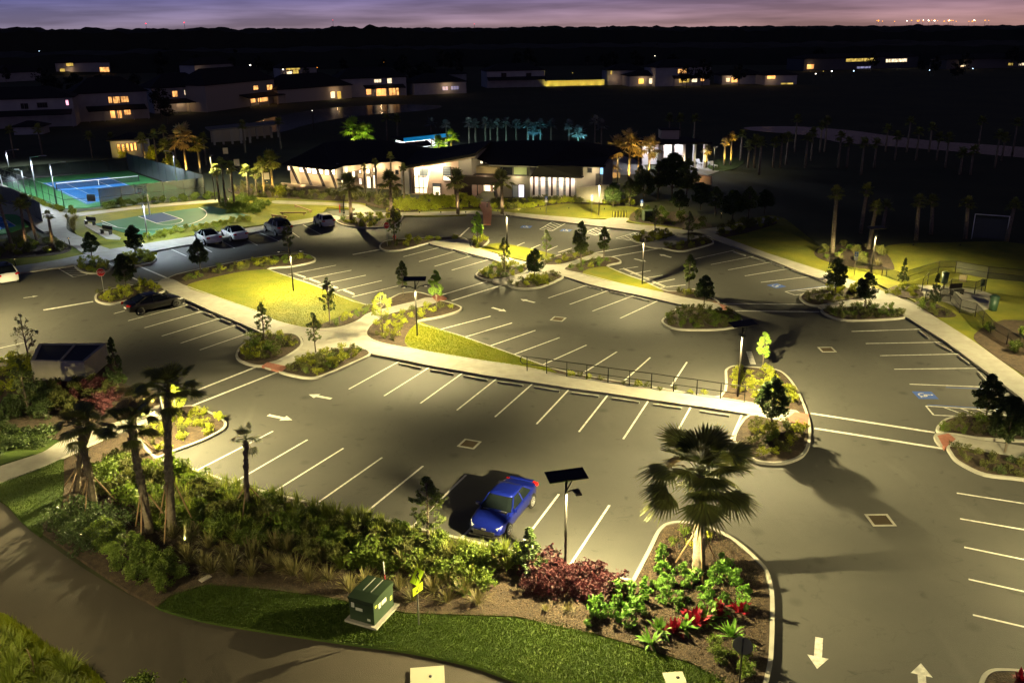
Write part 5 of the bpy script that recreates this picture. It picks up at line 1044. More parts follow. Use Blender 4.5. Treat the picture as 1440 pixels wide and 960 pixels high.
# second volume
cbox('wall', X(482), X(568), 2.5, 14, 0, Z(520, 229, 2.5), M_cw)
cpoly('wall', [(X(506, 270, 2.4), 0), (X(570, 270, 2.4), 0), (X(570, 270, 2.4), Z(566, 229, 2.4)), (X(551, 270, 2.4), Z(551, 225, 2.4)), (X(506, 270, 2.4), Z(506, 233, 2.4))], 2.2, 2.5, M_cw)
for q in ((484, 242, 490, 248, M_intp), (495.5, 241, 499.5, 248.5, M_int), (505, 239.5, 508, 243.5, M_int), (505, 251, 509, 259.5, M_intp), (515, 237.5, 520, 244, M_int), (525, 236, 529.5, 242, M_int), (515.5, 248.5, 522, 266, M_int), (524.5, 246.5, 529, 264.5, M_int), (556.5, 239.5, 560, 244.5, D_), (565, 240, 568, 244.5, D_)): cwin(*q[:4], 2.2, q[4])
# their dark hipped roofs
def froof(nm, pts, faces, thick=.3):
    vs = [CR@Vector(p) for p in pts]; mb = MB(); mb.add(vs, faces); return mb.build(nm, M_roof, club)
def roofz(u, v, y): return cx(u, v, y)
def RP(u, v, y): x, z = cx(u, v, y); return (x, y, z)
A0, A1, A2, A3, A4 = RP(395, 231, .3), RP(466, 238.5, -.6), RP(483, 232.5, -.2), RP(525, 199, 9), RP(466, 199.5, 8)
back = lambda p, y, z=None: (p[0], y, p[2] if z is None else z)
froof('roof', [A0, A1, A2, RP(556, 225.5, 1.2), RP(575, 229, 1.5), RP(572, 203, 10), RP(530, 195.5, 9), A4, back(A0, 15), back(RP(575, 229, 1.5), 16), RP(455, 201, 8)],
      [(0, 1, 10), (1, 2, 7, 10), (2, 3, 6, 7), (3, 4, 5, 6), (0, 10, 8), (10, 7, 8), (7, 6, 5, 9, 8), (4, 9, 5)])
froof('soffit', [(A0[0], .3, A0[2]-.15), (A1[0], -.6, A1[2]-.15), (A2[0], -.2, A2[2]-.15), (X(556), 1.2, Z(556, 227, 1.2)), (X(575), 1.5, Z(575, 231, 1.5)), (X(575), 14, Z(575, 231, 1.5)), (A0[0], 14, A0[2]-.15)], [(0, 6, 5, 4, 3, 2, 1)])
# centre: glass wall under the monopitch roof
yC = -1.0
cpoly('wall', [(X(579, 277, yC), 0), (X(646, 277, yC), 0), (X(646, 277, yC), Z(646, 221, yC)), (X(579, 277, yC), Z(579, 232, yC))], yC, yC+.4, mat('rosy_render', (.55, .41, .30), .9))
cpoly('wall', [(X(646, 277, yC), 0), (X(664, 277, yC), 0), (X(664, 277, yC), Z(664, 217, yC)), (X(646, 277, yC), Z(646, 221, yC))], yC+.03, yC+8, M_cw2)
cpoly('wall', [(X(565, 277, yC), 0), (X(579, 277, yC), 0), (X(579, 277, yC), Z(579, 232, yC)), (X(565, 277, yC), Z(565, 235, yC))], yC+.02, yC+6, M_cw2)
gz = empty('glass_wall', (0, 0, 0)); gz.parent = club
cpoly('pane', [(X(584.5, 277, yC), .3), (X(600, 277, yC), .3), (X(606.5, 277, yC), Z(606, 236, yC)), (X(584.5, 277, yC), Z(584, 235.5, yC))], yC-.06, yC, M_int, gz)
cpoly('mullion', [(X(581, 277, yC), .2), (X(584.5, 277, yC), .2), (X(584.5, 277, yC), Z(584, 235, yC)), (X(580, 277, yC), Z(580, 235, yC))], yC-.25, yC-.01, M_dk, gz)
for u in (590.5, 596.5): cbox('mullion', X(u, 277, yC)-.04, X(u, 277, yC)+.04, yC-.14, yC-.07, .3, Z(u, 236, yC), M_frame, gz)
for v in (264, 248): cbox('mullion', X(584.5, 277, yC), X(601, 277, yC), yC-.15, yC-.075, Z(590, v, yC)-.05, Z(590, v, yC)+.05, M_frame, gz)
cpoly('dark_blind', [(X(592, 277, yC), Z(592, 247, yC)), (X(603, 277, yC), Z(592, 247, yC)), (X(605, 277, yC), Z(605, 236.5, yC)), (X(592, 277, yC), Z(592, 236.5, yC))], yC-.10, yC-.065, M_intd, gz)
cwin(623.5, 235, 633.5, 246, yC, M_intd, horiz=2); cwin(623.5, 247, 634, 254, yC, M_int); cwin(609, 258.5, 619.5, 262, yC, M_intd); cwin(609, 262.5, 619.5, 276.5, yC, M_int, horiz=2)
r0 = RP(564, 234.5, yC-1.3); r1 = RP(668, 216, yC-1.3); r2 = RP(692, 197, 9); r3 = RP(586, 212, 9)
froof('roof', [r0, r1, (r2[0], 9, r2[2]), (r3[0], 9, r3[2]), *[(p[0], p[1], p[2]-.35) for p in (r0, r1, (r2[0], 9, r2[2]), (r3[0], 9, r3[2]))]], [(0, 1, 2, 3), (4, 7, 6, 5), (0, 4, 5, 1), (1, 5, 6, 2), (3, 7, 4, 0), (2, 6, 7, 3)])
cpoly('fascia', [(r0[0], r0[2]-.55), (r1[0], r1[2]-.55), (r1[0], r1[2]-.37), (r0[0], r0[2]-.37)], yC-1.3, yC-1.2, M_cw)
for u in (588, 602, 620): 
    x_, z_ = cx(u, 236, yC); l = bpy.data.lights.new('soffit_lamp', 'POINT'); l.energy = 380; l.color = (1, .78, .5); l.shadow_soft_size = .08
    o = bpy.data.objects.new('soffit_lamp', l); C.objects.link(o); o.parent = club; o.location = CR@Vector((x_, yC-.9, min(z_+.2, Z(u, 230, yC)-.4)))
# entrance: dark porch block over a lit vestibule
yE = -2.0
cbox('porch_roof', X(638, 280, yE), X(703, 280, yE), yE, 5, Z(670, 260, yE), Z(670, 248.5, yE), M_dk)
cbox('wall', X(638, 280, yE), X(663, 280, yE), yE+.3, 4, 0, Z(670, 260, yE)-.01, mat('brown_cladding', (.10, .065, .045), .8))
cbox('wall', X(663, 277), X(703, 277), 3.6, 3.9, 0, Z(670, 260, yE)-.01, mat('vestibule_wall', (.65, .42, .30), .8))
cbox('wall', X(702, 280, 0), X(705, 280, 0), yE+.3, 3.7, 0, Z(670, 260, yE)-.01, M_cw)
for u0, u1, v0, v1 in ((666, 671, 262, 284), (674, 690, 268, 286), (694, 699, 262, 284)): 
    x0, _ = cx(u0, 275, 3.6); x1, _ = cx(u1, 275, 3.6); window(club, FA+cn*3.6, cd_, cn, x0, x1, .1, 2.5, M_int, 2, nm='glass_door')
for u in (672, 696): cbox('post', X(u, 283, .5)-.06, X(u, 283, .5)+.06, .4, .55, 0, 2.6, M_steel)
for x_ in (X(672, 280, 1), X(692, 280, 1)):
    l = bpy.data.lights.new('vestibule_lamp', 'POINT'); l.energy = 300; l.color = (1, .7, .48); l.shadow_soft_size = .1
    o = bpy.data.objects.new('vestibule_lamp', l); C.objects.link(o); o.parent = club; o.location = CR@Vector((x_, .8, Z(670, 260, yE)-.5))
yU = 1.0
cbox('wall', X(664, 245, yU), X(703, 245, yU), yU, 8, Z(670, 249, yU)-1, Z(670, 234.5, yU), mat('olive_render', (.42, .36, .18), .9))  # olive wall above the porch block
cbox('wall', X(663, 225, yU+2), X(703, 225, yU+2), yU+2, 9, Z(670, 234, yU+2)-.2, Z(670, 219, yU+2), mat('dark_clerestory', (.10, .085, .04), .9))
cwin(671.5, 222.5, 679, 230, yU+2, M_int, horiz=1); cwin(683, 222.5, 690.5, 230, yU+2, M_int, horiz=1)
o = cbox('ledge_strip', X(668, 248, yE), X(700, 248, yE), yE-.0+.4, yE+.5, Z(670, 248, yE), Z(670, 248, yE)+.03, M_cw)  # thin cream strip along the porch top
# right wing
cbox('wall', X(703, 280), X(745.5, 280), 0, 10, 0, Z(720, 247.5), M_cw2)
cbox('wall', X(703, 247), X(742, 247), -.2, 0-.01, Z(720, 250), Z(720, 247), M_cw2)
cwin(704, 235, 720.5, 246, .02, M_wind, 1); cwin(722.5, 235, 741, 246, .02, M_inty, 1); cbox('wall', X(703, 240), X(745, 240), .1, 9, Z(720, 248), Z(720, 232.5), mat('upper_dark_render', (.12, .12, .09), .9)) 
cwin(721, 261, 729, 279, 0, M_intd); cwin(729.5, 260, 737, 279, 0, mat('cool_interior_light', (.9, .9, 1), .5, emit=(.85, .8, .95), estr=1.4), 1)
cwin(699.5, 266, 702.5, 284, 0, M_int)
# columned bay
yB = .8
cbox('wall', X(746, 282), X(808, 282), yB+1.6, 9, 0, Z(780, 248.5, yB), M_wh); cbox('sill_wall', X(746, 282), X(808, 282), yB-.2, yB+1.55, 0, Z(780, 276, yB), M_wh)
for u in (748.5, 753.8, 763.5, 774, 779, 789, 798.5, 806): cbox('column', X(u, 275, yB)-.26, X(u, 275, yB)+.26, yB-.1, yB+.5, Z(780, 276, yB)+.002, Z(780, 248.5, yB), M_wh)
for u in (751.3, 776.5, 802): MB().tube([CR@Vector((X(u, 275, yB), yB-.25, Z(780, 275, yB))), CR@Vector((X(u, 275, yB), yB-.25, Z(780, 249, yB)))], .13, 8).build('dark_post', M_dk, club)
for u0, u1 in ((755.5, 762), (765.5, 772), (780.8, 787.4), (790.5, 797)): cwin(u0, 249.5, u1, 274.5, yB+.45, M_intd, horiz=3)
for i, u in enumerate((751, 763, 776, 789, 802)):
    l = bpy.data.lights.new('column_lamp', 'POINT'); l.energy = 75; l.color = (1, .78, .62); l.shadow_soft_size = .05
    o = bpy.data.objects.new('column_lamp', l); C.objects.link(o); o.parent = club; o.location = CR@Vector((X(u, 275, yB), yB-.75, Z(780, 251, yB)-.3))
cbox('wall', X(808.3, 282), X(818, 282), .6, 9, 0, Z(812, 247.5), M_cw2)
cbox('wall', X(818.2, 270), X(846, 270), .5, 8, 0, Z(830, 234.5), M_cw2); cwin(826.5, 236.5, 832, 242.5, .5, M_wind); cbox('door', X(836.5, 262), X(843, 262), .38, .49, Z(840, 262), Z(840, 245), M_frame)
cwin(844.3, 236, 848, 245, .3, M_intb)
cpoly('screen_wall', [(X(810, 283, -2), 0), (X(871, 283, -2), 0), (X(871, 283, -2), Z(871, 259, -2)), (X(811, 283, -2), Z(811, 264, -2))], -2, -1.6, mat('stone_screen', (.34, .31, .26), .95, rgb2=(.42, .38, .32), scale=2, bump=.5, bscale=6))
# main dark roof
p = [RP(664, 221, yU+1.2), RP(690, 232.5, -.8), RP(757, 233, -.8), RP(745, 248.5, -.8), RP(818, 248.5, -.8), RP(819, 233.5, -.3), RP(848, 233.5, -.3), RP(857, 220, 8), RP(812, 198, 10), RP(742, 197, 10), RP(690, 199, 9)]
RB = [(p[7][0]+1, 18, p[6][2]), (p[0][0], 18, p[6][2])]
froof('roof', p+RB, [(0, 1, 9, 10), (1, 2, 8, 9), (2, 5, 7, 8), (2, 3, 4, 5), (5, 6, 7), (7, 11, 8), (8, 11, 12, 9), (9, 12, 10), (10, 12, 0)])
cbox('eave', X(688, 233, -.8), X(757, 233, -.8), -.85, -.7, Z(720, 234.5, -.8), Z(720, 233, -.8), M_cw2); cbox('eave', X(690, 233), X(757, 233), -.68, 2, Z(720, 234.3, -.8), Z(720, 233.6, -.8), M_roof)
cbox('eave', X(745, 249, -.8), X(818, 249, -.8), -.85, 1.2, Z(780, 249.6, -.8), Z(780, 248.7, -.8), M_roof); cbox('eave', X(817, 234), X(850, 234), -.6, 1, Z(830, 235, -.3), Z(830, 233.8, -.3), M_roof)
for u, v in ((562, 296), (590, 298), (620, 298), (655, 298), (700, 296), (730, 294), (760, 293), (800, 292), (850, 293)):
    P = g(u, v+2, .12); uplight((P.x, P.y, .12), 420, (1, .85, .35), aim=P+Vector((0, 3, .7)), cone=120, label='added garden spotlight brightening the clipped hedge')  # spots added in front of the beds to brighten the hedge
# point lights added under the eaves to brighten the walls
for u, v, y, w_ in ((412, 238, .6, 150), (430, 240, .6, 190), (449, 243, .6, 190), (468, 242, .4, 170), (491, 240, 1.6, 140), (512, 238, 1.5, 170), (532, 235, 1.5, 150), (556, 236, 1.4, 90), (725, 251, -.9, 90), (832, 240, -.4, 130), (815, 252, -.6, 60), (655, 228, -2.0, 50), (683, 240, -.6, 70)):
    x_, z_ = cx(u, v, y); l = bpy.data.lights.new('added_eave_light', 'POINT'); l.energy = w_; l.color = (1, .76, .46); l.shadow_soft_size = .08
    o = bpy.data.objects.new('added_eave_light', l); C.objects.link(o); o.parent = club; o.location = CR@Vector((x_, y, z_))
# wall washers
for u, v, w_ in ((424, 268, 160), (452, 271, 160), (405, 268, 90), (512, 278, 60), (560, 281, 40), (640, 285, 60), (764, 287, 110), (776, 287, 110), (790, 287, 110)):
    P = g(u, v, .1); uplight((P.x, P.y, .1), w_, (1, .74, .42), aim=P+Vector((0, 1.4, 2.6)), cone=110, label='small ground spotlight washing the club house wall')

# ================================================================== POOL PAVILIONS BEHIND
def pavilion(b0, b1, topv, label, roofm, wallm, lightc, W_, depth=6, roofslope=.4, back=True, fascia=None):
    a, b, d, n, L = seg3(*b0, *b1); H_ = topz(a, topv); R = Matrix(((d.x, n.x, 0), (d.y, n.y, 0), (0, 0, 1)))
    r = empty('pavilion', a, 0, label, 'pavilion', 'pavilions by the pool')
    lc = lambda x, y, z: tuple(R@Vector((x, y, z)))
    for i in range(5):
        for y in (0,): MB().box(*lc(L*i/4, y, H_/2), .4, .4, H_, M=R).build('column', wallm, r)
    if back: MB().box(*lc(L/2, depth, H_/2), L, .3, H_, M=R).build('wall', wallm, r)
    A = [lc(-.8, -.8, H_), lc(L+.8, -.8, H_+roofslope), lc(L+.8, depth+.8, H_+roofslope), lc(-.8, depth+.8, H_)]
    MB().add(A+[(q[0], q[1], q[2]+.3) for q in A], [(0, 3, 2, 1), (4, 5, 6, 7), (0, 1, 5, 4), (1, 2, 6, 5), (2, 3, 7, 6), (3, 0, 4, 7)]).build('roof', roofm, r)
    if fascia: MB().add([A[0], A[1], (A[1][0], A[1][1], A[1][2]+.75), (A[0][0], A[0][1], A[0][2]+.75)]+[tuple(Vector(q)-n*.12) for q in (A[0], A[1], (A[1][0], A[1][1], A[1][2]+.75), (A[0][0], A[0][1], A[0][2]+.75))], [(0, 1, 2, 3), (7, 6, 5, 4), (0, 4, 5, 1), (3, 2, 6, 7), (0, 3, 7, 4), (1, 5, 6, 2)]).build('lit_roof_edge', fascia, r)
    for i in (1, 3):
        l = bpy.data.lights.new('pavilion_lamp', 'POINT'); l.energy = W_; l.color = lightc; l.shadow_soft_size = .15; o = bpy.data.objects.new('pavilion_lamp', l); C.objects.link(o); o.parent = r; o.location = lc(L*i/4, depth*.45, H_-.5)
    return r
M_bluef = mat('blue_fascia', (.02, .25, .55), .5, emit=(.0, .20, .45), estr=.55)
pavilion((572, 214), (628, 210), 199, 'open white pavilion with a blue lit roof edge', M_roof, M_wh, (.8, .9, 1), 1600, fascia=M_bluef)
pavilion((575, 223), (600, 222), 208, 'low bright white pavilion below the blue one', M_roof, M_wh, (.85, .95, 1), 900, depth=4)
pavilion((930, 240), (990, 236), 203, 'small white building with a flat roof and columns', M_roof, M_wh, (.85, .85, 1), 1300, depth=7, roofslope=-.3)
t_ = g(944, 236)+Vector((0, 4, 0)); tw = empty('chimney_tower', t_, 0, 'pale square tower rising from the small white building', 'tower'); hz = topz(t_, 182)
MB().box(0, 0, hz/2, 3.0, 3.0, hz).build('wall', mat('tower_render', (.5, .42, .34), .9), tw); MB().box(0, 0, hz+.06, 3.3, 3.3, .12).build('cap', M_roof, tw)
uplight((t_.x+1.5, t_.y-7, 0), 800, (1, .75, .5), aim=t_+Vector((0, -1, 7)), cone=60, label='floodlight aimed at the pale square tower')
for i, (u, v) in enumerate([(985, 232), (996, 231), (1004, 235), (955, 248), (968, 247), (950, 243), (978, 240)]):
    P = g(u, v); r = empty('sun_lounger', P, random.uniform(-.4, .4), 'white sun lounger on the pool deck by the small white building', 'lounger', 'white loungers on the pool deck')
    MB().box(0, 0, .32, .7, 1.3, .1).build('seat', M_white, r); b_ = MB(); b_.box(0, .85, .58, .7, .08, .7, M=Matrix.Rotation(-.7, 3, 'X')); b_.build('backrest', M_white, r)
    for x_ in (-.28, .28):
        for y_ in (-.55, .55): MB().box(x_, y_, .135, .06, .06, .27).build('leg', M_white, r)
sheet('pavement', [(925, 258), (960, 236), (1010, 228), (1015, 238), (985, 250), (945, 262)], .02, M_conc); l_ = g(960, 242)
sheet('pavement', [(560, 226), (640, 216), (850, 216), (905, 232), (880, 246), (700, 232), (600, 230)], .02, M_conc)
sheet('lawn', [(1000, 228), (1035, 222), (1042, 232), (1008, 240)], .03, M_lawnd); P = g(1000, 236)
pp = lamp((1003, 240), 0, 'lamp post beside the white loungers', arms=((.3, 0),), panel=False, W=.12, height=4, group='lamp posts by the pool')
lamp((868, 258), 0, 'lamp post behind the right corner of the club house', arms=((.3, 0),), panel=False, W=.12, height=4, group='lamp posts by the pool')
for b0, b1, tv, lb in (((302, 204), (352, 201), 184, 'dim open shelter with a pale roof behind the courts'), ((352, 196), (392, 193), 180, 'second dim shelter with a pale roof near the pond')):
    pavilion(b0, b1, tv, lb, mat('pale_roof', (.20, .19, .17), .9), M_hw2, (1, .7, .4), 6, depth=5)
for u, v, D, m, r in [(398, 98, 420, M_whl, .35), (404, 92, 480, M_winy, .5), (415, 103, 420, M_winy, .7), (446, 95, 460, M_orange, .4), (300, 97, 470, M_whl, .4), (352, 92, 520, M_whl, .5), (176, 88, 560, M_orange, .4), (540, 88, 560, M_orange, .4), (588, 84, 600, M_orange, .5), (690, 79, 640, M_winy, .5), (805, 115, 430, M_winy, .3), (1168, 118, 420, M_whl, .4), (1156, 119, 420, M_winy, .3), (1340, 91, 520, M_redl, .3), (1215, 92, 520, M_cyl, .5), (1300, 76, 650, M_whl, .3), (1290, 73, 680, M_whl, .3), (1310, 79, 620, M_whl, .35), (1363, 95, 520, M_cyl, .5), (90, 88, 560, M_whl, .4)]:
    farlamp(u, v, D, m, 'small '+{'white_far_lamp': 'white', 'bluish_far_lamp': 'bluish', 'sodium_lamp': 'orange', 'yellow_lit_window': 'dim yellow', 'red_beacon': 'red'}[m.name]+' lamp glowing in the dark land below the horizon', 'isolated lamps in the dark middle distance', r=r)
# low curved orange-lit walls and path lights right of the club house
for b0, b1, tv, lb in (((940, 252), (962, 255), 240, 'short orange-lit wall left of the curved one'), ((964, 255), (1000, 260), 243, 'curved orange-lit wall in the dark grove'), ((855, 250), (872, 250), 243, 'orange-lit wall at the right corner of the club house')):
    a, b, d, n, L = seg3(*b0, *b1); H_ = max(.8, topz(a, tv)); r = empty('garden_wall', a, 0, lb, 'wall'); MB().box(*(d*L/2+Vector((0, 0, H_/2))), L, .3, H_, M=Matrix(((d.x, n.x, 0), (d.y, n.y, 0), (0, 0, 1)))).build('wall', M_cw, r)
    q = (a+b)/2-n*1.8; uplight((q.x, q.y, 0), 110, (1, .6, .25), aim=(a+b)/2+Vector((0, 0, .8)), cone=130, label='floodlight before the '+lb)
def bollard(px, label, W_=70, col=(1, .62, .2)):
    P = g(*px, .1); r = empty('path_light', P, 0, label, 'path light', 'low path lights'); MB().tube([(0, 0, 0), (0, 0, .7)], .05, 8).build('post', M_steel, r); MB().tube([(0, 0, .74), (0, 0, .78)], [.2, .06], 10).build('hood', M_steel, r)
    l = bpy.data.lights.new('path_lamp', 'POINT'); l.energy = W_; l.color = col; l.shadow_soft_size = .04; o = bpy.data.objects.new('path_lamp', l); C.objects.link(o); o.parent = r; o.location = (0, 0, .68)
    MB().tube([(0, 0, .70), (0, 0, .735)], .05, 8).build('lens', mat('warm_lens', (1, .7, .3), .5, emit=(1, .65, .2), estr=8), r)
bollard((931, 262), 'orange path light upper of two in the dark grove', 120); bollard((925, 274), 'yellow path light lower of two in the dark grove', 120); bollard((1014, 308), 'orange path light beside the path leaving right', 160, (1, .55, .2)); bollard((1246, 389), 'small white path light on the lawn by the dog park', 18, (1, .8, .5))
bollard((393, 268), 'path light at the left corner of the club house', 160, (1, .66, .2)); bollard((376, 262), 'path light on the yellow ground left of the club house', 160, (1, .66, .15)); bollard((98, 344), 'path light near the orange palm trunk', 80, (1, .6, .25)); bollard((22, 374), 'orange path light by the left walk', 70, (1, .6, .2)); bollard((685, 292), 'path light beside the entrance walk', 50)

# ================================================================== COURTS
M_cgreen = mat('court_green', (.05, .26, .07), .8, rgb2=(.065, .31, .085), scale=.5, world=True); M_cblue = mat('court_blue', (.015, .16, .48), .8, rgb2=(.02, .19, .54), scale=.5, world=True); M_bgreen = mat('basketball_green', (.02, .115, .06), .8, rgb2=(.028, .14, .07), scale=.4, world=True); M_bblue = mat('key_blue', (.012, .05, .17), .8); M_line = mat('court_line', (.75, .75, .75), .7)
sheet('tennis_court_surface', [(0, 258), (45, 251), (180, 240), (246, 263), (285, 274), (120, 292), (92, 293), (38, 272)], .05, M_cgreen, smooth=False)
BQ = [g(60, 258), g(152, 249), g(205, 270), (g(122, 288))]
def bil(q, s, t): return (q[0]*(1-s)+q[1]*s)*(1-t)+(q[3]*(1-s)+q[2]*s)*t
def quad(q, s0, s1, t0, t1, z, m, name='court_line_marking'):
    P = [bil(q, s0, t0), bil(q, s1, t0), bil(q, s1, t1), bil(q, s0, t1)]; return struct(MB().add([(p.x, p.y, z) for p in P], [(0, 1, 2, 3)][:1]).build(name, m))
quad(BQ, 0, 1, 0, 1, .056, M_cblue, 'tennis_court_blue_surface')
def cl(mb, a, b, wd=.12, z=.062):
    a = Vector(a[:2]) if not isinstance(a, Vector) else a.xy; b = b.xy; d = (b-a).normalized(); n = Vector((-d.y, d.x))*wd/2
    mb.add([(*(a-n), z), (*(b-n), z), (*(b+n), z), (*(a+n), z)], [(0, 1, 2, 3)])
lm = MB()
for s in (.03, .97): cl(lm, bil(BQ, s, .03), bil(BQ, s, .97))
for t in (.03, .15, .85, .97): cl(lm, bil(BQ, 0.03, t), bil(BQ, .97, t))
for s in (.27, .73): cl(lm, bil(BQ, s, .15), bil(BQ, s, .85))
cl(lm, bil(BQ, .27, .5), bil(BQ, .73, .5)); struct(lm.build('court_line_marking', M_line))
na, nb_ = g(80, 267), g(196, 256); dn = (nb_-na); net = empty('tennis_net', na, 0, 'net with a white top band across the blue tennis court', 'net'); Ln = dn.length; ang = atan2(dn.y, dn.x); net.rotation_euler.z = ang
MB().box(Ln/2, 0, .48, Ln, .02, .86).build('mesh_panel', mat('net_mesh', (.02, .02, .02), .9, alpha=.35), net); MB().box(Ln/2, 0, .95, Ln, .05, .09).build('top_band', M_line, net); MB().box(Ln/2, 0, .5, .06, .04, .8).build('centre_strap', M_line, net)
for x_ in (0, Ln): MB().tube([(x_, 0, 0), (x_, 0, 1.15)], .06, 8).build('post', M_steel, net)
sheet('tennis_court_surface', [(-80, 300), (-10, 292), (22, 300), (40, 318), (10, 328), (-80, 340)], .05, M_cgreen, smooth=False); sheet('tennis_court_blue_surface', [(-80, 308), (-8, 299), (22, 318), (0, 323), (-80, 330)], .056, M_cblue, z0=.0, smooth=False)
lm = MB(); cl(lm, g(-8, 299), g(22, 318)); cl(lm, g(-60, 305), g(-8, 299)); cl(lm, g(-30, 312), g(16, 314)); struct(lm.build('court_line_marking', M_line))
sheet('basketball_court_surface', [(130, 315), (215, 300), (297, 290), (352, 303), (270, 318), (200, 334)], .137, M_bgreen, smooth=False)
KQ = [g(195, 306), g(229, 300.5), g(254, 309), g(220, 315.5)]; quad(KQ, 0, 1, 0, 1, .145, M_bblue, 'basketball_key_surface')
lm = MB(); Z_ = .149
cl(lm, KQ[0], KQ[3], .1, Z_); cl(lm, KQ[1], KQ[2], .1, Z_); cl(lm, KQ[3], KQ[2], .1, Z_)
def arc(mb, q, cs, ct, rs, rt, a0, a1, wd=.1, z=Z_, n=24):
    pr = None
    for i in range(n+1):
        a = a0+(a1-a0)*i/n; p = bil(q, cs+rs*cos(a), ct+rt*sin(a))
        if pr is not None: cl(mb, pr, p, wd, z)
        pr = p
arc(lm, KQ, .5, 1.0, .5, .42, 0, pi); arc(lm, KQ, .5, .0, 2.0, 1.75, .05, pi-.05); cl(lm, g(143, 312), g(165, 321), .1, Z_); 
struct(lm.build('court_line_marking', M_line))
sheet('pavement', [(118, 311), (133, 316), (170, 334), (168, 337), (150, 336), (120, 318)], .15, M_conc, smooth=False)
# hoop
P = g(211, 303, .13); hp = empty('basketball_hoop', P, 0, 'basketball hoop with clear backboard on a white pole', 'basketball hoop'); hp.rotation_euler.z = -.35
MB().tube([(0, 0, 0), (0, 0, 2.7), (0, -.9, 3.1)], [.09, .08, .07], 8).build('pole', M_white, hp)
bb = MB(); 
for (x_, z_, sx, sz) in ((-.88, 3.45, .06, 1.1), (.88, 3.45, .06, 1.1), (0, 2.92, 1.7, .06), (0, 3.98, 1.7, .06), (-.3, 3.35, .05, .45), (.3, 3.35, .05, .45), (0, 3.57, .6, .05), (0, 3.13, .6, .05)): bb.box(x_, -1.0, z_, sx, .05, sz)
bf = bb.build('backboard_frame', M_white, hp); MB().box(0, -1.0, 3.45, 1.7, .02, 1.0).build('backboard', mat('clear_board', (.5, .5, .5), .2, alpha=.22), hp)
rm = MB(); rm.tube([(.23*cos(a), -1.3+.23*sin(a), 3.05) for a in [i*2*pi/16 for i in range(17)]], .02, 5); rm.build('rim', mat('rim_red', (.6, .05, .02), .5), hp)
nm_ = MB()
for i in range(10): a = i*2*pi/10; nm_.tube([(.22*cos(a), -1.3+.22*sin(a), 3.03), (.13*cos(a+.2), -1.3+.13*sin(a+.2), 2.65)], .008, 3)
nm_.build('net', M_white, hp)
# fence builder: posts, rails, mesh infill
def fence(name, pts, H_, label, cat='fence', step=3.0, infill=None, rails=2, pm_=None, prad=.035, rrad=.025, post_nm='post', z=.1, group=None, loop_ends=False):
    P = [Vector((*g(u, v, z).xy, z)) for u, v in pts]; r = empty(name, P[0], 0, label, cat, group); o = P[0]; pm_ = pm_ or M_steel; npo = 0
    ra = MB()
    for a, b in zip(P[:-1], P[1:]):
        L = (b-a).length; n = max(1, round(L/step)); d = (b-a)/L
        for i in range(n+(1 if b is P[-1] else 0)):
            p = a+d*L*i/n-o
            if npo < 98: MB().tube([(p.x, p.y, 0), (p.x, p.y, H_)], prad, 6).build(post_nm, pm_, r); npo += 1
        for k in range(rails):
            z_ = H_*(1-k/max(1, rails-.0)) if rails > 1 else H_; z_ = H_-k*(H_*.5); ra.tube([(a-o)+Vector((0, 0, z_)), (b-o)+Vector((0, 0, z_))], rrad, 6)
        if infill:
            q = [(a-o)+Vector((0, 0, .05)), (b-o)+Vector((0, 0, .05)), (b-o)+Vector((0, 0, H_-.04)), (a-o)+Vector((0, 0, H_-.04))]
            nn = Vector((-d.y, d.x, 0))*.012; MB().add([v-nn for v in q]+[v+nn for v in q], [(0, 1, 2, 3), (7, 6, 5, 4), (0, 4, 5, 1), (1, 5, 6, 2), (2, 6, 7, 3), (3, 7, 4, 0)]).build('mesh_panel', infill, r)
    ra.build('rail', pm_, r); return r
M_scr = mat('windscreen_mesh', (.05, .06, .055), .9, alpha=.72); M_scr2 = mat('grey_windscreen_mesh', (.10, .11, .115), .9, alpha=.9); M_cl = mat('chain_mesh', (.04, .045, .05), .7, alpha=.35)
fence('tennis_fence', [(91, 294), (142, 291)], 2.5, 'front screen fence of the tennis court, left part with a sign', infill=M_cl, rails=2)
fence('tennis_fence', [(142.5, 291), (288, 275)], 2.5, 'long dark front screen fence of the tennis court', infill=M_scr, rails=2)
fence('tennis_fence', [(90.5, 293.5), (36, 272), (-5, 256)], 2.5, 'left side screen fence of the tennis court', infill=M_cl, rails=2)
fence('tennis_fence', [(288.5, 274.5), (181, 239.5)], 2.9, 'grey screen fence behind the tennis court on the right', infill=M_scr2, rails=1)
fence('tennis_fence', [(180, 239), (45, 250), (-5, 255.5)], 2.0, 'dark screen fence at the back of the tennis court', infill=M_scr, rails=1)
fence('tennis_fence', [(60, 312), (20, 289), (-30, 278)], 2.4, 'screen fence of the second court at the left edge', infill=M_scr2, rails=1)
P = g(131, 292); sgn = empty('court_notice', (P.x, P.y-.12, 0), 0, 'white rules board on the tennis court fence', 'notice board'); MB().box(0, 0, 1.35, 1.1, .04, .95).build('board', M_white, sgn)
for i in range(6): MB().box(0, -.03, 1.7-i*.13, .8-.1*(i % 2), .01, .04).build('text_line', mat('grey_print', (.35, .35, .35), .8), sgn)
def court_pole(px, tv, arm, label, W_=700):
    P = g(*px); H_ = topz(P, tv); r = empty('court_light_post', P, 0, label, 'light post', 'light posts of the tennis courts')
    MB().tube([(0, 0, 0), (0, 0, H_)], [.09, .07], 8).build('pole', M_galv, r); MB().tube([(0, 0, H_-.05), (arm, .6, H_+.15)], .04, 6).build('lamp_arm', M_galv, r); MB().box(arm, .6, H_+.1, .6, .35, .1).build('lamp_head', M_galv, r)
    l = batwing('court_lamp', W_*2.6, (.80, .93, 1), radius=.15); o = bpy.data.objects.new('court_lamp', l); C.objects.link(o); o.parent = r; o.location = (arm, .6, H_-.02)
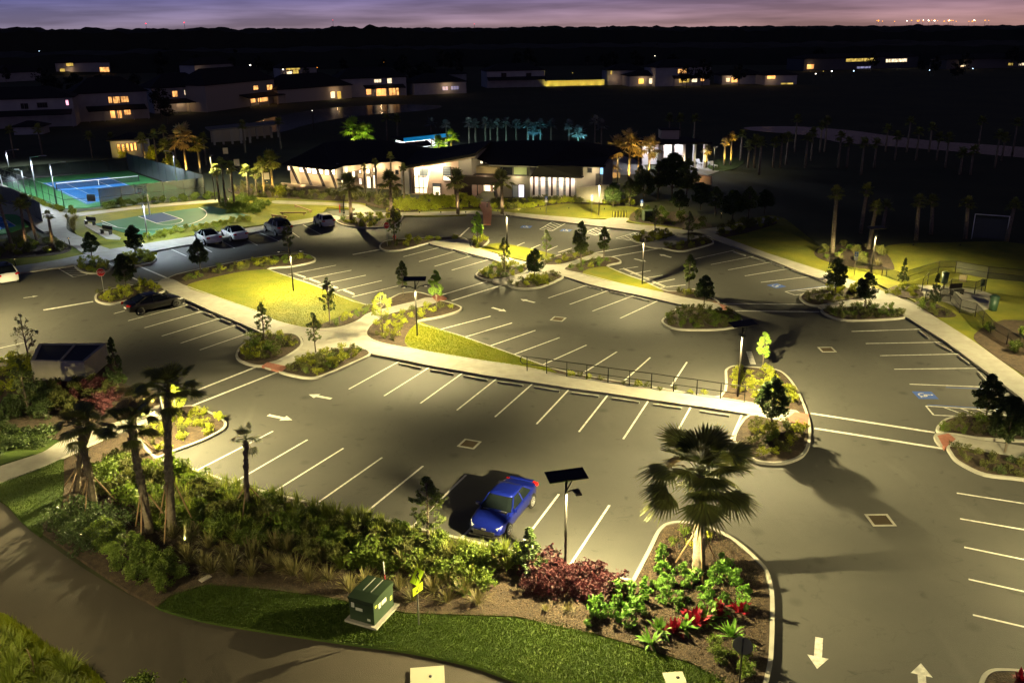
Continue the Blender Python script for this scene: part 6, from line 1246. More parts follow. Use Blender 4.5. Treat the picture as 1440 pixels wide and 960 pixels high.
court_pole((13, 240), 212, 1.6, 'furthest light post on the left side of the tennis court', 900); court_pole((52, 276), 221, 1.7, 'middle light post on the left side of the tennis court', 1300); court_pole((80, 290), 230, 1.6, 'nearest light post on the left side of the tennis court', 1300)
court_pole((36, 272), 240, -1.0, 'short light post at the fence of the courts', 250); court_pole((5, 270), 246, -1.0, 'light post at the left edge near the second court', 450)
court_pole((208, 337), 286, 1.0, 'light post at the near side of the basketball court', 1000)
court_pole((250, 266), 214, -1.2, 'light post behind the front fence of the tennis court', 900)

# ================================================================== RAILING, WHEEL STOPS, DRAINS
RL = [(85, 165), (195, 180), (308, 197), (420, 212), (540, 230), (660, 247), (783, 263), (908, 282), (1038, 300), (1172, 320), (1306, 340)]
P = [g(720+a/4, 480+b/4, .15) for a, b in RL]; rl = empty('railing', P[0], 0, 'long dark two-rail handrail along the curved walk', 'railing'); o0 = P[0]
for p in P: MB().tube([p-o0, p-o0+Vector((0, 0, 1.02))], .032, 8).build('post', M_steel, rl)
MB().tube([p-o0+Vector((0, 0, 1.04)) for p in P]+[P[-1]-o0+Vector((.02, -.25, .78))], .032, 8).build('top_rail', M_steel, rl); MB().tube([p-o0+Vector((0, 0, .5)) for p in P], .026, 8).build('lower_rail', M_steel, rl)
e0 = Vector((-.45, .18, 0)); MB().tube([Vector((0, 0, 1.04)), e0*.7+Vector((0, 0, 1.03)), e0+Vector((0, 0, .9)), e0+Vector((0, 0, .65)), e0*.7+Vector((0, 0, .5)), Vector((0, 0, .5))], .03, 8).build('end_loop', M_steel, rl)
WS = None
def stops(key, where, off=.85, skip=()):
    global WS
    Ls = ROWS[key]
    for i in range(len(Ls)-1):
        if i in skip: continue
        a = Vector(g(*Ls[i][0])); b = Vector(g(*Ls[i+1][0])); da = (Vector(g(*Ls[i][1]))-a).normalized(); c = (a+b)/2+da*off; d = (b-a).normalized()
        if (b-a).length > 3.8: continue
        if WS is None:
            mb = MB(); mb.add([(x, y, z) for x in (-.9, .9) for y, z in ((-.08, .0), (-.07, .08), (-.045, .12), (.045, .12), (.07, .08), (.08, 0))], [(0, 1, 2, 3, 4, 5), (11, 10, 9, 8, 7, 6)]+[(k, k+6, k+7, k+1) for k in range(5)]+[(5, 11, 6, 0)])
            WS = mb.mesh('wheel_stop', M_kerb)
        o = link(bpy.data.objects.new('wheel_stop', WS)); o.location = (c.x, c.y, .004); o.rotation_euler.z = atan2(d.y, d.x); tag(o, f'pale concrete wheel stop {where}', 'wheel stop', f'wheel stops {where}')
stops('A', 'in the row under the railing walk'); stops('D', 'in the row beside the black sedan'); stops('E', 'at the edge of the big lawn', .5); stops('F', 'in the row near the far stop sign', .5)
stops('J', 'at the edge of the triangular lawn', .45); stops('K', 'in the row along the upper diagonal walk', .7); stops('L', 'in the row below the triangular lawn', .75); stops('U', 'in the row along the lower diagonal walk', .8, ()); stops('H', 'in the row facing the club house', .8)
def drain(px, sz, label, grate=True):
    P = g(*px); d = (g(786, 694)-g(725, 775)).normalized(); r = empty('storm_drain', P, atan2(d.y, d.x) if px[0] < 1000 else .0, label, 'drain', 'square storm drains in the asphalt')
    f = MB(); s = sz/2
    for x_, y_, a_, b_ in ((0, s, sz+.12, .12), (0, -s, sz+.12, .12), (s, 0, .12, sz-.12), (-s, 0, .12, sz-.12)): f.box(x_, y_, .008, a_, b_, .02)
    f.build('frame', M_kerb, r); q = MB(); q.box(0, 0, .001, sz-.14, sz-.14, .004)
    for k in range(-4, 5): q.box(k*sz*.1, 0, .008, .04, sz-.14, .014)
    q.build('grate', mat('rusty_grate', (.075, .055, .032), .8), r)
drain((660, 624), .95, 'rusty storm drain in the lane above the blue car'); drain((1238, 731), 1.0, 'storm drain in the wide right lane'); drain((785, 448.5), .95, 'storm drain in the middle lane'); drain((1163, 491.5), .95, 'storm drain right of the bright green tree')
for px, sz, lb in (((601, 951), 1.25, 'pale concrete slab with a small round lid on the road'), ((949, 955), .75, 'pale concrete slab on the lawn at the bottom edge')):
    P = g(*px, .13); r = empty('concrete_slab', (P.x, P.y, .04 if sz > 1 else .12), .1, lb, 'slab'); MB().box(0, 0, .03, sz, sz*.95, .06).build('slab', mat('pale_slab', (.42, .40, .30), .85), r); MB().tube([(.12, .05, .055), (.12, .05, .068)], .07, 14).build('lid', M_steel, r)
P = g(289, 814, .13); r = empty('marker_slab', P, .9, 'small white slab lying at the lawn corner by the bed', 'slab'); MB().box(0, 0, .04, .5, .25, .05).build('slab', mat('pale_slab'if 0 else 'pink_slab', (.4, .35, .3), .85), r)

# ================================================================== SIGNS
def txt(s, size, ext=.004):
    cu = bpy.data.curves.new('letters', 'FONT'); cu.body = s; cu.size = size; cu.align_x = 'CENTER'; cu.align_y = 'CENTER'; cu.extrude = ext
    ob = bpy.data.objects.new('letters', cu); C.objects.link(ob); bpy.context.view_layer.update()
    me = bpy.data.meshes.new_from_object(ob.evaluated_get(bpy.context.evaluated_depsgraph_get())); bpy.data.objects.remove(ob); return me
def facing(P, off=0): return atan2(-P.x, P.y)+off
def upright(mesh_or, parent, m, loc, nm='lettering'):
    me = mesh_or; me.materials.clear(); me.materials.append(m); o = link(bpy.data.objects.new(nm, me), parent); o.rotation_euler = (pi/2, 0, 0); o.location = loc; return o
M_signred = mat('sign_red', (.55, .02, .02), .4); M_lime = mat('sign_lime', (.55, .85, .02), .5); M_signblk = mat('sign_black', (.01, .01, .01), .6)
def ngon(mb, n, r, cx_, cz, y, t, rot=0):
    vs = [(cx_+r*cos(rot+2*pi*i/n), y+s, cz+r*sin(rot+2*pi*i/n)) for s in (0, t) for i in range(n)]
    mb.add(vs, [tuple(range(n)), tuple(range(n, 2*n))[::-1]]+[(i, n+i, n+(i+1) % n, (i+1) % n) for i in range(n)])
def stop_sign(px, tv, label, off=0, back=False):
    P = g(*px, .13); H_ = topz(P, tv)-.13; r = empty('stop_sign', P, facing(P, off), label, 'sign'); R_ = .38
    MB().tube([(0, 0.03, 0), (0, .03, H_)], .03, 8).build('post', M_galv, r)
    a = MB(); ngon(a, 8, R_, 0, H_-R_, -.02, .012, pi/8); pb = a.build('white_border' if not back else 'sign_back', M_white if not back else mat('sign_back', (.30, .27, .2), .6), r)
    if not back:
        a = MB(); ngon(a, 8, R_*.92, 0, H_-R_, -.032, .01, pi/8); a.build('face', M_signred, r); upright(txt('STOP', .30), r, M_white, (0, -.04, H_-R_))
stop_sign((147, 415), 377, 'red stop sign on a tall post in the left island'); stop_sign((545, 346), 312, 'dim stop sign in the tapered island near the entrance', .5)
P = g(1040, 958, .13); r = empty('round_sign', P, facing(P, pi-.1), 'back of a round sign on a post at the tip of the curved island', 'sign'); H_ = topz(P, 895)-.13
MB().tube([(0, .05, 0), (0, .05, H_)], .03, 8).build('post', M_steel, r); a = MB(); ngon(a, 24, .36, 0, H_-.36, 0, .015); a.build('disc', mat('sign_back', (.30, .27, .2), .6), r)
# pedestrian crossing sign
P = g(590, 878, .13); ps = empty('crossing_sign', P, facing(P, .86), 'lime diamond pedestrian crossing sign with an arrow plate', 'sign')
MB().tube([(0, .03, 0), (0, .03, 2.62)], .028, 8).build('post', M_galv, ps)
def plate(cx_, cz, w_, h_, rot, y, t, m, nm):
    R = Matrix.Rotation(rot, 3, 'Y'); return MB().box(cx_, y, cz, w_, t, h_, M=R).build(nm, m, ps)
plate(0, 2.22, .62, .62, radians(45), 0, .012, M_lime, 'diamond_plate'); plate(0, 1.66, .60, .34, 0, 0, .012, M_lime, 'arrow_plate')
f = MB()
def poly2(mb, pts, y=-.016, t=.008, ox=0, oz=0, s=1):
    n = len(pts); tris = mg.tessellate_polygon([[Vector((p[0], p[1], 0)) for p in pts]]); vs = [(ox+p[0]*s, y, oz+p[1]*s) for p in pts]; mb.add(vs, [tuple(t_) for t_ in tris])
ngon(f, 12, .037, .01, 2.445, -.014, .006)
poly2(f, [(-.02, .17), (.05, .17), (.10, .12), (.09, .02), (.065, .02), (.065, .10), (.045, .11), (.04, 0), (.10, -.10), (.105, -.22), (.065, -.22), (.06, -.12), (.0, -.04), (-.05, -.13), (-.10, -.22), (-.14, -.20), (-.09, -.11), (-.035, 0), (-.04, .09), (-.08, .05), (-.10, -.02), (-.13, -.01), (-.11, .08)], oz=2.22, s=1.05)
f.build('walking_figure', M_signblk, ps)
f = MB(); poly2(f, [(-.10, -.10), (-.10, .02), (-.06, -.02), (.08, .10), (.11, .07), (-.03, -.055), (.02, -.10)], oz=1.66, s=1.1); f.build('arrow', M_signblk, ps)
def bay_sign(px, tv, label, blue=.45):
    P = g(*px, .12); H_ = topz(P, tv)-.12; r = empty('accessible_parking_sign', P, facing(P), label, 'sign', 'accessible parking signs'); MB().tube([(0, .03, 0), (0, .03, H_)], .03, 6).build('post', M_galv, r)
    MB().box(0, 0, H_-.22, .32, .015, .44).build('blue_plate', M_blue, r); MB().box(0, 0, H_-.62, .32, .015, .32).build('white_plate', M_white, r)
    f = MB(); ngon(f, 8, .03, -.02, H_-.10, -.012, .004); f.box(-.02, -.012, H_-.2, .035, .004, .13); f.box(.02, -.012, H_-.25, .09, .004, .03); ngon(f, 14, .075, -.01, H_-.31, -.012, .004); f.build('symbol', M_white, r)
bay_sign((832, 303), 274, 'parking sign on the lawn left of the bike rack'); bay_sign((902, 300), 281, 'parking sign right of the bike rack'); bay_sign((1201, 388), 354, 'parking sign on the yellow lawn by the diagonal walk'); bay_sign((768, 300), 276, 'thin parking sign before the columned bay')
def notice(px, tv, label, w_=.9, h_=1.1):
    P = g(*px); H_ = topz(P, tv); r = empty('notice_board', P, facing(P), label, 'notice board'); 
    for x_ in (-.3, .3): MB().tube([(x_, .04, 0), (x_, .04, H_)], .035, 6).build('post', M_wood2, r)
    MB().box(0, 0, H_-h_/2, w_, .05, h_).build('board', mat('glowing_cream_board', (.6, .5, .3), .8, emit=(.5, .36, .16), estr=.12), r)  # faint emission in the board colour stands in for light falling on it
M_wood2 = M_steel
notice((334, 240), 224, 'cream notice board on the dark yellow lawn behind the courts'); notice((318, 221), 208, 'smaller cream notice board further behind'); notice((375, 252), 243, 'cream notice board beside the golden palms'); notice((1353, 398), 387, 'small pale board on the dog park fence', .6, .6)
# transformer box
P = g(524, 882, .13); dd = (g(552, 862)-g(520, 884)); bx = empty('transformer_box', P, 0, 'dark green utility cabinet with stickers standing on a slab in the lawn', 'utility box')
c0 = g(527, 882, .13); c1 = g(554, 853, .13); e1 = (c1-c0); e1.z = 0; L1 = e1.length; e1.normalize(); e2 = Vector((-e1.y, e1.x, 0)); c2 = g(494, 871, .13); W1 = abs((c2-c0).dot(e2))
bx.location = c0; bx.rotation_euler.z = atan2(e1.y, e1.x); L1 = min(L1, 1.6); W1 = min(max(W1, 1.1), 1.4); Hb = 1.04
M_tg = mat('cabinet_green', (.022, .042, .020), .5, rgb2=(.030, .052, .026), scale=2); M_tg2 = mat('cabinet_green_lid', (.028, .050, .025), .45)
MB().box(L1/2, W1/2, .05, L1+.3, W1+.35, .1).build('slab', M_conc, bx); MB().box(L1/2, W1/2, .1+(Hb-.1)/2, L1, W1, Hb-.1).build('cabinet', M_tg, bx)
MB().add([(-.03, -.03, Hb), (L1+.03, -.03, Hb), (L1+.03, W1+.03, Hb), (-.03, W1+.03, Hb), (-.03, -.03, Hb+.1), (L1*.30, -.03, Hb+.17), (L1+.03, -.03, Hb+.17), (L1+.03, W1+.03, Hb+.17), (L1*.30, W1+.03, Hb+.17), (-.03, W1+.03, Hb+.1)], [(0, 4, 5, 6, 1), (1, 6, 7, 2), (2, 7, 8, 9, 3), (3, 9, 4, 0), (4, 9, 8, 5), (5, 8, 7, 6), (3, 2, 1, 0)]).build('lid', M_tg2, bx)
for y_ in (W1*.36, W1*.68): MB().box(L1*.66, y_, Hb+.176, L1*.62, .025, .012).build('lid_rib', mat('lid_rib', (.4, .42, .38), .5), bx)
st_ = mat('sticker_white', (.6, .62, .55), .6); sy = mat('sticker_yellow', (.6, .6, .08), .6)
for x_, y_, z_, sx, sy_, sz, m_ in ((L1*.30, -.005, .74, .16, .006, .22, st_), (L1*.52, -.005, .74, .34, .006, .18, st_), (L1*.12, -.005, .86, .14, .006, .1, sy), (L1*.88, -.005, .55, .14, .006, .16, sy), (-.005, W1*.22, .28, .006, .14, .1, st_), (-.005, W1*.6, .66, .006, .32, .13, st_), (-.005, W1*.85, .80, .006, .14, .22, st_)): MB().box(x_, y_, z_, sx, sy_, sz).build('sticker', m_, bx)
for x_ in (-.006,): MB().box(x_, W1*.6, .95, .008, W1*.95, .012).build('seam', M_signblk, bx)
P = g(543, 828, .13); r = empty('marker_post', P, 0, 'thin red and white marker post behind the utility cabinet', 'marker post'); MB().tube([(0, 0, 0), (-.02, 0, .75)], .025, 6).build('lower_post', mat('marker_red', (.4, .04, .05), .5), r); MB().tube([(-.02, 0, .75), (-.04, 0, 1.35)], .025, 6).build('upper_post', M_white, r)

# ================================================================== ENCLOSURE, DOG PARK, FURNITURE
M_encl = mat('enclosure_render', (.42, .39, .31), .9, rgb2=(.5, .46, .38), scale=1.5)
q = [g(52, 536), g(122, 538), g(151, 512), g(62, 512)]
en = empty('walled_enclosure', q[0], 0, 'cream walled refuse enclosure with a dark sheet between its walls', 'enclosure'); H_ = 1.55
def wallseg(a, b, h, nm='wall', t=.22, m=None, par=None, o=None):
    a = a-o; b = b-o; d = (b-a); L = d.length; d.normalize(); n = Vector((-d.y, d.x, 0)); c = (a+b)/2
    return MB().box(c.x, c.y, h/2, L+t*.98, t, h, M=Matrix(((d.x, n.x, 0), (d.y, n.y, 0), (0, 0, 1)))).build(nm, m or M_encl, par)
for i in range(4): wallseg(q[i], q[(i+1) % 4], H_+.003*i, par=en, o=q[0])
MB().prism([((p-q[0]).x, (p-q[0]).y) for p in q], H_-.12, H_-.06).build('dark_top_panel', mat('dark_sheet', (.012, .012, .018), .5), en)  # flat dark sheet across both bays, just below the wall tops
wallseg(q[0]*.45+q[1]*.55, q[3]*.45+q[2]*.55, H_+.02, 'dividing_wall', .14, None, en, q[0])
MB().prism([(p-q[0]).xy for p in inset([v.xy.to_3d() for v in q], 0)] if 0 else [((p-q[0]).x, (p-q[0]).y) for p in q], .0, .03).build('floor', mat('dark_enclosure_floor', (.03, .03, .035), .8), en)
fence('dog_park_fence', [(1270, 399), (1319, 384), (1343, 384), (1388, 392), (1440, 397), (1500, 402)], 1.15, 'dark two-rail fence at the back of the dog park', step=4.5, infill=M_cl, z=.1)
fence('dog_park_fence', [(1296, 410), (1304, 400)], 1.15, 'short end of the dog park gate fence', step=2, z=.1)
fence('dog_park_fence', [(1300, 428), (1321, 424), (1336, 425), (1349, 440), (1371, 446), (1392, 470), (1440, 500)], 1.15, 'winding front fence of the dog park', step=2.4, infill=M_cl, z=.1)
fence('dog_park_fence', [(1321, 423), (1336, 410), (1370, 414), (1385, 410)], 1.15, 'inner cross fence of the dog park', step=2.4, infill=M_cl, z=.1)
fence('yard_fence', [(1166, 372), (1240, 388), (1268, 398)], .9, 'low chain fence beside the right solar lamp', step=3.5, infill=M_cl, z=.1, rails=1)
sheet('pavement', [(1269, 400), (1330, 402), (1380, 408), (1405, 418), (1400, 432), (1365, 440), (1330, 425), (1293, 414)], .132, M_conc, smooth=False)
def bin_(px, s, label, post=False):
    P = g(*px, .14); r = empty('litter_bin', P, 0, label, 'bin', 'dark green bins of the dog park'); M_b = mat('bin_green', (.02, .05, .03), .5); z0 = .45 if post else 0
    if post: MB().tube([(0, 0, 0), (0, 0, .5)], .05, 6).build('post', M_steel, r)
    MB().tube([(0, 0, z0), (0, 0, z0+.9*s)], [.26*s, .30*s], 14).build('body', M_b, r); MB().tube([(0, 0, z0+.9*s), (0, 0, z0+.97*s), (0, 0, z0+1.1*s)], [.33*s, .33*s, .12*s], 14).build('lid', M_b, r)
bin_((1327, 405), 1.0, 'dark bin on a post at the back of the dog park', True); bin_((1380, 409), .6, 'smaller bin near the far fence corner', True); bin_((1396, 436), 1.2, 'largest bin at the right end of the dog park slab')
def bench(px, rz, label, L=1.7, m=None):
    P = g(*px, .15); r = empty('bench', P, rz, label, 'bench'); m = m or M_steel
    MB().box(0, 0, .45, L, .42, .05).build('seat', m, r); MB().box(0, .22, .72, L, .05, .42).build('backrest', m, r)
    for x_ in (-L*.42, L*.42): MB().box(x_, 0, .22, .06, .4, .43).build('leg', m, r)
bench((127, 316), -.5, 'first dark bench at the court corner'); bench((150, 329), -.5, 'second dark bench nearer the car park'); bench((1345, 414), .2, 'dark bench inside the dog park', 1.2)
for (a_, b_, lb) in (((415, 291.5), (438, 299.5), 'dark slanting timber beam on the bright lawn'), ((394, 302), (431, 302), 'long pale timber beam on the bright lawn'), ((382, 305.5), (404, 308), 'low timber beam behind the dark sport utility car')):
    A_, B2 = g(*a_, .12), g(*b_, .12); d = B2-A_; L = d.length; r = empty('timber_beam', A_, atan2(d.y, d.x), lb, 'timber beam'); MB().box(L/2, 0, .28, L, .22, .14).build('beam', M_wood, r)
    for x_ in (.3, L-.3): MB().box(x_, 0, .1, .15, .2, .2).build('foot', M_wood, r)
P = g(863, 306, .14); 
for i in range(5):
    q_ = g(863+i*4.1, 306-.2*i, .14); r = empty('bike_rack_hoop', q_, .3, 'dark hoop of the five-hoop bike rack by the walk', 'bike rack', 'hoops of the bike rack'); MB().tube([(0, -.35, 0), (0, -.35, .7), (0, -.2, .88), (0, .2, .88), (0, .35, .7), (0, .35, 0)], .03, 6).build('tube', M_steel, r)
P0_ = g(1366, 336); P1_ = g(1414, 340); d = P1_-P0_; L = d.length; r = empty('soccer_goal', P0_, atan2(d.y, d.x), 'white goal frame in the dark between two right palms', 'goal'); H_ = topz(P0_, 301)
MB().tube([(0, 0, 0), (0, 0, H_)], .05, 6).build('goal_post', M_white, r); MB().tube([(L, 0, 0), (L, 0, H_)], .05, 6).build('goal_post', M_white, r); MB().tube([(0, 0, H_), (L, 0, H_)], .05, 6).build('crossbar', M_white, r)
MB().box(L/2, .9, H_*.4, L, .02, H_*.8).build('net', mat('goal_net', (.3, .3, .3), .9, alpha=.12), r)
P = g(555, 339, .15); r = empty('fire_hydrant', P, 0, 'small red hydrant behind the thin tree near the far stop sign', 'hydrant'); MB().tube([(0, 0, 0), (0, 0, .65), (0, 0, .8)], [.12, .12, .05], 10).build('body', M_signred, r); MB().tube([(-.2, 0, .5), (.2, 0, .5)], .06, 8).build('outlet', M_signred, r)
P = g(478, 299, .15); r = empty('red_marker', P, 0, 'small red marker among the shrubs by the white hatchback', 'marker'); MB().tube([(0, 0, 0), (0, 0, 1.0)], [.07, .05], 8).build('post', M_signred, r)
P = g(912, 310, .12); r = empty('utility_cabinet', P, .2, 'small teal cabinet among the shrubs right of the bike rack', 'utility box'); MB().box(0, 0, .6, 1.4, 1.0, 1.2).build('cabinet', M_tg, r); MB().box(0, 0, 1.23, 1.5, 1.1, .06).build('lid', M_tg2, r)

# ================================================================== CARS
M_tyre = M_black; M_rim = mat('alloy', (.5, .5, .52), .3, metal=.8); M_glass = mat('car_glass', (.006, .009, .010), .05, spec=.5); M_hl = mat('headlight_lens', (.32, .34, .37), .1, spec=.8); M_tl = mat('tail_light', (.55, .01, .01), .25); M_well = mat('wheel_well', (.006, .006, .006), 1)
def paint(n, c, metal=.25): return mat(n, c, .28, metal=metal, coat=1.0)
def xm_(K): return (K['xt0']+K['xt1'])/2
def car(P, ang, label, kind, pm_, roofm=None, name='parked_car', rim=None):
    K = {'sedan': dict(L=4.6, w=.89, sx=[-2.3, -2.22, -1.75, -1.2, -.4, .5, 1.0, 1.6, 2.1, 2.3], zt=[.78, 1.0, 1.06, 1.02, .98, .98, .98, .92, .80, .62], ww=[.70, .84, .91, .92, .92, .92, .93, .92, .86, .70], cowl=1.08, xt0=.35, xt1=-.95, deck=-1.72, zr=1.44),
         'coupe': dict(L=4.8, w=.93, sx=[-2.4, -2.32, -1.8, -1.2, -.4, .5, 1.1, 1.7, 2.2, 2.4], zt=[.80, 1.02, 1.08, 1.04, 1.0, 1.0, .98, .88, .74, .56], ww=[.70, .84, .92, .94, .93, .93, .93, .90, .80, .62], cowl=1.15, xt0=.35, xt1=-.85, deck=-1.95, zr=1.44),
         'suv': dict(L=4.7, w=.95, sx=[-2.35, -2.3, -1.8, -1.2, -.4, .5, 1.0, 1.6, 2.15, 2.35], zt=[.95, 1.12, 1.14, 1.13, 1.12, 1.12, 1.12, 1.08, .98, .75], ww=[.80, .90, .94, .95, .95, .95, .95, .93, .86, .72], cowl=1.15, xt0=.5, xt1=-1.75, deck=-2.15, zr=1.72),
         'hatch': dict(L=3.7, w=.83, sx=[-1.85, -1.8, -1.4, -.9, -.3, .4, .8, 1.2, 1.65, 1.85], zt=[.80, 1.0, 1.02, 1.0, .98, .98, .98, .95, .85, .62], ww=[.68, .78, .82, .83, .83, .83, .83, .80, .74, .58], cowl=.95, xt0=.35, xt1=-1.25, deck=-1.7, zr=1.5)}[kind]
    r = empty(name, P, ang, label, 'car')
    mb = MB(); mb.smooth = True; sec = []
    for x, zt, w_ in zip(K['sx'], K['zt'], K['ww']):
        zl = .22 if abs(x) < 2 else .30
        half = [(0, zl), (w_*.86, zl), (w_*.97, zl+.10), (w_, (zl+zt)*.5), (w_*.985, zt-.12), (w_*.90, zt-.03), (w_*.6, zt+.015), (0, zt+.03)]
        ring_ = [(x, y, z) for y, z in half]+[(x, -y, z) for y, z in half[-2:0:-1]]; sec.append(ring_)
    n = len(sec[0]); vs = [p for s in sec for p in s]; fs = [(i*n+k, i*n+(k+1) % n, (i+1)*n+(k+1) % n, (i+1)*n+k) for i in range(len(sec)-1) for k in range(n)]
    fs += [tuple(range(n))[::-1], tuple((len(sec)-1)*n+k for k in range(n))]; mb.add(vs, fs); bo = mb.build('body', pm_, r)
    bv = bo.modifiers.new('s', 'SUBSURF'); bv.levels = bv.render_levels = 1
    # cabin: glass shell with body-colour roof and pillars
    zb = K['zt'][4]-.03; w = K['w']; wt = w*.70; zr = K['zr']
    def rr(x0, x1, hw, z, cr_=.25): return [(x0, -hw*.72, z), (x0-(x0-x1)*.06, -hw, z), (x1+(x0-x1)*.05, -hw, z), (x1, -hw*.75, z), (x1, hw*.75, z), (x1+(x0-x1)*.05, hw, z), (x0-(x0-x1)*.06, hw, z), (x0, hw*.72, z)]
    A_ = rr(K['cowl'], K['deck'], w*.93, zb); B2 = rr(K['xt0'], K['xt1'], wt, zr-.05); gl = MB(); gl.smooth = False; gl.add(A_+B2, [(i, (i+1) % 8, 8+(i+1) % 8, 8+i) for i in range(8)]); gl.build('windows', M_glass, r)
    B3 = rr(K['xt0']-.02, K['xt1']+.02, wt*.96, zr-.01); B4 = rr(K['xt0']-.25, K['xt1']+.25, wt*.72, zr+.02); B0 = rr(K['xt0']+.03, K['xt1']-.03, wt*1.02, zr-.06)
    rf = MB(); rf.smooth = True; rf.add(B0+B3+B4, [(i+k*8, (i+1) % 8+k*8, 8+(i+1) % 8+k*8, 8+i+k*8) for i in range(8) for k in (0, 1)]+[tuple(range(16, 24)), tuple(range(8))[::-1]]); rf.build('roof', roofm or pm_, r)
    for s in (-1, 1):
        xm = (K['xt0']+K['xt1'])/2
        for q_, rr_ in (([A_[1 if s < 0 else 6], B2[1 if s < 0 else 6]], [.045, .035]), ([A_[2 if s < 0 else 5], B2[2 if s < 0 else 5]], [.09, .045]), ([(xm-.05, s*w*.935, zb), (xm, s*(wt+.01), zr-.05)], [.04, .03])): MB().tube(q_, rr_, 5).build('window_pillar', pm_, r)
        MB().box(K['cowl']-.25, s*(w+.09), zb+.08, .12, .2, .13).build('wing_mirror', pm_, r)
        MB().box((K['cowl']+K['deck'])/2+.2, s*(w*.99), zb-.16, .2, .03, .03).build('door_handle', M_rim if kind == 'sedan' else pm_, r)
        q = K['sx']
        for xs_ in (xm_(K)-.05, K['cowl']-.12, K['xt1']-.12): MB().box(xs_, s*(w+.003), (zb+.32)/2+.03, .014, .02, zb-.50).build('door_seam', M_well, r)
        for xw in (q[-1]-.85, q[0]+.85):
            well = MB(); well.tube([(xw, s*(w-.05), .34), (xw, s*(w+.018), .34)], .395, 20); well.build('wheel_arch', M_well, r)
            wh = MB().tube([(xw, s*(w-.18), .33), (xw, s*(w+.02), .33), (xw, s*(w+.035), .33)], [.33, .33, .29], 22).build('wheel', M_tyre, r)
            ri = MB()
            ri.tube([(xw, s*(w+.03), .33), (xw, s*(w+.045), .33)], .06, 10)
            for k in range(7): a = k*2*pi/7; ri.tube([(xw, s*(w+.04), .33), (xw+.225*cos(a), s*(w+.04), .33+.225*sin(a))], .022, 4)
            ri.tube([(xw+.225*cos(a), s*(w+.038), .33+.225*sin(a)) for a in [i*2*pi/18 for i in range(19)]], .022, 5); ri.build('rim', rim or M_rim, wh)
        xf = q[-1]; zf = K['zt'][-1]+.02; wf = K['ww'][-2]
        hlm = MB(); hlm.box(xf-.27, s*.64, zf+.045, .36, .22, .10, M=Matrix.Rotation(-s*.55, 3, 'Z')@Matrix.Rotation(.22, 3, 'Y')); hlm.build('headlight', M_hl, r)
        xr_ = q[0]; zr_ = K['zt'][1]-.10; MB().box(xr_+.10, s*K['ww'][0]*.93, zr_-.02, .26, .36, .13, rz=-s*.42).build('tail_light', M_tl, r)
    xf = K['sx'][-1]; MB().box(xf-.04, 0, .42, .12, 1.05, .2).build('grille', M_well, r); MB().box(xf+.01, 0, K['zt'][-1]+.0, .05, .2, .07).build('badge', M_rim, r)
    MB().box(K['sx'][0]-.01, 0, .62, .04, .42, .14).build('number_plate', M_white, r); MB().box(xf-.42, 0, .24, .9, 1.5, .06).build('lower_bumper', M_well, r)
    MB().box((K['cowl']+.03), 0, zb+.012, .22, 1.35, .03).build('wiper_cowl', M_well, r)
    for x_, z_ in ((K['cowl']+.02, zb+.02),): MB().box(x_-.02, 0, z_, .05, w*1.35, .03).build('windscreen_trim', M_rim if kind == 'sedan' else M_well, r)
    if kind == 'sedan' and 'blue' in label:
        MB().box(K['sx'][0]+.13, 0, K['zt'][1]+.035, .16, 1.25, .05).build('rear_spoiler', pm_, r)
    return r
def car_at(centre, front, rear, *a, **k):
    P = g(*centre); d = g(*front)-g(*rear); return car(P, atan2(d.y, d.x), *a, **k)
M_blu = paint('metallic_blue', (.008, .018, .27), .55)
da_ = (g(725, 775)-g(786, 694.5)).normalized()+(g(650, 755)-g(720, 681)).normalized()
car(g(709, 727), atan2(da_.y, da_.x), 'shiny blue sedan parked alone in the lower row', 'sedan', M_blu)
f0, r0 = g(243.8, 433), g(203, 442); dv = (f0-r0).normalized(); nv = Vector((-dv.y, dv.x, 0))
car((f0+r0)/2+nv*.93, atan2(dv.y, dv.x), 'black sedan parked beside the left stop sign island', 'coupe', paint('black_paint', (.004, .004, .005), .1), rim=mat('dark_alloy', (.05, .05, .05), .4, metal=.6))
M_wp = paint('white_paint', (.72, .72, .72), 0); M_sv = paint('silver_paint', (.38, .40, .43), .6)
car_at((293, 340), (272, 340), (298, 354.5), 'white sedan with a black roof behind a dark tree, left of its twin', 'coupe', M_wp, M_glass); car_at((330, 335), (308, 337), (330, 349), 'white sedan with a dark roof and red tail lights', 'coupe', M_wp, M_glass)
car_at((391, 327), (360, 325), (392, 339), 'silver sport utility car with a dark back', 'suv', M_sv, M_glass); car_at((456, 317), (426, 316), (451, 329.5), 'small white hatchback at the right end of the car row', 'hatch', M_wp)
car_at((6, 394), (231, 346), (262, 360), 'white car cut by the left edge beside the walk', 'suv', M_wp, M_glass)

flush_bushes()
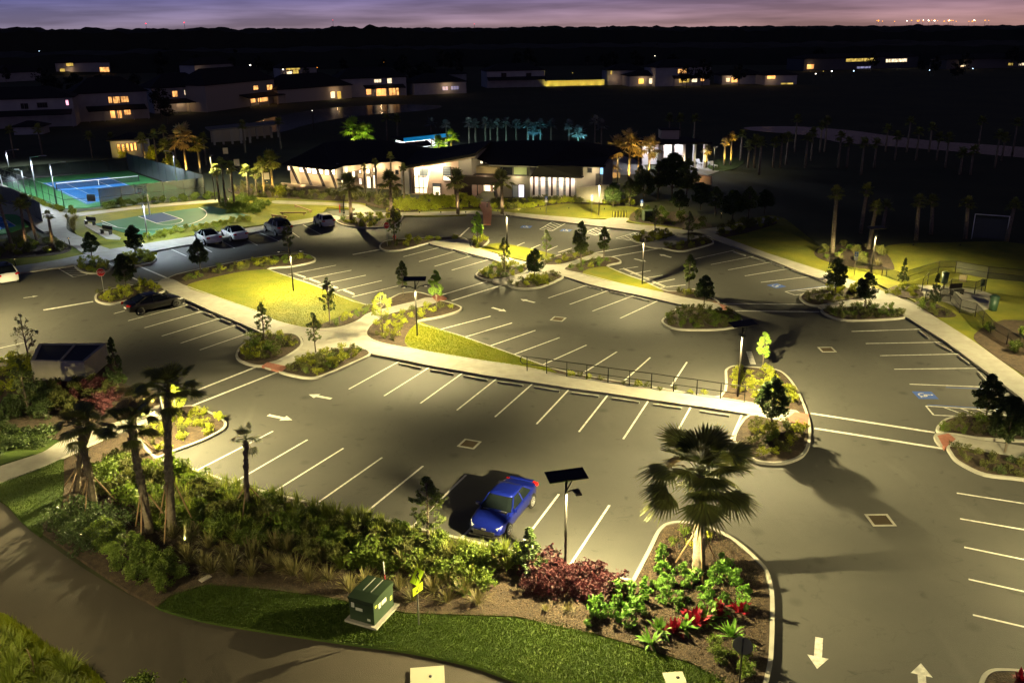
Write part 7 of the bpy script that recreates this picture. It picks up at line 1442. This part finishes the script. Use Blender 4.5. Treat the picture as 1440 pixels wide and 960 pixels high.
# ---- labels: copies that share one are told apart by their place in the picture
bpy.context.view_layer.update()
ORD = 'leftmost second third fourth fifth sixth seventh eighth ninth tenth eleventh twelfth thirteenth fourteenth fifteenth sixteenth seventeenth eighteenth nineteenth twentieth'.split()
def ordw(i, n):
    if i == n-1: return 'rightmost'
    if i < 20: return ORD[i]+('' if i == 0 else ' from left')
    if n-1-i < 20: return ORD[n-1-i]+' from right'
    return None
byl = {}
LM = [((120, 700), 'near the dark braced palm'), ((215, 740), 'near the leaning palms'), ((347, 722), 'near the slim braced palm'), ((450, 770), 'midway along the bed'), ((540, 840), 'above the green utility cabinet'), ((603, 765), 'near the thin airy tree'), ((700, 770), 'below the blue car')]
for o in C.objects:
    if o.parent is None and 'long bed' in (o.get('label') or ''):
        u, v = pj(o.location); b_ = min(LM, key=lambda q: abs(q[0][0]-u)); t_ = o['label'].split(' in the middle')[0].split(' along the')[0].split(' through')[0]+(' at the kerb' if ' along the kerb' in o['label'] else '')
        o['label'] = t_+' in the long bed '+b_[1]
for o in C.objects:
    if o.parent is None and (o.get('label') or '').startswith('clipped yellow hedge'):
        u, v = pj(o.location); o['label'] += (', left of glass' if u < 583 else ', under the glass' if u < 625 else ', near round palm'); o['label'] = o['label'].replace('in front of the club house glass wall', 'before the glass wall')
    if o.parent is None and (o.get('label') or '').startswith('clipped') and 'right wing' in o['label']:
        u, v = pj(o.location); o['label'] = o['label'].replace('along the right wing of the club house', 'below the right wing')+(', near the entrance' if u < 740 else ', before the columned bay' if u < 815 else ', before the stone screen')
    if o.parent is None and (o.get('label') or '').startswith('dark tree among'):
        u, v = pj(o.location); k = int((u+70)//180); o['label'] = 'dark tree among far unlit houses, '+['at the left edge', 'behind the pale left house', 'behind the orange-windowed houses', 'behind the left pond', 'behind the club house roof', 'above the yellow garden wall', 'right of the yellow wall', 'under the long eaves-lit house', 'at the right edge'][min(8, k)]
for o in C.objects:
    if o.parent is None and o.get('label') and not o.get('kind'): byl.setdefault((o['label']), []).append(o)
for lb, L in byl.items():
    if len(L) < 2 or len(L) > 41: continue
    L.sort(key=lambda o: pj(o.location)[0])
    for i, o in enumerate(L):
        t = ordw(i, len(L)); 
        if t is None: continue
        n_ = lb+', '+t
        if len(n_.replace('-', ' ').split()) > 16: n_ = lb+', '+t.replace(' from', ' of')
        if len(n_.replace('-', ' ').split()) > 16: n_ = lb.replace(' the ', ' ').replace(' a ', ' ')+', '+t
        if len(n_.replace('-', ' ').split()) <= 16: o['label'] = n_
        if not o.get('group'): o['group'] = lb
for o in C.objects:
    if o.get('label') and len(o['label'].split()) > 16: o['label'] = ' '.join(w for w in o['label'].split() if w not in ('the', 'a'))
    if o.get('label') and len(o['label'].split()) < 4: o['label'] = 'small '+o['label']+' in the ground'
